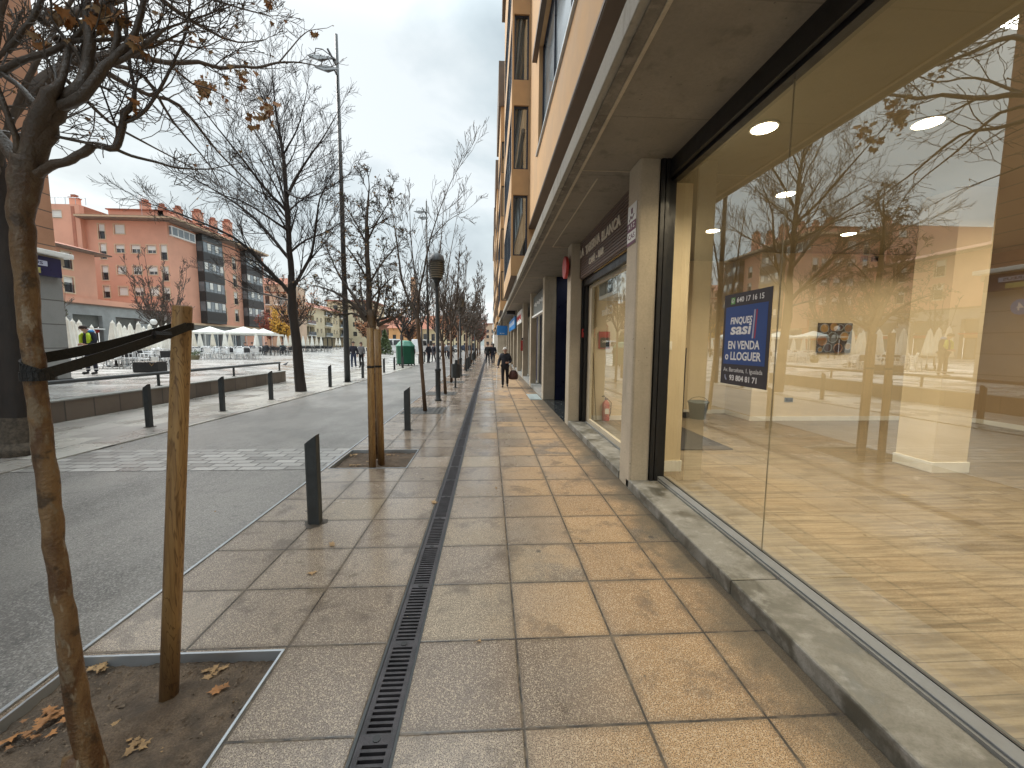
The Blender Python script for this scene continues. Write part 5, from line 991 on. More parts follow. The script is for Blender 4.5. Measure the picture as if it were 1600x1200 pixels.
LA = [([(44, 262, 1.5, .055), (72, 205, 1.5, .050), (92, 165, 1.5, .042), (122, 140, 1.48, .034), (138, 100, 1.5, .028), (142, 60, 1.5, .024), (134, 0, 1.52, .020), (130, -70, 1.55, .014)], 2, .30, 7),
      ([(45, 262, 1.5, .05), (58, 200, 1.48, .044), (72, 160, 1.46, .04), (98, 125, 1.46, .017), (108, 75, 1.5, .015), (118, 58, 1.5, .012)], 2, .30, 6),
      ([(40, 275, 1.5, .045), (15, 235, 1.5, .034), (-20, 190, 1.5, .026), (-60, 150, 1.5, .02), (-110, 60, 1.5, .012)], 2, .34, 6),
      ([(50, 275, 1.5, .03), (75, 262, 1.5, .024), (110, 250, 1.5, .022), (138, 232, 1.52, .023), (150, 226, 1.53, .018), (180, 232, 1.55, .019), (190, 205, 1.56, .019), (194, 178, 1.56, .017), (206, 165, 1.57, .015), (211, 138, 1.58, .008), (203, 105, 1.6, .008), (197, 40, 1.62, .007), (195, -30, 1.65, .006)], 2, .38, 6),
      ([(180, 233, 1.55, .008), (205, 244, 1.58, .007), (240, 252, 1.62, .0065), (275, 262, 1.66, .006), (300, 264, 1.7, .005)], 2, .30, 8),
      ([(88, 214, 1.5, .007), (120, 220, 1.5, .007), (145, 226, 1.5, .006)], 1, .2, 6),
      ([(195, 192, 1.56, .0075), (222, 178, 1.58, .008), (250, 140, 1.6, .007), (275, 90, 1.62, .006), (292, 45, 1.64, .005), (298, -20, 1.66, .004)], 2, .34, 7),
      ([(95, 165, 1.48, .03), (130, 150, 1.47, .027), (160, 105, 1.48, .024), (190, 80, 1.5, .021), (210, 50, 1.5, .017), (224, 5, 1.5, .014), (235, -60, 1.5, .01)], 2, .32, 8),
      ([(150, 112, 1.5, .014), (185, 95, 1.5, .012), (215, 78, 1.5, .011), (238, 60, 1.5, .009), (256, 45, 1.5, .006)], 2, .28, 7),
      ([(-10, 118, 1.5, .022), (25, 98, 1.5, .018), (70, 85, 1.5, .016), (110, 66, 1.5, .013), (150, 62, 1.5, .010)], 2, .34, 7),
      ([(10, 80, 1.5, .017), (35, 50, 1.5, .014), (60, 10, 1.5, .011), (75, -50, 1.5, .008)], 2, .36, 7),
      ([(60, 168, 1.5, .017), (35, 140, 1.5, .012), (0, 112, 1.5, .012), (-40, 90, 1.5, .01)], 2, .34, 7),
      ([(30, 265, 1.5, .024), (28, 225, 1.47, .016), (12, 180, 1.45, .011), (-10, 120, 1.44, .008)], 2, .30, 7),
      ([(175, 100, 1.5, .015), (185, 40, 1.5, .012), (170, 0, 1.5, .009), (165, -50, 1.5, .007)], 2, .34, 8),
      ([(130, -40, 1.5, .015), (180, -140, 1.6, .010), (240, -240, 1.7, .006)], 2, .5, 6), ([(60, -20, 1.5, .014), (40, -140, 1.5, .01), (10, -260, 1.5, .006)], 2, .5, 6)]
for L_, lv, ln, de in LA: p_, r_ = pxs(L_); r_ = [q * (.60 if q > .012 else .75) for q in r_]; limb(mb, p_, r_, lv, rg, oA, tips, ln, de * .60, 0.25)
mb.build('crown', 'bark_plane', ta, True); mbl = [MB(), MB()]
for (x, y, Y, n, s_) in ((95, 18, 1.5, 14, .035), (170, 12, 1.5, 16, .035), (180, 30, 1.5, 10, .035), (150, 30, 1.5, 16, .035), (218, 62, 1.5, 8, .03), (215, 175, 1.58, 8, .022), (120, 30, 1.5, 8, .035), (60, 60, 1.5, 8, .03)):
    c = atY(x, y, Y)
    for k in range(n): leaf(mbl[k % 2], c + Vector((rg.gauss(0, .012), rg.gauss(0, .015), rg.gauss(0, .014))), s_ * rg.uniform(.7, 1.2), rg, droop=True)
for k in range(90): p, d = rg.choice(tips); leaf(mbl[k % 2], p, rg.uniform(.008, .02), rg, droop=True)
mbl[0].build('leaves', 'leaf1', ta); mbl[1].build('leaves', 'leaf2', ta)

# dark tree behind it
tb = thing('dark_tree', 'thick dark tree trunk at the left edge behind the nearest plane tree', 'tree', (-6.79, 6.08, 0.0)); rg = random.Random(5); mb = MB()
p_, r_ = pxs([(32, 715, 6.1, .24), (30, 690, 6.1, .215), (28, 650, 6.1, .21), (24, 560, 6.1, .23), (14, 450, 6.1, .22), (-2, 330, 6.1, .20), (-22, 230, 6.1, .18)]); r_ = [q * .85 for q in r_]; mb.tube(p_[1:3], r_[1:3], 18, False); mb.tube(p_[:2], r_[:2], 18); mb.build('trunk_base', pm('rough_bark', (0.10, 0.08, 0.06), 0.9, 0.5, 20, 1.0, 60), tb, True)
mb = MB(); mb.tube(p_[2:], r_[2:], 18, False); mb.build('trunk', 'bark_dark', tb, True); mb = MB(); tips = []; oB = dict(wob=.17, up=.05, rmin=.005, kids=(4, 6))
for L_ in ([(-12, 230, 6.1, .10), (-20, 120, 6.1, .07), (0, 20, 6, .045), (40, -120, 6, .03)], [(-8, 235, 6.1, .14), (-60, 120, 6.2, .1), (-120, 0, 6.3, .06)], [(-5, 260, 6.1, .05), (20, 180, 5.8, .036), (50, 110, 5.6, .028), (95, 30, 5.5, .02), (150, -60, 5.4, .012)], [(0, 300, 6.1, .04), (35, 210, 6.5, .028), (70, 130, 6.8, .02), (120, 60, 7, .012)], [(-5, 280, 6.1, .08), (-40, 180, 5.7, .06), (-60, 60, 5.5, .04)], [(-8, 240, 6.1, .045), (40, 160, 6.3, .032), (110, 90, 6.5, .022), (180, 30, 6.7, .014)]):
    p_, r_ = pxs(L_); limb(mb, p_, r_, 2, rg, oB, tips, 1.1, 1.7)
for L_, lv, ln, de in (([(40, 150, 6.4, .08), (90, 110, 6.8, .07), (140, 92, 7.1, .06), (200, 84, 7.6, .05), (262, 98, 8.2, .042), (310, 97, 8.7, .037), (345, 106, 9, .033), (375, 103, 9.4, .030), (400, 106, 9.7, .027), (435, 98, 10, .022), (470, 98, 10.3, .014), (500, 104, 10.5, .008)], 1, 1.1, 2.4), ([(435, 98, 10, .016), (455, 75, 10.1, .014), (475, 53, 10.2, .011), (488, 47, 10.2, .008), (510, 44, 10.3, .006)], 0, .3, 3),
        ([(90, 60, 6.6, .06), (160, 110, 7.2, .045), (230, 148, 8, .034), (280, 165, 8.5, .028), (340, 236, 9.3, .020), (400, 298, 10, .012)], 1, 1.3, 2.4), ([(140, 92, 7.1, .04), (225, 120, 8, .03), (270, 190, 8.8, .02), (330, 262, 9.6, .012), (360, 330, 10, .008)], 1, 1.3, 2.4),
        ([(60, 30, 6.4, .07), (160, 10, 7, .055), (225, -15, 7.6, .045), (280, 20, 8.2, .036), (330, 50, 8.8, .026), (372, 66, 9.4, .016), (415, 62, 9.9, .009)], 2, 1.1, 2.2), ([(120, -60, 7, .05), (230, -60, 7.8, .04), (300, -15, 8.6, .03), (360, 8, 9.3, .018), (420, 25, 10, .009)], 2, 1.2, 2.2),
        ([(200, 84, 7.6, .03), (260, 62, 8.4, .022), (310, 75, 9, .015), (350, 60, 9.5, .009)], 1, 1.1, 2.6), ([(262, 98, 8.2, .024), (300, 130, 8.8, .018), (330, 140, 9.3, .012), (370, 160, 9.7, .008)], 1, .9, 2.4), ([(100, 120, 6.8, .03), (170, 190, 7.2, .022), (240, 230, 7.6, .014), (300, 262, 8, .008)], 1, 1.0, 2.4)):
    p_, r_ = pxs(L_); limb(mb, p_, r_, lv, rg, oB, tips, ln, de, .1)
mb.build('crown', 'bark_grey', tb, True); mbl = [MB(), MB()]
for (x, y, Y, n, s_) in ((318, 138, 11, 26, .17), (322, 128, 11, 10, .14), (418, 172, 9.7, 22, .15), (395, 180, 9.7, 12, .14), (372, 118, 9.4, 11, .14), (350, 112, 9, 6, .13), (390, 110, 9.6, 8, .14), (492, 52, 10.2, 5, .13), (348, 146, 9.5, 5, .11), (420, 5, 10, 8, .15), (300, 60, 9, 6, .12)):
    c = atY(x, y, Y)
    for k in range(n): leaf(mbl[k % 2], c + Vector((rg.gauss(0, .07), rg.gauss(0, .09), rg.gauss(0, .10))), s_ * rg.uniform(.7, 1.2), rg, droop=True)
for k in range(120): p, d = rg.choice(tips); leaf(mbl[k % 2], p, rg.uniform(.04, .09), rg, droop=True)
mbl[0].build('leaves', 'leaf1', tb); mbl[1].build('leaves', 'leaf2', tb)

# tall bare tree beyond the road
tcx = thing('tall_bare_tree', 'tall leaning bare tree with a dark trunk between the road and the low wall', 'tree', (-6.41, 14.0, 0.0)); rg = random.Random(8); mb = MB()
TC = [(471, 616, 14, .185), (468, 590, 14, .165), (464, 540, 14, .15), (459, 500, 14, .135), (457, 487, 14, .15), (456, 460, 14, .125), (455, 430, 14, .10)]; p_, r_ = pxs(TC); mb.tube(p_, r_, 16, False); mb.tube([atY(457, 490, 14), atY(451, 487, 13.95)], [.09, .06], 8); mb.build('trunk', 'bark_dark', tcx, True)
mb = MB(); tips = []; oC = dict(wob=.13, up=.07, rmin=.0045, kids=(5, 7), ang=(22, 52), seg=4)
LC = [([(455, 432, 14, .10), (451, 370, 14, .085), (447, 312, 14, .07), (443, 245, 14, .05), (438, 215, 14, .035), (430, 165, 14, .022), (425, 115, 14, .012)], 1.5, 3.4),
      ([(456, 462, 14, .075), (440, 443, 13.9, .065), (410, 412, 13.7, .055), (378, 380, 13.5, .042), (340, 358, 13.3, .03), (290, 338, 13, .02), (235, 318, 12.8, .012)], 1.5, 3.0),
      ([(452, 405, 14, .055), (420, 365, 14.2, .045), (385, 330, 14.4, .035), (340, 300, 14.6, .025), (290, 272, 14.8, .015)], 1.5, 3.0),
      ([(448, 330, 14, .05), (415, 295, 13.7, .04), (380, 250, 13.4, .03), (340, 200, 13.2, .02), (300, 150, 13, .012)], 1.5, 3.2),
      ([(446, 312, 14, .055), (462, 280, 14.2, .045), (480, 250, 14.3, .032), (505, 215, 14.5, .022), (525, 180, 14.6, .012)], 1.4, 3.2),
      ([(458, 450, 14, .055), (472, 425, 13.8, .05), (487, 395, 13.6, .04), (494, 350, 13.5, .035), (500, 310, 13.4, .02), (520, 270, 13.3, .012)], 1.4, 3.2),
      ([(452, 395, 14, .04), (478, 375, 14.4, .03), (510, 362, 14.8, .02), (545, 340, 15.2, .012)], 1.3, 3.0),
      ([(438, 218, 14, .028), (418, 180, 14, .02), (405, 140, 14, .012)], 1.2, 3.5), ([(443, 240, 14, .03), (465, 200, 13.8, .02), (478, 150, 13.6, .012)], 1.3, 3.5),
      ([(447, 320, 14, .035), (425, 250, 14.6, .025), (395, 200, 15, .018), (375, 150, 15.3, .01)], 1.4, 3.2), ([(456, 470, 14, .035), (425, 462, 14.5, .025), (380, 450, 15, .018), (330, 425, 15.5, .01)], 1.2, 2.6),
      ([(450, 360, 14, .04), (420, 340, 13.2, .03), (380, 315, 12.6, .02), (330, 300, 12.2, .012)], 1.4, 3.0), ([(448, 300, 14, .03), (470, 310, 13.4, .022), (505, 300, 13, .015), (540, 275, 12.8, .01)], 1.2, 3.0)]
for L_, ln, de in LC: p_, r_ = pxs(L_); limb(mb, p_, r_, 2, rg, oC, tips, ln * 1.08, de, 0.1)
mb.build('crown', 'bark_dark', tcx, True); mb = MB()
for k in range(160): p, d = rg.choice(tips); smallleaf(mb, p, .05, rg)
mb.build('leaves', 'leaf2', tcx)

# pollarded tree between the paired stakes
td = thing('pollard_tree', 'pollarded tree with a knobbly head and curled twiggy limbs, held by two stakes', 'tree', (-1.55, 5.75, -0.04)); rg = random.Random(14); mb = MB(); Yd = 5.75
p_, r_ = pxs([(590, 716, Yd, .042), (589, 640, Yd, .034), (587, 560, Yd, .034), (583, 515, Yd, .040), (580, 497, Yd, .062), (580, 484, Yd, .05)]); mb.tube(p_, r_, 14); mb.build('trunk', 'bark_plane', td, True); mb = MB(); tips = []; oD = dict(wob=.20, up=.03, rmin=.0028, kids=(5, 7), ang=(25, 65), seg=4)
LD = [([(578, 495, Yd, .045), (576, 440, Yd, .036), (573, 380, Yd, .028), (574, 330, Yd, .018), (577, 290, Yd, .008)], 2, .48, 9),
      ([(590, 508, Yd, .028), (604, 502, Yd - .05, .022), (622, 494, Yd - .05, .018), (634, 484, Yd, .014), (638, 466, Yd, .008)], 2, .35, 8), ([(588, 500, Yd, .02), (607, 494, Yd - .1, .015), (609, 481, Yd - .15, .012), (620, 472, Yd - .15, .008), (616, 455, Yd - .15, .006)], 2, .3, 8),
      ([(572, 502, Yd, .03), (556, 480, Yd - .1, .024), (536, 464, Yd - .15, .016), (512, 452, Yd - .2, .010), (490, 446, Yd - .2, .005)], 2, .34, 9), ([(572, 495, Yd, .028), (552, 462, Yd + .1, .02), (530, 430, Yd + .2, .013), (512, 392, Yd + .3, .006)], 2, .36, 9),
      ([(576, 440, Yd, .016), (560, 412, Yd - .2, .012), (545, 390, Yd - .3, .008), (530, 372, Yd - .3, .004)], 2, .34, 9), ([(576, 445, Yd, .016), (594, 415, Yd + .1, .012), (610, 395, Yd + .2, .008), (624, 380, Yd + .2, .004)], 2, .34, 9),
      ([(574, 385, Yd, .014), (560, 355, Yd + .2, .01), (545, 330, Yd + .3, .006), (530, 310, Yd + .3, .003)], 2, .34, 9), ([(574, 375, Yd, .014), (590, 345, Yd - .2, .01), (605, 320, Yd - .3, .006), (612, 300, Yd - .3, .003)], 2, .34, 9),
      ([(585, 495, Yd, .02), (592, 460, Yd - .3, .014), (590, 430, Yd - .45, .008), (596, 400, Yd - .5, .004)], 2, .32, 9), ([(574, 500, Yd, .022), (566, 470, Yd + .3, .014), (562, 430, Yd + .5, .008)], 2, .34, 9), ([(574, 500, Yd, .02), (550, 490, Yd + .1, .013), (525, 492, Yd + .1, .008), (505, 485, Yd + .1, .004)], 2, .26, 8), ([(590, 505, Yd, .018), (600, 480, Yd + .3, .012), (606, 440, Yd + .4, .006)], 2, .32, 9)]
for L_, lv, ln, de in LD: p_, r_ = pxs(L_); limb(mb, p_, r_, lv, rg, oD, tips, ln, de * .8, 0.15)
mb.build('crown', 'bark_grey', td, True); mb = MB(); mg = MB()
for k in range(700): p, d = rg.choice(tips); (leaf if k % 3 else leaf)(mb if k % 4 else mg, p + Vector((0, 0, -.01)), rg.uniform(.016, .034), rg, droop=True)
mb.build('leaves', 'leaf2', td); mg.build('leaves', 'leafg', td)

# slim trees along the pavement, hand-shaped for the two nearest, varied ones beyond
def slim(name, lab, base, limbs, seed, rmin=.004, L=1.0, lv=2, m='bark_mid', de=3.0):
    o = thing(name, lab, 'tree', base, 'row of slim bare street trees on the pavement'); rg = random.Random(seed); mb = MB(); p_, r_ = limbs[0]; mb.tube(p_, r_, 10); mb.build('trunk', m, o, True); mb = MB(); tips = []; oo = dict(wob=.12, up=.09, rmin=rmin, kids=(3, 5), ang=(18, 45), seg=4)
    for p_, r_ in limbs[1:]: limb(mb, p_, r_, lv, rg, oo, tips, L, de, 0.1)
    mb.build('crown', 'bark_grey', o, True)
    mb = MB()
    for k in range(70): p, d = rg.choice(tips); smallleaf(mb, p, .045, rg)
    mb.build('leaves', 'leaf2', o); return o, tips
slim('slim_tree', 'first slim bare tree, forking just left of the nearest street lamp', (-1.6, 10, 0), [pxs([(664.5, 645, 10, .052), (661, 600, 10, .045), (657, 550, 10, .042), (653, 510, 10, .045), (652, 498, 10, .05)]), pxs([(652, 500, 10, .035), (642, 475, 10, .030), (630, 445, 10.1, .026), (624, 410, 10.1, .022), (619, 370, 10.2, .016), (612, 325, 10.2, .008)]), pxs([(653, 500, 10, .035), (654, 465, 9.9, .028), (663, 420, 9.8, .022), (672, 375, 9.8, .016), (690, 320, 9.7, .010), (712, 270, 9.7, .006), (738, 235, 9.7, .004)]), pxs([(655, 470, 10, .02), (647, 420, 10.2, .015), (642, 370, 10.3, .009), (640, 320, 10.4, .005)]), pxs([(672, 375, 9.8, .012), (700, 345, 9.7, .008), (730, 328, 9.7, .004)])], 3, L=.85)
slim('slim_tree', 'second slim bare tree, just right of the nearest street lamp, with a cup-shaped fork', (-1.6, 13.5, 0), [pxs([(696, 615, 13.5, .055), (694, 580, 13.5, .05), (692, 550, 13.5, .05), (691, 533, 13.5, .055)]), pxs([(690, 535, 13.5, .035), (686, 500, 13.5, .028), (684, 450, 13.6, .022), (688, 390, 13.6, .016), (694, 320, 13.7, .008)]), pxs([(692, 535, 13.5, .03), (699, 525, 13.4, .026), (704, 505, 13.4, .022), (704, 470, 13.3, .016), (712, 420, 13.3, .008)]), pxs([(691, 533, 13.5, .03), (694, 480, 13.8, .022), (700, 420, 14, .015), (712, 350, 14.1, .008)]), pxs([(690, 533, 13.5, .025), (680, 515, 13.7, .02), (676, 470, 13.8, .014), (672, 410, 13.9, .008)])], 4, L=.95)
def autoslim(x, y, h, seed, name, lab, m='bark_mid', grp='row of slim bare street trees on the pavement', spread=.22, rmin=None, leaves=None, L=.9, nl=5, fork=.38, z0=0.0, lsz=.1, lcount=500, lv=2):
    rg = random.Random(seed); lean = Vector((rg.uniform(-.15, .15), rg.uniform(-.15, .15), 0)); b = Vector((x, y, z0)); f = b + Vector((0, 0, h * fork)) + lean * .6; rmin = rmin or max(.004, y * .00042)
    o = thing(name, lab, 'tree', (x, y, z0), grp); mb = MB(); mb.tube([b - Z_ * .05, b.lerp(f, .5) + lean * .2, f], [h * .0105, h * .009, h * .0085], 8); mb.build('trunk', m, o, True); mb = MB(); tips = []; oo = dict(wob=.12, up=.09, rmin=rmin, kids=(3, 5), ang=(18, 45), seg=3)
    for k in range(nl):
        a = 6.283 * (k + rg.random() * .7) / nl; rr = h * spread * rg.uniform(.5, 1); tip = f + Vector((math.cos(a) * rr, math.sin(a) * rr, (h * (1 - fork)) * rg.uniform(.72, 1))); md = f.lerp(tip, .45) + Vector((math.cos(a), math.sin(a), 0)) * rr * .25
        limb(mb, [f.copy(), f.lerp(md, .5), md, tip], [h * .006, h * .005, h * .004, max(rmin, h * .0015)], lv, rg, oo, tips, L * h / 6, 2.2, .1)
    mb.build('crown', 'bark_grey' if m != 'bark_dark' else m, o, True); mb = MB()
    for k in range(lcount if leaves else 40): p, d = rg.choice(tips); smallleaf(mb, p + Vector((rg.gauss(0, 1), rg.gauss(0, 1), rg.gauss(0, 1))) * lsz * .8, (lsz if leaves else .05) * rg.uniform(.6, 1.3), rg)
    mb.build('leaves', leaves or 'leaf2', o); return o
ordn = ['third', 'fourth', 'fifth', 'sixth', 'seventh', 'eighth', 'ninth', 'tenth', 'eleventh', 'twelfth', 'thirteenth', 'fourteenth']
for k, y in enumerate((17.6, 21.8, 26, 30, 34.5, 39, 43.5, 48, 53, 58, 64, 70)):
    autoslim(-1.62 + rnd.uniform(-.05, .05), y, rnd.uniform(5.4, 6.6), 50 + k, 'slim_tree', ordn[k] + ' slim bare tree in the pavement row, counted from the camera', leaves='leafr' if k > 5 else None, lcount=160, lv=2 if k < 5 else 1, nl=5)
gp = 'bare trees along the plaza side of the road'
autoslim(-6.05, 28.4, 6.6, 71, 'dark_slim_tree', 'dark forked tree standing right in front of the green container', 'bark_dark', gp, .3, fork=.36)
autoslim(-5.55, 34, 8, 72, 'dark_slim_tree', 'dark slim tree just right of the green container', 'bark_dark', gp, .2)
for k, y in enumerate((44, 54, 64, 76)): autoslim(-5.6, y, 7, 80 + k, 'dark_slim_tree', ['first', 'second', 'third', 'fourth'][k] + ' orange leaved tree along the plaza kerb beyond the masts', 'bark_dark', gp, .28, leaves='leafo', lcount=1100, lsz=.13, lv=1, nl=7)
gq = 'trees standing on the plaza'
autoslim(-30.5, 39.5, 8.6, 90, 'plaza_tree', 'spindly tree with purplish buds in front of the salmon facade', 'bark_grey', gq, .30, leaves=pm('purple_bud', (0.16, 0.07, 0.07), .8), lcount=900, lsz=.09, nl=8, z0=.45, fork=.25)
autoslim(-29.6, 60, 5.6, 91, 'plaza_tree', 'small bright yellow leaved tree beside the white cafe tents', 'bark_grey', gq, .30, leaves='leafy', lcount=3200, lsz=.24, nl=9, z0=.45, fork=.3)
autoslim(-34.5, 66, 5.4, 92, 'plaza_tree', 'small dark red leaved tree left of the yellow tree', 'bark_grey', gq, .28, leaves='leafr', lcount=2200, lsz=.22, nl=8, z0=.45, fork=.3)
autoslim(-19.5, 42, 7.6, 93, 'plaza_tree', 'half bare tree with orange brown leaves behind the tall bare tree', 'bark_dark', gq, .33, leaves='leafo', lcount=1500, lsz=.12, nl=8, z0=.3, fork=.35)
autoslim(-18.3, 62, 6.8, 94, 'plaza_tree', 'orange leaved tree behind the walking couple', 'bark_dark', gq, .3, leaves='leafo', lcount=1900, lsz=.17, nl=8, z0=.2, fork=.3)
autoslim(-13.0, 66, 7.4, 95, 'plaza_tree', 'brownish half bare tree left of the green container', 'bark_dark', gq, .34, leaves='leafo', lcount=700, lsz=.14, nl=8, fork=.3)
autoslim(-24.6, 24.5, 4.2, 96, 'plaza_tree', 'small leafy sapling showing at the corner of the grey stone block', 'bark_grey', gq, .2, leaves='leafg', lcount=260, lsz=.07, z0=.45)
autoslim(-16.2, 84, 8, 97, 'plaza_tree', 'rust coloured tree before the orange house', 'bark_dark', gq, .34, leaves='leafo', lcount=2400, lsz=.22, nl=9, fork=.25, lv=1)
autoslim(-8.5, 92, 8, 98, 'plaza_tree', 'rust coloured tree before the hipped tiled roof', 'bark_dark', gq, .34, leaves='leafo', lcount=2600, lsz=.24, nl=9, fork=.25, lv=1)
autoslim(-2.6, 110, 9, 99, 'plaza_tree', 'russet tree closing the end of the pavement', 'bark_dark', gq, .34, leaves='leafr', lcount=2400, lsz=.26, nl=9, fork=.2, lv=1)
cf = thing('conifer', 'small dark green conical fir on the plaza behind the stakes', 'tree', (-13.2, 52, 0.2)); MB().tube([(-13.2, 52, .1), (-13.2, 52, 3.2)], [.09, .02], 7).build('trunk', 'bark_dark', cf); mb = MB(); rg = random.Random(2)
for k in range(1500): t = rg.random() ** .8; a = rg.uniform(0, 6.28); r = (1 - t) * 1.1 * rg.uniform(.5, 1) + .04; smallleaf(mb, Vector((-13.2 + r * math.cos(a), 52 + r * math.sin(a), .35 + t * 3.0 - r * .15)), .28, rg)
mb.build('needles', 'leafg', cf)

# cast iron grates round the slim trees
M['gratem'] = pm('tree_grate_iron', (0.10, 0.095, 0.085), 0.5, 0.3, 20)
g0 = None
for k, y in enumerate((10, 13.5, 17.6, 21.8, 26, 30, 34.5)):
    if g0 is None:
        g0 = thing('tree_grate', 'nearest square tree grate round the first slim tree', 'grate', (-1.62, y, 0), 'square iron tree grates'); mb = MB(); e = .50
        mb.box(-1.62 - e, y - e, .001, -1.62 + e, y - e + .03, .007).box(-1.62 - e, y + e - .03, .001, -1.62 + e, y + e, .007).box(-1.62 - e, y - e + .03, .001, -1.62 - e + .03, y + e - .03, .007).box(-1.62 + e - .03, y - e + .03, .001, -1.62 + e, y + e - .03, .007); mb.build('frame', 'gratem', g0)
        mb = MB()
        for i in range(9):
            q = -e + .08 + i * .105; mb.box(-1.62 + q, y - e + .03, .0012, -1.62 + q + .06, y - .16, .006); mb.box(-1.62 + q, y + .16, .0012, -1.62 + q + .06, y + e - .03, .006)
            if abs(q + .03) > .17: mb.box(-1.62 + q, y - .16, .0014, -1.62 + q + .06, y + .16, .0062)
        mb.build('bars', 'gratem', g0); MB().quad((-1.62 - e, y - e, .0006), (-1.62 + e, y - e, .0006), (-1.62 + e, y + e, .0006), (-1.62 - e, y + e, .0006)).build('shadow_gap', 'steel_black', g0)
    else: dup(g0, (-1.62, y, 0), 0, 'square tree grate round the ' + (['', 'second'] + ordn)[k] + ' slim tree')

# fallen leaves: single ones on the paving, heaps in the pits
rg = random.Random(77)
for (x, y, s_, m, lab) in ((675, 785, .085, 'leaf2', 'dry leaf lying beside the drain channel'), (515, 851, .075, 'leaf2', 'pale dry leaf on the wet tile behind the near bollard'), (488, 893, .06, 'leaf2', 'small yellow leaf on the wet tile left of the drain'), (748, 1000, .02, 'leaf2', 'tiny pale leaf scrap right of the drain channel')):
    p = G(x, y, .006); o = thing('fallen_leaf', lab, 'leaf', tuple(p)); mb = MB(); leaf(mb, p, s_, rg, flat=True); mb.build('blade', m, o); MB().tube([tuple(p), tuple(p + Vector((-.03, -.03, .004)))], .0012, 4).build('stalk', m, o)
for (pts, n, m, lab) in (([(60, 1130, .09, .05), (40, 1150, .06, .04), (90, 1110, .06, .04)], 26, 'leaf1', 'drift of orange leaves against the edge of the nearest pit'), ([(345, 1078, .02, .02)], 4, 'leaf1', 'single orange leaf on the soil right of the thick stake'), ([(180, 1135, .035, .03), (215, 1165, .05, .04), (150, 1045, .04, .03)], 14, 'leaf2', 'pale brown leaf scraps beside the nearest trunk'), ([(255, 1180, .05, .05), (330, 1050, .05, .04)], 10, 'leaf2', 'small leaf scraps at the front of the nearest pit'), ([(550, 712, .1, .06), (560, 727, .12, .02), (610, 712, .1, .05), (580, 722, .08, .03)], 60, 'leaf2', 'litter of dry leaves round the paired stakes'), ([(590, 715, .1, .06), (600, 705, .1, .04)], 22, 'leaf1', 'orange leaves among the litter of the second pit')):
    mb = MB()
    for k in range(n): x, y, sx_, sy_ = rg.choice(pts); p = G(x, y, -.035) + Vector((rg.gauss(0, sx_ * .5), rg.gauss(0, sy_ * .5), rg.uniform(0, .012))); leaf(mb, p, rg.uniform(.02, .055), rg, flat=True)
    tag(mb.build('leaf_litter', m), lab, 'leaves', kind='stuff')
mb = MB()
for k in range(70):
    x = rg.uniform(-8, -2.6) if k % 2 else rg.uniform(-2.1, 1.4); y = rg.uniform(2.5, 22); smallleaf(mb, Vector((x, y, .018 if x < -5.5 else .007)), rg.uniform(.01, .035), rg)
tag(mb.build('leaf_scraps', 'leaf2'), kind='stuff')
# ------------------------------------------------------------------ cafe furniture
PZ = 0.45
def chair_proto(seatm, lab, fm='chairalu'):
    o = thing('cafe_chair', lab, 'chair', (0, 0, 0)); mb = MB(); r = .016
    for s_ in (-1, 1):
        x = s_ * .26; mb.tube([(x * .95, -.24, 0), (x, -.22, .44), (x, -.22, .64), (x, -.16, .67), (x, .18, .66)], r, 5); mb.tube([(x * .9, .30, 0), (x * .93, .20, .44), (x, .20, .66), (x * .85, .27, .84), (x * .6, .29, .88), (0, .29, .885)], r, 5)
    mb.tube([(-.25, -.22, .42), (.25, -.22, .42)], r, 5); mb.tube([(-.24, .2, .42), (.24, .2, .42)], r, 5); mb.build('frame', fm, o, True)
    MB().box(-.23, -.23, .425, .23, .21, .445).build('seat', seatm, o); mb = MB(); mb.box(-.21, .225, .50, .21, .24, .80); mb.build('backrest', seatm, o); return o
def table_proto(lab):
    o = thing('cafe_table', lab, 'table', (0, 0, 0)); MB().lathe((0, 0, .71), [(.35, 0), (.36, .01), (.36, .025), (.34, .03)], 20).build('top', 'alu', o); MB().tube([(0, 0, .03), (0, 0, .71)], .03, 8).build('column', 'alu', o); mb = MB()
    for k in range(4): a = k * math.pi / 2 + .4; mb.tube([(0, 0, .05), (.3 * math.cos(a), .3 * math.sin(a), .015)], .018, 5)
    mb.build('feet', 'alu', o); return o
def umb_proto(m, lab, h=2.18, r=.235):
    o = thing('closed_parasol', lab, 'parasol', (0, 0, 0)); MB().tube([(0, 0, .02), (0, 0, h)], .022, 8).build('pole', 'alu', o)
    MB().lathe((0, 0, 0), [(.32, 0), (.32, .05), (.06, .07), (.04, .3), (.03, .3)], 18).build('base', 'steel_black', o)
    prof = [(r * .86, h - 1.42), (r, h - 1.40), (r * .93, h - 1.2), (r * .78, h - .9), (r * .55, h - .45), (r * .33, h - .14), (r * .36, h - .10), (r * .2, h - .04), (.015, h)]
    MB().lathe((0, 0, 0), prof, 40, lambda t, z, k: 1 + .16 * math.cos(8 * t) * (1 if k < 6 else .3) + .05 * math.sin(3 * t + z * 5)).build('canopy', m, o, True); MB().lathe((0, 0, h - .02), [(.02, 0), (.03, .03), (.01, .07)], 8).build('finial', m, o); return o
CH1 = chair_proto('chairalu', ''); CH2 = chair_proto('weave', ''); CH3 = chair_proto('weave', '', 'steel_dark'); TB = table_proto(''); UM1 = umb_proto('canvas', ''); UM2 = umb_proto('canvas2', '')
used = set()
def put(pr, loc, rz, lab, grp):
    if pr.name not in used:
        used.add(pr.name); pr.location = loc; pr.rotation_euler = (0, 0, rz); pr['label'] = lab; pr['group'] = grp; return pr
    return dup(pr, loc, rz, lab, grp)
cr = random.Random(9)
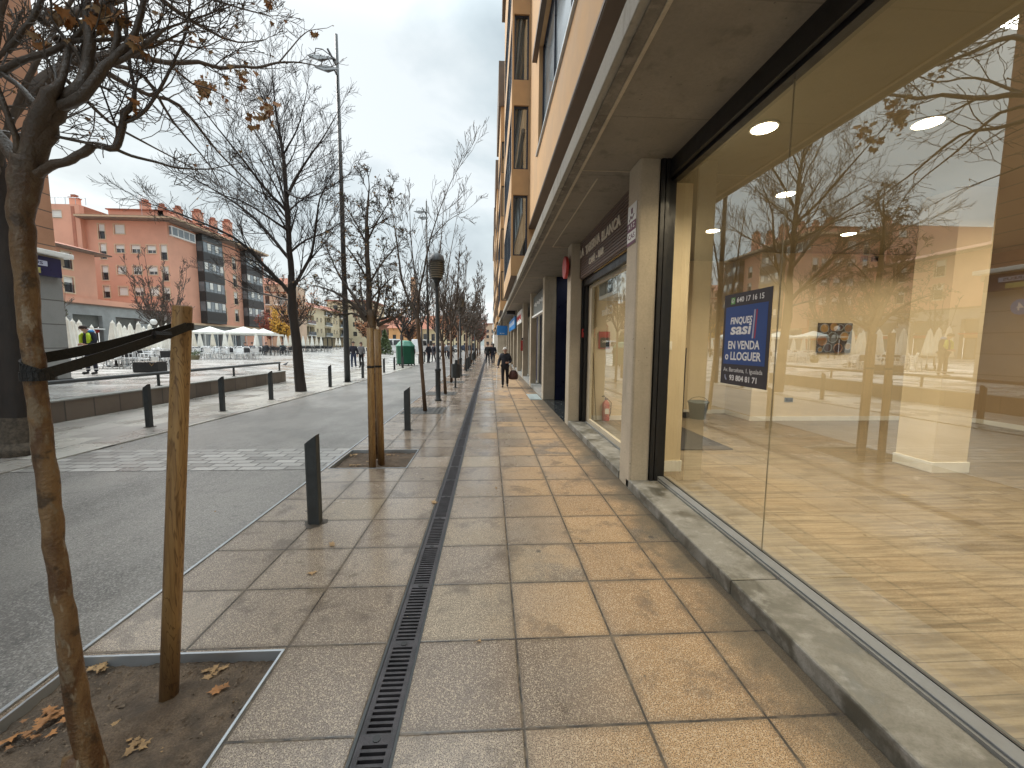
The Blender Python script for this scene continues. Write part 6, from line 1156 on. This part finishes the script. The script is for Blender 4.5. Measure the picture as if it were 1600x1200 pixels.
ORD = ['first', 'second', 'third', 'fourth', 'fifth', 'sixth', 'seventh', 'eighth', 'ninth', 'tenth', 'eleventh', 'twelfth', 'thirteenth', 'fourteenth', 'fifteenth', 'sixteenth', 'seventeenth', 'eighteenth', 'nineteenth', 'twentieth', 'twenty-first', 'twenty-second', 'twenty-third', 'twenty-fourth']
def pxpos(px_, Y, z): p = atY(px_, 540, Y); return Vector((p.x, Y, z))
def row(pr_list, y, xs, what, where, grp, z=PZ):
    for k, x in enumerate(xs):
        p = pxpos(x, y + cr.uniform(-.35, .35), z); put(pr_list[k % len(pr_list)], p, cr.uniform(-3.1, 3.1), '%s, %s from left in the %s' % (what, ORD[k], where), grp)
g1 = 'silver cafe chairs of the left terrace'; g2 = 'silver and black chairs of the middle terrace'; g3 = 'dark chairs of the far terrace'
row([CH2, CH1], 19.4, (158, 172, 190, 203, 212, 226, 234, 247, 258), 'silver cafe chair', 'front row of the left terrace', g1)
row([CH1, CH2], 22.0, (150, 176, 184, 198, 210, 222, 236, 250, 262), 'silver cafe chair', 'second row of the left terrace', g1)
row([CH1], 25.5, (165, 180, 205, 218, 240, 256), 'silver cafe chair', 'back row of the left terrace', g1)
row([CH1, CH2, CH1], 29.6, (309, 317, 324, 333, 345, 352, 357, 365, 373, 381, 389, 396), 'silver chair', 'front row of the middle terrace', g2)
row([CH2, CH1], 32.5, (306, 320, 329, 338, 349, 359, 370, 378, 387, 394, 401), 'black seated silver chair', 'second row of the middle terrace', g2)
row([CH2], 36.5, (312, 322, 334, 344, 354, 364, 375, 384, 392, 402), 'black seated cafe chair', 'back row of the middle terrace', g2)
row([CH3], 40, (404, 410, 416, 421, 427, 433, 440, 446, 452), 'dark cafe chair', 'front row of the far terrace', g3)
row([CH3], 45, (407, 414, 420, 428, 435, 442, 449, 456), 'dark cafe chair', 'second row of the far terrace', g3)
row([CH3], 55, (474, 478, 483, 487, 492, 497, 502, 507, 512, 517), 'dark cafe chair', 'row before the yellow building', g3)
gt = 'round cafe tables'
row([TB], 20.6, (164, 196, 218, 241, 256), 'round silver cafe table', 'left terrace', gt); row([TB], 31, (313, 328, 341, 355, 369, 384, 398), 'round silver cafe table', 'middle terrace', gt); row([TB], 42.5, (412, 424, 436, 449), 'round silver cafe table', 'far terrace', gt); row([TB], 55.8, (480, 490, 500, 510), 'round silver cafe table', 'line before the yellow building', gt)
gu = 'closed white parasols'
for k, (x, y, lab) in enumerate(((108, 18.2, 'closed parasol partly behind the corner of the stone block'), (117, 19.6, 'closed parasol next to the stone block corner'), (127, 20.6, 'closed parasol just left of the worker'), (179, 20.5, 'nearest closed white parasol right of the worker'), (189, 22, 'closed white parasol close behind the nearest one'), (206, 23.5, 'closed parasol above the middle of the left terrace'), (219, 21.6, 'closed parasol above the black planter'), (236, 24, 'closed parasol right of the black planter'), (262, 23, 'closed parasol just left of the thick stake'), (146, 26, 'closed parasol standing behind the worker'), (197, 27, 'parasol at the back of the left terrace, between the nearest pair and the planter'), (227, 27.5, 'parasol at the back of the left terrace, above the planter'), (250, 26, 'parasol at the back of the left terrace, near the thick stake'))):
    put(UM1, pxpos(x, y, PZ), cr.uniform(0, 1), lab, gu)
for k, (x, y) in enumerate(((303, 38), (313, 43), (333, 44), (352, 42), (360, 45), (401, 40), (436, 50), (447, 53), (454, 55), (474, 60), (481, 62), (488, 60), (495, 64), (502, 66), (526, 80), (531, 84))):
    put([UM2, UM1][k % 2], pxpos(x, y, PZ), cr.uniform(0, 1), 'closed parasol, %s from the left beyond the thick stake' % ORD[k], gu)
# open white tents
def tent(x, y, w_, d_, h, lab):
    o = thing('cafe_tent', lab, 'tent', (x, y, PZ), 'open white cafe tents'); z0 = PZ + h - .75; zt = PZ + h; mb = MB(); N_ = 6; ap = Vector((x, y, zt)); cs = [Vector((x - w_ / 2, y - d_ / 2, z0)), Vector((x + w_ / 2, y - d_ / 2, z0)), Vector((x + w_ / 2, y + d_ / 2, z0)), Vector((x - w_ / 2, y + d_ / 2, z0))]
    for k in range(4):
        a, b = cs[k], cs[(k + 1) % 4]
        for i in range(N_):
            t0, t1 = i / N_, (i + 1) / N_; f_ = lambda q, t: q.lerp(ap, t) - Z_ * (.22 * math.sin(math.pi * t)); mb.quad(f_(a, t0), f_(b, t0), f_(b, t1), f_(a, t1))
        mb.quad(a, b, b - Z_ * .22, a - Z_ * .22)
    mb.build('canopy', 'canvas', o)
    for c in cs: MB().tube([(c.x, c.y, PZ), (c.x, c.y, z0)], .035, 6).build('leg', 'white', o)
tent(-40, 53, 5.5, 5, 3.35, 'leftmost open white tent, right beside the thick stake'); tent(-35.0, 53, 5, 5, 3.2, 'second open white tent from the thick stake'); tent(-31.3, 56, 5, 5, 3.1, 'third open white tent, in the middle of the terrace'); tent(-29.2, 50, 5.5, 5, 3.1, 'rightmost open white tent, beside the yellow tree'); tent(-33.4, 62, 5, 5, 3.3, 'white tent at the back of the terrace')
o = thing('planter_box', 'low black planter crate on the plaza behind the handrail', 'planter', (-13.8, 17, PZ)); p = G(227, 582, PZ); MB().box(p.x - .47, p.y, PZ, p.x + .47, p.y + .5, PZ + .42).build('box', 'steel_black', o, bevel=.02); MB().box(p.x - .42, p.y + .05, PZ + .40, p.x + .42, p.y + .45, PZ + .425).build('soil', 'soil', o); MB().tube([(p.x + .2, p.y - .012, PZ + .36), (p.x + .27, p.y - .014, PZ + .26), (p.x + .34, p.y - .012, PZ + .35)], .012, 5).build('rope', 'leaf2', o)
o = thing('plant_pot', 'low green brown plant pot at the end of the middle terrace', 'plant pot', (-19.6, 28.9, PZ)); q = pxpos(303, 29, PZ); MB().lathe(tuple(q), [(.22, 0), (.3, .25), (.3, .3), (.26, .3)], 14).build('pot', pm('clay_pot', (0.22, 0.2, 0.12), .8), o); mb = MB()
for k in range(160): smallleaf(mb, q + Vector((cr.gauss(0, .15), cr.gauss(0, .15), .42 + cr.gauss(0, .1))), .1, cr)
mb.build('foliage', 'leafg', o)
o = thing('globe_lamp', 'white globe lamp on a post before the grey arcade', 'street lamp', (-31.3, 38, PZ)); q = atY(240, 503, 38); MB().tube([(q.x, 38, PZ), (q.x, 38, q.z - .25)], .05, 8).build('post', 'steel_dark', o); MB().lathe((q.x, 38, q.z), [(.26 * math.cos(a), .26 * math.sin(a)) for a in [(-1.5 + k * .3) for k in range(11)]], 16).build('globe', 'white', o, True)
o = thing('menu_stand', 'small dark framed stand on the left terrace beside the planter', 'stand', (-14, 18.6, PZ)); q = pxpos(240, 18.2, PZ); MB().tube([(q.x - .2, 18.2, PZ), (q.x - .2, 18.2, PZ + .62), (q.x + .2, 18.2, PZ + .62), (q.x + .2, 18.2, PZ)], .014, 5).tube([(q.x - .2, 18.5, PZ), (q.x - .2, 18.2, PZ + .6)], .012, 5).tube([(q.x + .2, 18.5, PZ), (q.x + .2, 18.2, PZ + .6)], .012, 5).build('frame', 'steel_black', o); MB().box(q.x - .14, 18.19, PZ + .12, q.x + .14, 18.2, PZ + .55).build('board', 'white', o)
for k in range(2):
    p = G((470, 445)[k], (597 + 8, 573)[k], .03 if k == 0 else PZ + .01)
mh = thing('puddle_cover', 'round metal cover set in the plaza paving near the handrail', 'manhole cover', tuple(G(395, 585, PZ))); q = G(395, 585, PZ); MB().lathe((q.x - .6, q.y, PZ), [(.35, 0), (.35, .004), (.3, .006)], 20).build('lid', 'steel_black', mh)
pg = G(446, 573, PZ); o = thing('pigeon', 'small grey pigeon on the plaza near the end of the rail', 'bird', tuple(pg)); MB().tube([pg + Vector((-.13, 0, .10)), pg + Vector((-.03, 0, .12)), pg + Vector((.06, 0, .15)), pg + Vector((.09, 0, .21)), pg + Vector((.13, 0, .215)), pg + Vector((.155, 0, .21))], [.012, .05, .045, .022, .024, .004], 8).build('body', pm('pigeon_grey', (0.13, 0.14, 0.16), .7), o, True); MB().tube([pg + Vector((.0, .02, .1)), pg + Vector((.01, .02, 0))], .005, 4).tube([pg + Vector((.02, -.02, .1)), pg + Vector((.03, -.02, 0))], .005, 4).build('legs', 'red', o)

# ------------------------------------------------------------------ people
def skinned(name, V, Ed, rad, m, parent, root=0, sub=2):
    me = bpy.data.meshes.new(name); og = Vector((0, 0, 0)); me.from_pydata([tuple(v) for v in V], Ed, []); o = bpy.data.objects.new(name, me); C.objects.link(o); o.parent = parent; me.materials.append(M[m] if isinstance(m, str) else m)
    md = o.modifiers.new('skin', 'SKIN'); md.use_smooth_shade = True
    for i, v in enumerate(me.skin_vertices[0].data): v.radius = (rad[i], rad[i]); v.use_root = (i == root)
    s_ = o.modifiers.new('sub', 'SUBSURF'); s_.levels = sub; s_.render_levels = sub; return o
def person(loc, rz, h, lab, pose=None, coat=(0.02, 0.02, 0.03), legs=(0.03, 0.03, 0.04), shoes=(0.02, 0.02, 0.02), hair=(0.05, 0.035, 0.03), hairlong=False, coatlen=.80, extras=None, fat=1.0):
    k = h / 1.75; o = thing('person', lab, 'person', (0, 0, 0)); P = dict(pel=(0, 0, .95), bel=(0, 0, 1.10), che=(0, 0, 1.30), nek=(0, .0, 1.47), hb=(0, -.015, 1.55), hd=(0, -.02, 1.64), tp=(0, -.01, 1.70), nose=(0, -.115, 1.61))
    for s_, c in ((-1, 'l'), (1, 'r')): P.update({'sh' + c: (s_ * .165, 0, 1.40), 'el' + c: (s_ * .225, .03, 1.13), 'wr' + c: (s_ * .235, -.05, .88), 'pa' + c: (s_ * .235, -.07, .81), 'hi' + c: (s_ * .085, 0, .90), 'kn' + c: (s_ * .095, -.01, .50), 'an' + c: (s_ * .095, .03, .09), 'to' + c: (s_ * .115, -.13, .04)})
    P.update(pose or {}); P = {a: Vector(b) * k for a, b in P.items()}
    names = ['pel', 'bel', 'che', 'nek', 'hb', 'hd', 'tp'] + [a + c for c in 'lr' for a in ('sh', 'el', 'wr', 'pa', 'hi', 'kn', 'an')]; rd = dict(pel=.12, bel=.115, che=.13, nek=.052, hb=.062, hd=.092, tp=.055, sh=.06, el=.042, wr=.026, pa=.032, hi=.082, kn=.052, an=.036)
    V = [P[n] for n in names]; rr = [(rd.get(n) or rd[n[:-1]]) * k for n in names]; ix = {n: i for i, n in enumerate(names)}; E_ = [('pel', 'bel'), ('bel', 'che'), ('che', 'nek'), ('nek', 'hb'), ('hb', 'hd'), ('hd', 'tp')]
    for c in 'lr': E_ += [('che', 'sh' + c), ('sh' + c, 'el' + c), ('el' + c, 'wr' + c), ('wr' + c, 'pa' + c), ('pel', 'hi' + c), ('hi' + c, 'kn' + c), ('kn' + c, 'an' + c)]
    E_ = [(ix[a], ix[b]) for a, b in E_]
    for c, s_ in (('l', -1), ('r', 1)):       # five fingers per hand
        d = (P['pa' + c] - P['wr' + c]).normalized(); sd_ = d.cross(Vector((s_, .2, 0))).normalized()
        for q in range(5):
            b = P['pa' + c]; off = (q - 1.5) * .017 * k if q < 4 else -.035 * k; ln = (.075, .085, .08, .062, .05)[q] * k; a = b + sd_ * off + d * (.018 * k if q < 4 else -.005); i = len(V); V += [a + d * ln * .5, a + d * ln * .95 + Vector((-s_ * .02, -.01, 0)) * k]; rr += [.0095 * k, .008 * k]; E_ += [(ix['pa' + c], i), (i, i + 1)]
    skinned('body', V, E_, rr, 'skin', o, 0, 1)
    cm = pm('coat_cloth', coat, .85, .25, 9, .2, 60); N2 = ['hem', 'pel', 'bel', 'che', 'col'] + [a + c for c in 'lr' for a in ('sh', 'el', 'cu')]; P['hem'] = P['pel'] + (P['hil'] + P['hir'] - 2 * P['pel']) * .2 + Z_ * (coatlen - .95) * k; P['col'] = P['nek'] - Z_ * .025 * k
    for c in 'lr': P['cu' + c] = P['el' + c].lerp(P['wr' + c], .92)
    r2 = dict(hem=.155 * fat, pel=.15 * fat, bel=.145 * fat, che=.15 * fat, col=.078, sh=.088, el=.072, cu=.055); V = [P[n] for n in N2]; rr = [(r2.get(n) or r2[n[:-1]]) * k for n in N2]; ix = {n: i for i, n in enumerate(N2)}
    E_ = [(0, 1), (1, 2), (2, 3), (3, 4)] + [(ix[a], ix[b]) for c in 'lr' for a, b in (('che', 'sh' + c), ('sh' + c, 'el' + c), ('el' + c, 'cu' + c))]; jk = skinned('jacket', V, E_, rr, cm, o, 2)
    lm = pm('trouser_cloth', legs, .9, .25, 9); N3 = ['pel'] + [a + c for c in 'lr' for a in ('hi', 'kn', 'hem')]
    for c in 'lr': P['hem' + c] = P['an' + c] + Z_ * .0
    r3 = dict(pel=.13, hi=.10, kn=.072, hem=.058); V = [P[n] for n in N3]; rr = [(r3.get(n) or r3[n[:-1]]) * k for n in N3]; skinned('trousers', V, [(0, 1), (1, 2), (2, 3), (0, 4), (4, 5), (5, 6)], rr, lm, o)
    sm_ = pm('shoe_leather', shoes, .5, .2, 9)
    for c in 'lr': a, b = P['an' + c], P['to' + c]; skinned('shoe', [a + Vector((0, .03, -.03)) * k, a.lerp(b, .5) + Z_ * -.01 * k, b], [(0, 1), (1, 2)], [.05 * k, .048 * k, .034 * k], sm_, o, 1, 1)
    hm = pm('hair', hair, .8, .4, 30, .5, 90); hc = P['hd']; mb = MB(); mb.lathe((0, 0, 0), [(.096 * math.cos(a), .105 * math.sin(a)) for a in [(-.1 + q * .2) for q in range(9)]], 14, lambda t, z, q: 1 + .05 * math.sin(5 * t)); mm = [(x * k + hc.x, y * 1.1 * k + hc.y + .018 * k, z * k + hc.z + .018 * k) for x, y, z in mb.v]; mb.v = mm
    if hairlong: mb.tube([tuple(hc + Vector((0, .06, .03)) * k), tuple(hc + Vector((0, .08, -.08)) * k), tuple(hc + Vector((0, .09, -.2)) * k)], [.08 * k, .075 * k, .04 * k], 9)
    q = mb.build('hair', hm, None, True); q.parent = o
    fwd = (P['nose'] - P['hd']); fwd.z = 0; fwd.normalize(); sd_ = fwd.cross(Z_); mb = MB(); mm_ = MB(); ears = []
    for s_ in (-1, 1): e_ = hc + fwd * .088 * k + sd_ * s_ * .032 * k + Z_ * -.002 * k; mb.tube([tuple(e_), tuple(e_ + fwd * .006 * k)], .009 * k, 6); er = hc + sd_ * s_ * .092 * k + Z_ * -.01 * k; ears.append(MB().tube([tuple(er + Z_ * .025 * k), tuple(er - Z_ * .025 * k)], .012 * k, 5))
    n0 = hc + fwd * .09 * k; mn = MB(); mn.tube([tuple(n0 + Z_ * .0), tuple(n0 + fwd * .022 * k - Z_ * .03 * k), tuple(n0 - Z_ * .04 * k)], [.008 * k, .014 * k, .008 * k], 6); mm_.tube([tuple(n0 - Z_ * .058 * k - sd_ * .022 * k + fwd * -.012 * k), tuple(n0 - Z_ * .058 * k + sd_ * .022 * k + fwd * -.012 * k)], .004 * k, 4)
    q = mb.build('eyes', 'steel_black', None); q.parent = o; q = mn.build('nose', 'skin', None, True); q.parent = o; q = mm_.build('mouth', 'steel_black', None); q.parent = o
    for q in ears: adopt(q.build('ear', 'skin', None, True), o)
    if extras: extras(o, P, k)
    o.location = loc; o.rotation_euler = (0, 0, rz); ORG[o.name] = Vector(loc); return o, P, k
def adopt(o, par): o.parent = par; return o
wl = dict(knl=(-.095, -.10, .51), anl=(-.09, -.13, .09), tol=(-.10, -.29, .05), knr=(.095, .0, .50), anr=(.10, .16, .12), tor=(.11, .02, .05))
# old person walking towards the camera with a cane, bag in the other hand
pos = G(789, 605, 0)
old, P, k = person(tuple(pos), R(-4), 1.56, 'white haired old person in a dark quilted coat walking along the pavement with a cane', dict(**wl, hd=(0, -.06, 1.62), tp=(0, -.055, 1.69), hb=(0, -.045, 1.54), nose=(0, -.16, 1.59), ell=(-.26, .03, 1.13), wrl=(-.30, -.12, .90), pal=(-.31, -.15, .86), elr=(.25, .04, 1.13), wrr=(.15, -.13, 1.08), par=(.11, -.16, 1.08)), coat=(0.025, 0.026, 0.035), legs=(0.015, 0.015, 0.018), hair=(0.62, 0.58, 0.52), coatlen=.76, fat=1.22)
o = thing('walking_cane', 'pale walking cane held by the old person', 'cane', tuple(pos)); w0 = old.matrix_basis if False else None
Mo = Matrix.Translation(pos) @ Matrix.Rotation(R(-4), 4, 'Z')
a = Mo @ P['pal']; MB().tube([a + Vector((.03, -.04, .01)), a + Vector((-.02, -.03, 0)), a + Vector((-.03, -.06, -.1)), Vector((a.x - .05, a.y - .30, .01))], .011, 6).build('shaft', 'white', o); MB().tube([a + Vector((.05, -.05, .01)), a + Vector((-.03, -.02, .0))], .015, 6).build('handle', 'steel_black', o)
o = thing('handbag', 'brown soft handbag hanging from the old person\'s arm', 'bag', tuple(pos)); e_ = Mo @ P['elr']; c = e_ + Vector((.10, .0, -.52)); mb = MB(); prof = [(.10, -.19), (.17, -.17), (.19, -.05), (.15, .1), (.09, .17)]; mb.lathe((0, 0, 0), prof, 14); mb.v = [(c.x + x * 1.0, c.y + y * .6, c.z + z) for x, y, z in mb.v]; mb.build('body', pm('brown_bag', (0.09, 0.035, 0.025), .6, .5, 12), o, True, bevel=.01); MB().tube([c + Vector((-.08, 0, .15)), e_ + Vector((0.0, 0, -.04)), e_ + Vector((.05, 0, -.05)), c + Vector((.08, 0, .15))], .010, 6).build('strap', 'leaf1', o)
# worker in a hi-vis vest on the plaza, head bowed
pos = G(145, 585, PZ); vest = M['vest'] = pm('hi_vis_yellow', (0.45, 0.62, 0.03), .7, .15, 9)
def wex(o, P, k):
    N_ = ['bel', 'che']; V = [P['bel'] + Z_ * -.02, P['che'] + Z_ * .01, P['shl'] * .75 + P['che'] * .25, P['shr'] * .75 + P['che'] * .25]; q = skinned('vest', V, [(0, 1), (1, 2), (1, 3)], [.185 * k, .19 * k, .10 * k, .10 * k], vest, o, 1)
    for s_ in (-1, 1): adopt(MB().tube([P['nek'] + Vector((s_ * .10, -.05, -.04)) * k, P['che'] + Vector((s_ * .155, -.13, .03)) * k, P['bel'] + Vector((s_ * .16, -.14, -.02)) * k], [.05 * k, .06 * k, .055 * k], 10).build('vest_panel', vest, None, True), o)
    for c in 'lr': a = P['kn' + c].lerp(P['an' + c], .72); MB_ = MB().tube([a, a + Vector((0, 0, -.035))], .066 * k, 12); adopt(MB_.build('reflective_band', 'chairalu', None), o)
    b = P['nek'] + Vector((.06, .07, .02)) * k; adopt(MB().lathe(tuple(b), [(.03, -.06), (.09, -.03), (.10, .03), (.05, .08)], 12).build('hood', 'blue', None, True), o)
    adopt(MB().lathe(tuple(P['hd']), [(.105 * k, .0), (.105 * k, .05 * k), (.08 * k, .10 * k), (.02 * k, .115 * k)], 14).build('cap', pm('dark_brown_cap', (0.03, 0.018, 0.014), .8), None, True), o)
person(tuple(pos), R(-12), 1.84, 'worker in a yellow hi-vis vest and dark trousers standing on the plaza looking down', dict(nek=(0, -.05, 1.45), hb=(-.01, -.10, 1.50), hd=(-.02, -.15, 1.57), tp=(-.02, -.17, 1.63), nose=(-.04, -.25, 1.52), knl=(-.13, -.03, .50), anl=(-.17, .0, .09), tol=(-.24, -.15, .04), knr=(.12, .0, .50), anr=(.13, .03, .09), tor=(.13, -.13, .04), ell=(-.25, .0, 1.13), wrl=(-.14, -.2, 1.02), pal=(-.10, -.25, 1.02), elr=(.25, .0, 1.13), wrr=(.14, -.2, 1.02), par=(.10, -.25, 1.04)), coat=(0.012, 0.013, 0.025), legs=(0.028, 0.028, 0.045), fat=1.15, extras=wex, hair=(0.03, 0.02, 0.015))
# walking couple on the plaza
p1, p2 = G(553, 576, .02), G(565, 574, .02)
person(tuple(p1), R(8), 1.76, 'walker in a dark padded jacket and blue jeans, left one of the couple', dict(**wl, pal=(-.26, -.02, .80)), coat=(0.018, 0.019, 0.032), legs=(0.035, 0.05, 0.095), shoes=(.6, .6, .6), hair=(0.04, .03, .025), coatlen=.86)
person(tuple(p2), R(-6), 1.72, 'walker in a grey jacket and black trousers, right one of the couple', dict(**{a.replace('l', 'r', 1) if a.endswith('l') else a.replace('r', 'l', 1) if False else a: b for a, b in wl.items()}), coat=(0.16, 0.16, 0.17), legs=(0.012, 0.012, 0.014), hair=(0.07, .04, .03), hairlong=True, coatlen=.88)
b = p1 + Vector((-.33, -.02, .62)); o = thing('shopping_bag', 'small reddish bag carried by the left walker of the couple', 'bag', tuple(b)); MB().box(b.x - .06, b.y - .12, b.z - .15, b.x + .06, b.y + .12, b.z + .12).build('body', pm('dull_red', (.18, .05, .05), .7), o, bevel=.02); MB().tube([(b.x, b.y - .08, b.z + .12), (b.x + .05, b.y, b.z + .24), (b.x, b.y + .08, b.z + .12)], .01, 5).build('strap', 'steel_black', o)
# people far down the pavement and on the plaza
for (x, y_, h, rz, lab, ct, lg, hl) in ((762, 570, 1.74, 170, 'left one of the two dark walkers far down the pavement', (.02, .022, .022), (.015, .015, .02), False), (770.5, 570, 1.72, 190, 'right one of the two dark walkers far down the pavement, with a bag', (.015, .016, .03), (.03, .04, .07), True), (768, 562, 1.7, 5, 'person in a dark top seen between the two far walkers', (.10, .02, .03), (.02, .02, .03), False), (670, 567, 1.72, 40, 'dark dressed person left of the second mast by the road', (.02, .02, .03), (.02, .02, .03), False), (678, 566, 1.7, -30, 'dark dressed person right of the second mast', (.02, .02, .03), (.10, .10, .11), True), (689.5, 562, 1.75, 90, 'person in a long pale grey coat, first of the group by the road', (.33, .34, .36), (.03, .03, .04), True), (701, 561, 1.75, 30, 'person in a pale grey jacket in the group by the road', (.30, .32, .35), (.04, .04, .06), False), (706, 560, 1.7, -60, 'dark dressed person at the right of the group by the road', (.02, .02, .03), (.02, .02, .03), False), (695, 561, 1.66, -20, 'person in a grey blue jacket in the middle of the group by the road', (.18, .2, .24), (.02, .02, .03), True)):
    q = G(x, y_, 0.0); person(tuple(q), R(rz), h, lab, wl, coat=ct, legs=lg, hairlong=hl)
for (x, Y, lab, ct) in ((300, 24, None, None), (383, 34.5, 'person in a black and grey top sitting at the middle terrace', (.03, .03, .04)), (394, 34.2, 'person in a grey jacket sitting at the right of the middle terrace', (.12, .13, .15)), (416, 41.5, 'person in dark clothes sitting at the far terrace', (.02, .03, .04)), (441, 44, 'person in a teal black coat sitting at the far terrace end', (.02, .04, .05))):
    if not lab: continue
    q = pxpos(x, Y, PZ - .48); sit = {'knl': (-.13, -.42, .93), 'knr': (.13, -.42, .93), 'anl': (-.13, -.44, .56), 'anr': (.13, -.40, .56), 'tol': (-.13, -.58, .52), 'tor': (.13, -.55, .52), 'wrl': (-.15, -.3, 1.1), 'pal': (-.13, -.36, 1.1), 'wrr': (.15, -.3, 1.1), 'par': (.13, -.36, 1.1)}
    person(tuple(q), R(cr.uniform(-60, 60)), 1.72, lab, sit, coat=ct, coatlen=.9)

# ------------------------------------------------------------------ vehicles far off
def vehicle(kind, loc, rz, m, lab):
    van = kind == 'van'; o = thing('parked_van' if van else 'parked_car', lab, kind, (0, 0, 0), None if van else 'parked cars beyond the plaza trees')
    prof = [(-2.4, .35), (2.35, .35), (2.45, .6), (2.4, 1.0), (1.75, 1.2), (1.3, 2.15), (-2.3, 2.2), (-2.42, 1.2)] if van else [(-2.0, .32), (2.05, .32), (2.12, .6), (2.0, .8), (1.15, .95), (.55, 1.42), (-1.0, 1.45), (-1.7, 1.0), (-2.1, .92)]
    hw = .95 if van else .85; mb = MB(); n = len(prof)
    for s_ in (-1, 1):
        for (x, z) in prof: mb.v.append((x, s_ * hw * (1 if z < 1.05 else .88), z))
    for j in range(n): mb.f.append((j, (j + 1) % n, (j + 1) % n + n, j + n))
    mb.f.append(tuple(reversed(range(n)))); mb.f.append(tuple(range(n, 2 * n))); mb.build('body', m, o, bevel=.06)
    zt, zb, ww_ = (2.0, 1.3, .93) if van else (1.38, .98, .81)
    for s_ in (-1, 1):
        for (a, b) in (((-2.1, -.9), (-.8, .3), (.4, 1.45)) if van else ((-1.25, -.35), (-.25, .75))):
            y0 = s_ * (hw * .90 + (.028 if van else .02)); mb = MB(); mb.quad((a, s_ * hw * .955, zb), (b, s_ * hw * .955, zb), (b - .12, s_ * hw * .90, zt), (a + .05, s_ * hw * .90, zt)); mb.build('window', 'pane', o)
    x0, x1 = (1.72, 1.36) if van else (1.1, .62); mb = MB(); mb.quad((x0 + .03, -hw * .85, zb - .02), (x0 + .03, hw * .85, zb - .02), (x1 + .03, hw * .78, zt), (x1 + .03, -hw * .78, zt)); mb.build('windscreen', 'pane', o)
    for x in (-1.45, 1.45):
        for s_ in (-1, 1): t = MB().tube([(x, s_ * (hw - .16), .33), (x, s_ * (hw + .02), .33)], .33, 18).build('wheel', 'tyre', o); MB().tube([(x, s_ * (hw + .021), .33), (x, s_ * (hw + .03), .33)], .19, 14).build('hubcap', 'alu', t)
    for s_ in (-1, 1): MB().box((2.38 if van else 2.03), s_ * .62 - .14, .62, (2.47 if van else 2.13), s_ * .62 + .14, .78).build('headlight', 'white', o)
    o.location = loc; o.rotation_euler = (0, 0, rz); return o
vehicle('van', (-14.4, 60, 0.15), R(12), 'vanwhite', 'white minibus parked across the plaza, left of the green container'); vehicle('van', (-10.0, 62, 0.1), R(75), 'vanwhite', 'white van seen end on, right of the green container')
for k, (x, y, rz, m, lab) in enumerate(((-17.5, 66, 5, 'carblue', 'dark car beside the white minibus'), (-8.2, 80, 10, 'vanwhite', 'pale car parked left of the row of far cars'), (-7.0, 92, 0, 'vangrey', 'grey car in the row of far cars'), (-4.6, 86, 5, 'carblue', 'dark car at the right of the row of far cars'), (-11.8, 84, 0, 'vangrey', 'grey car below the cream building'))): vehicle('car', (x, y, 0.02), R(rz), m, lab)
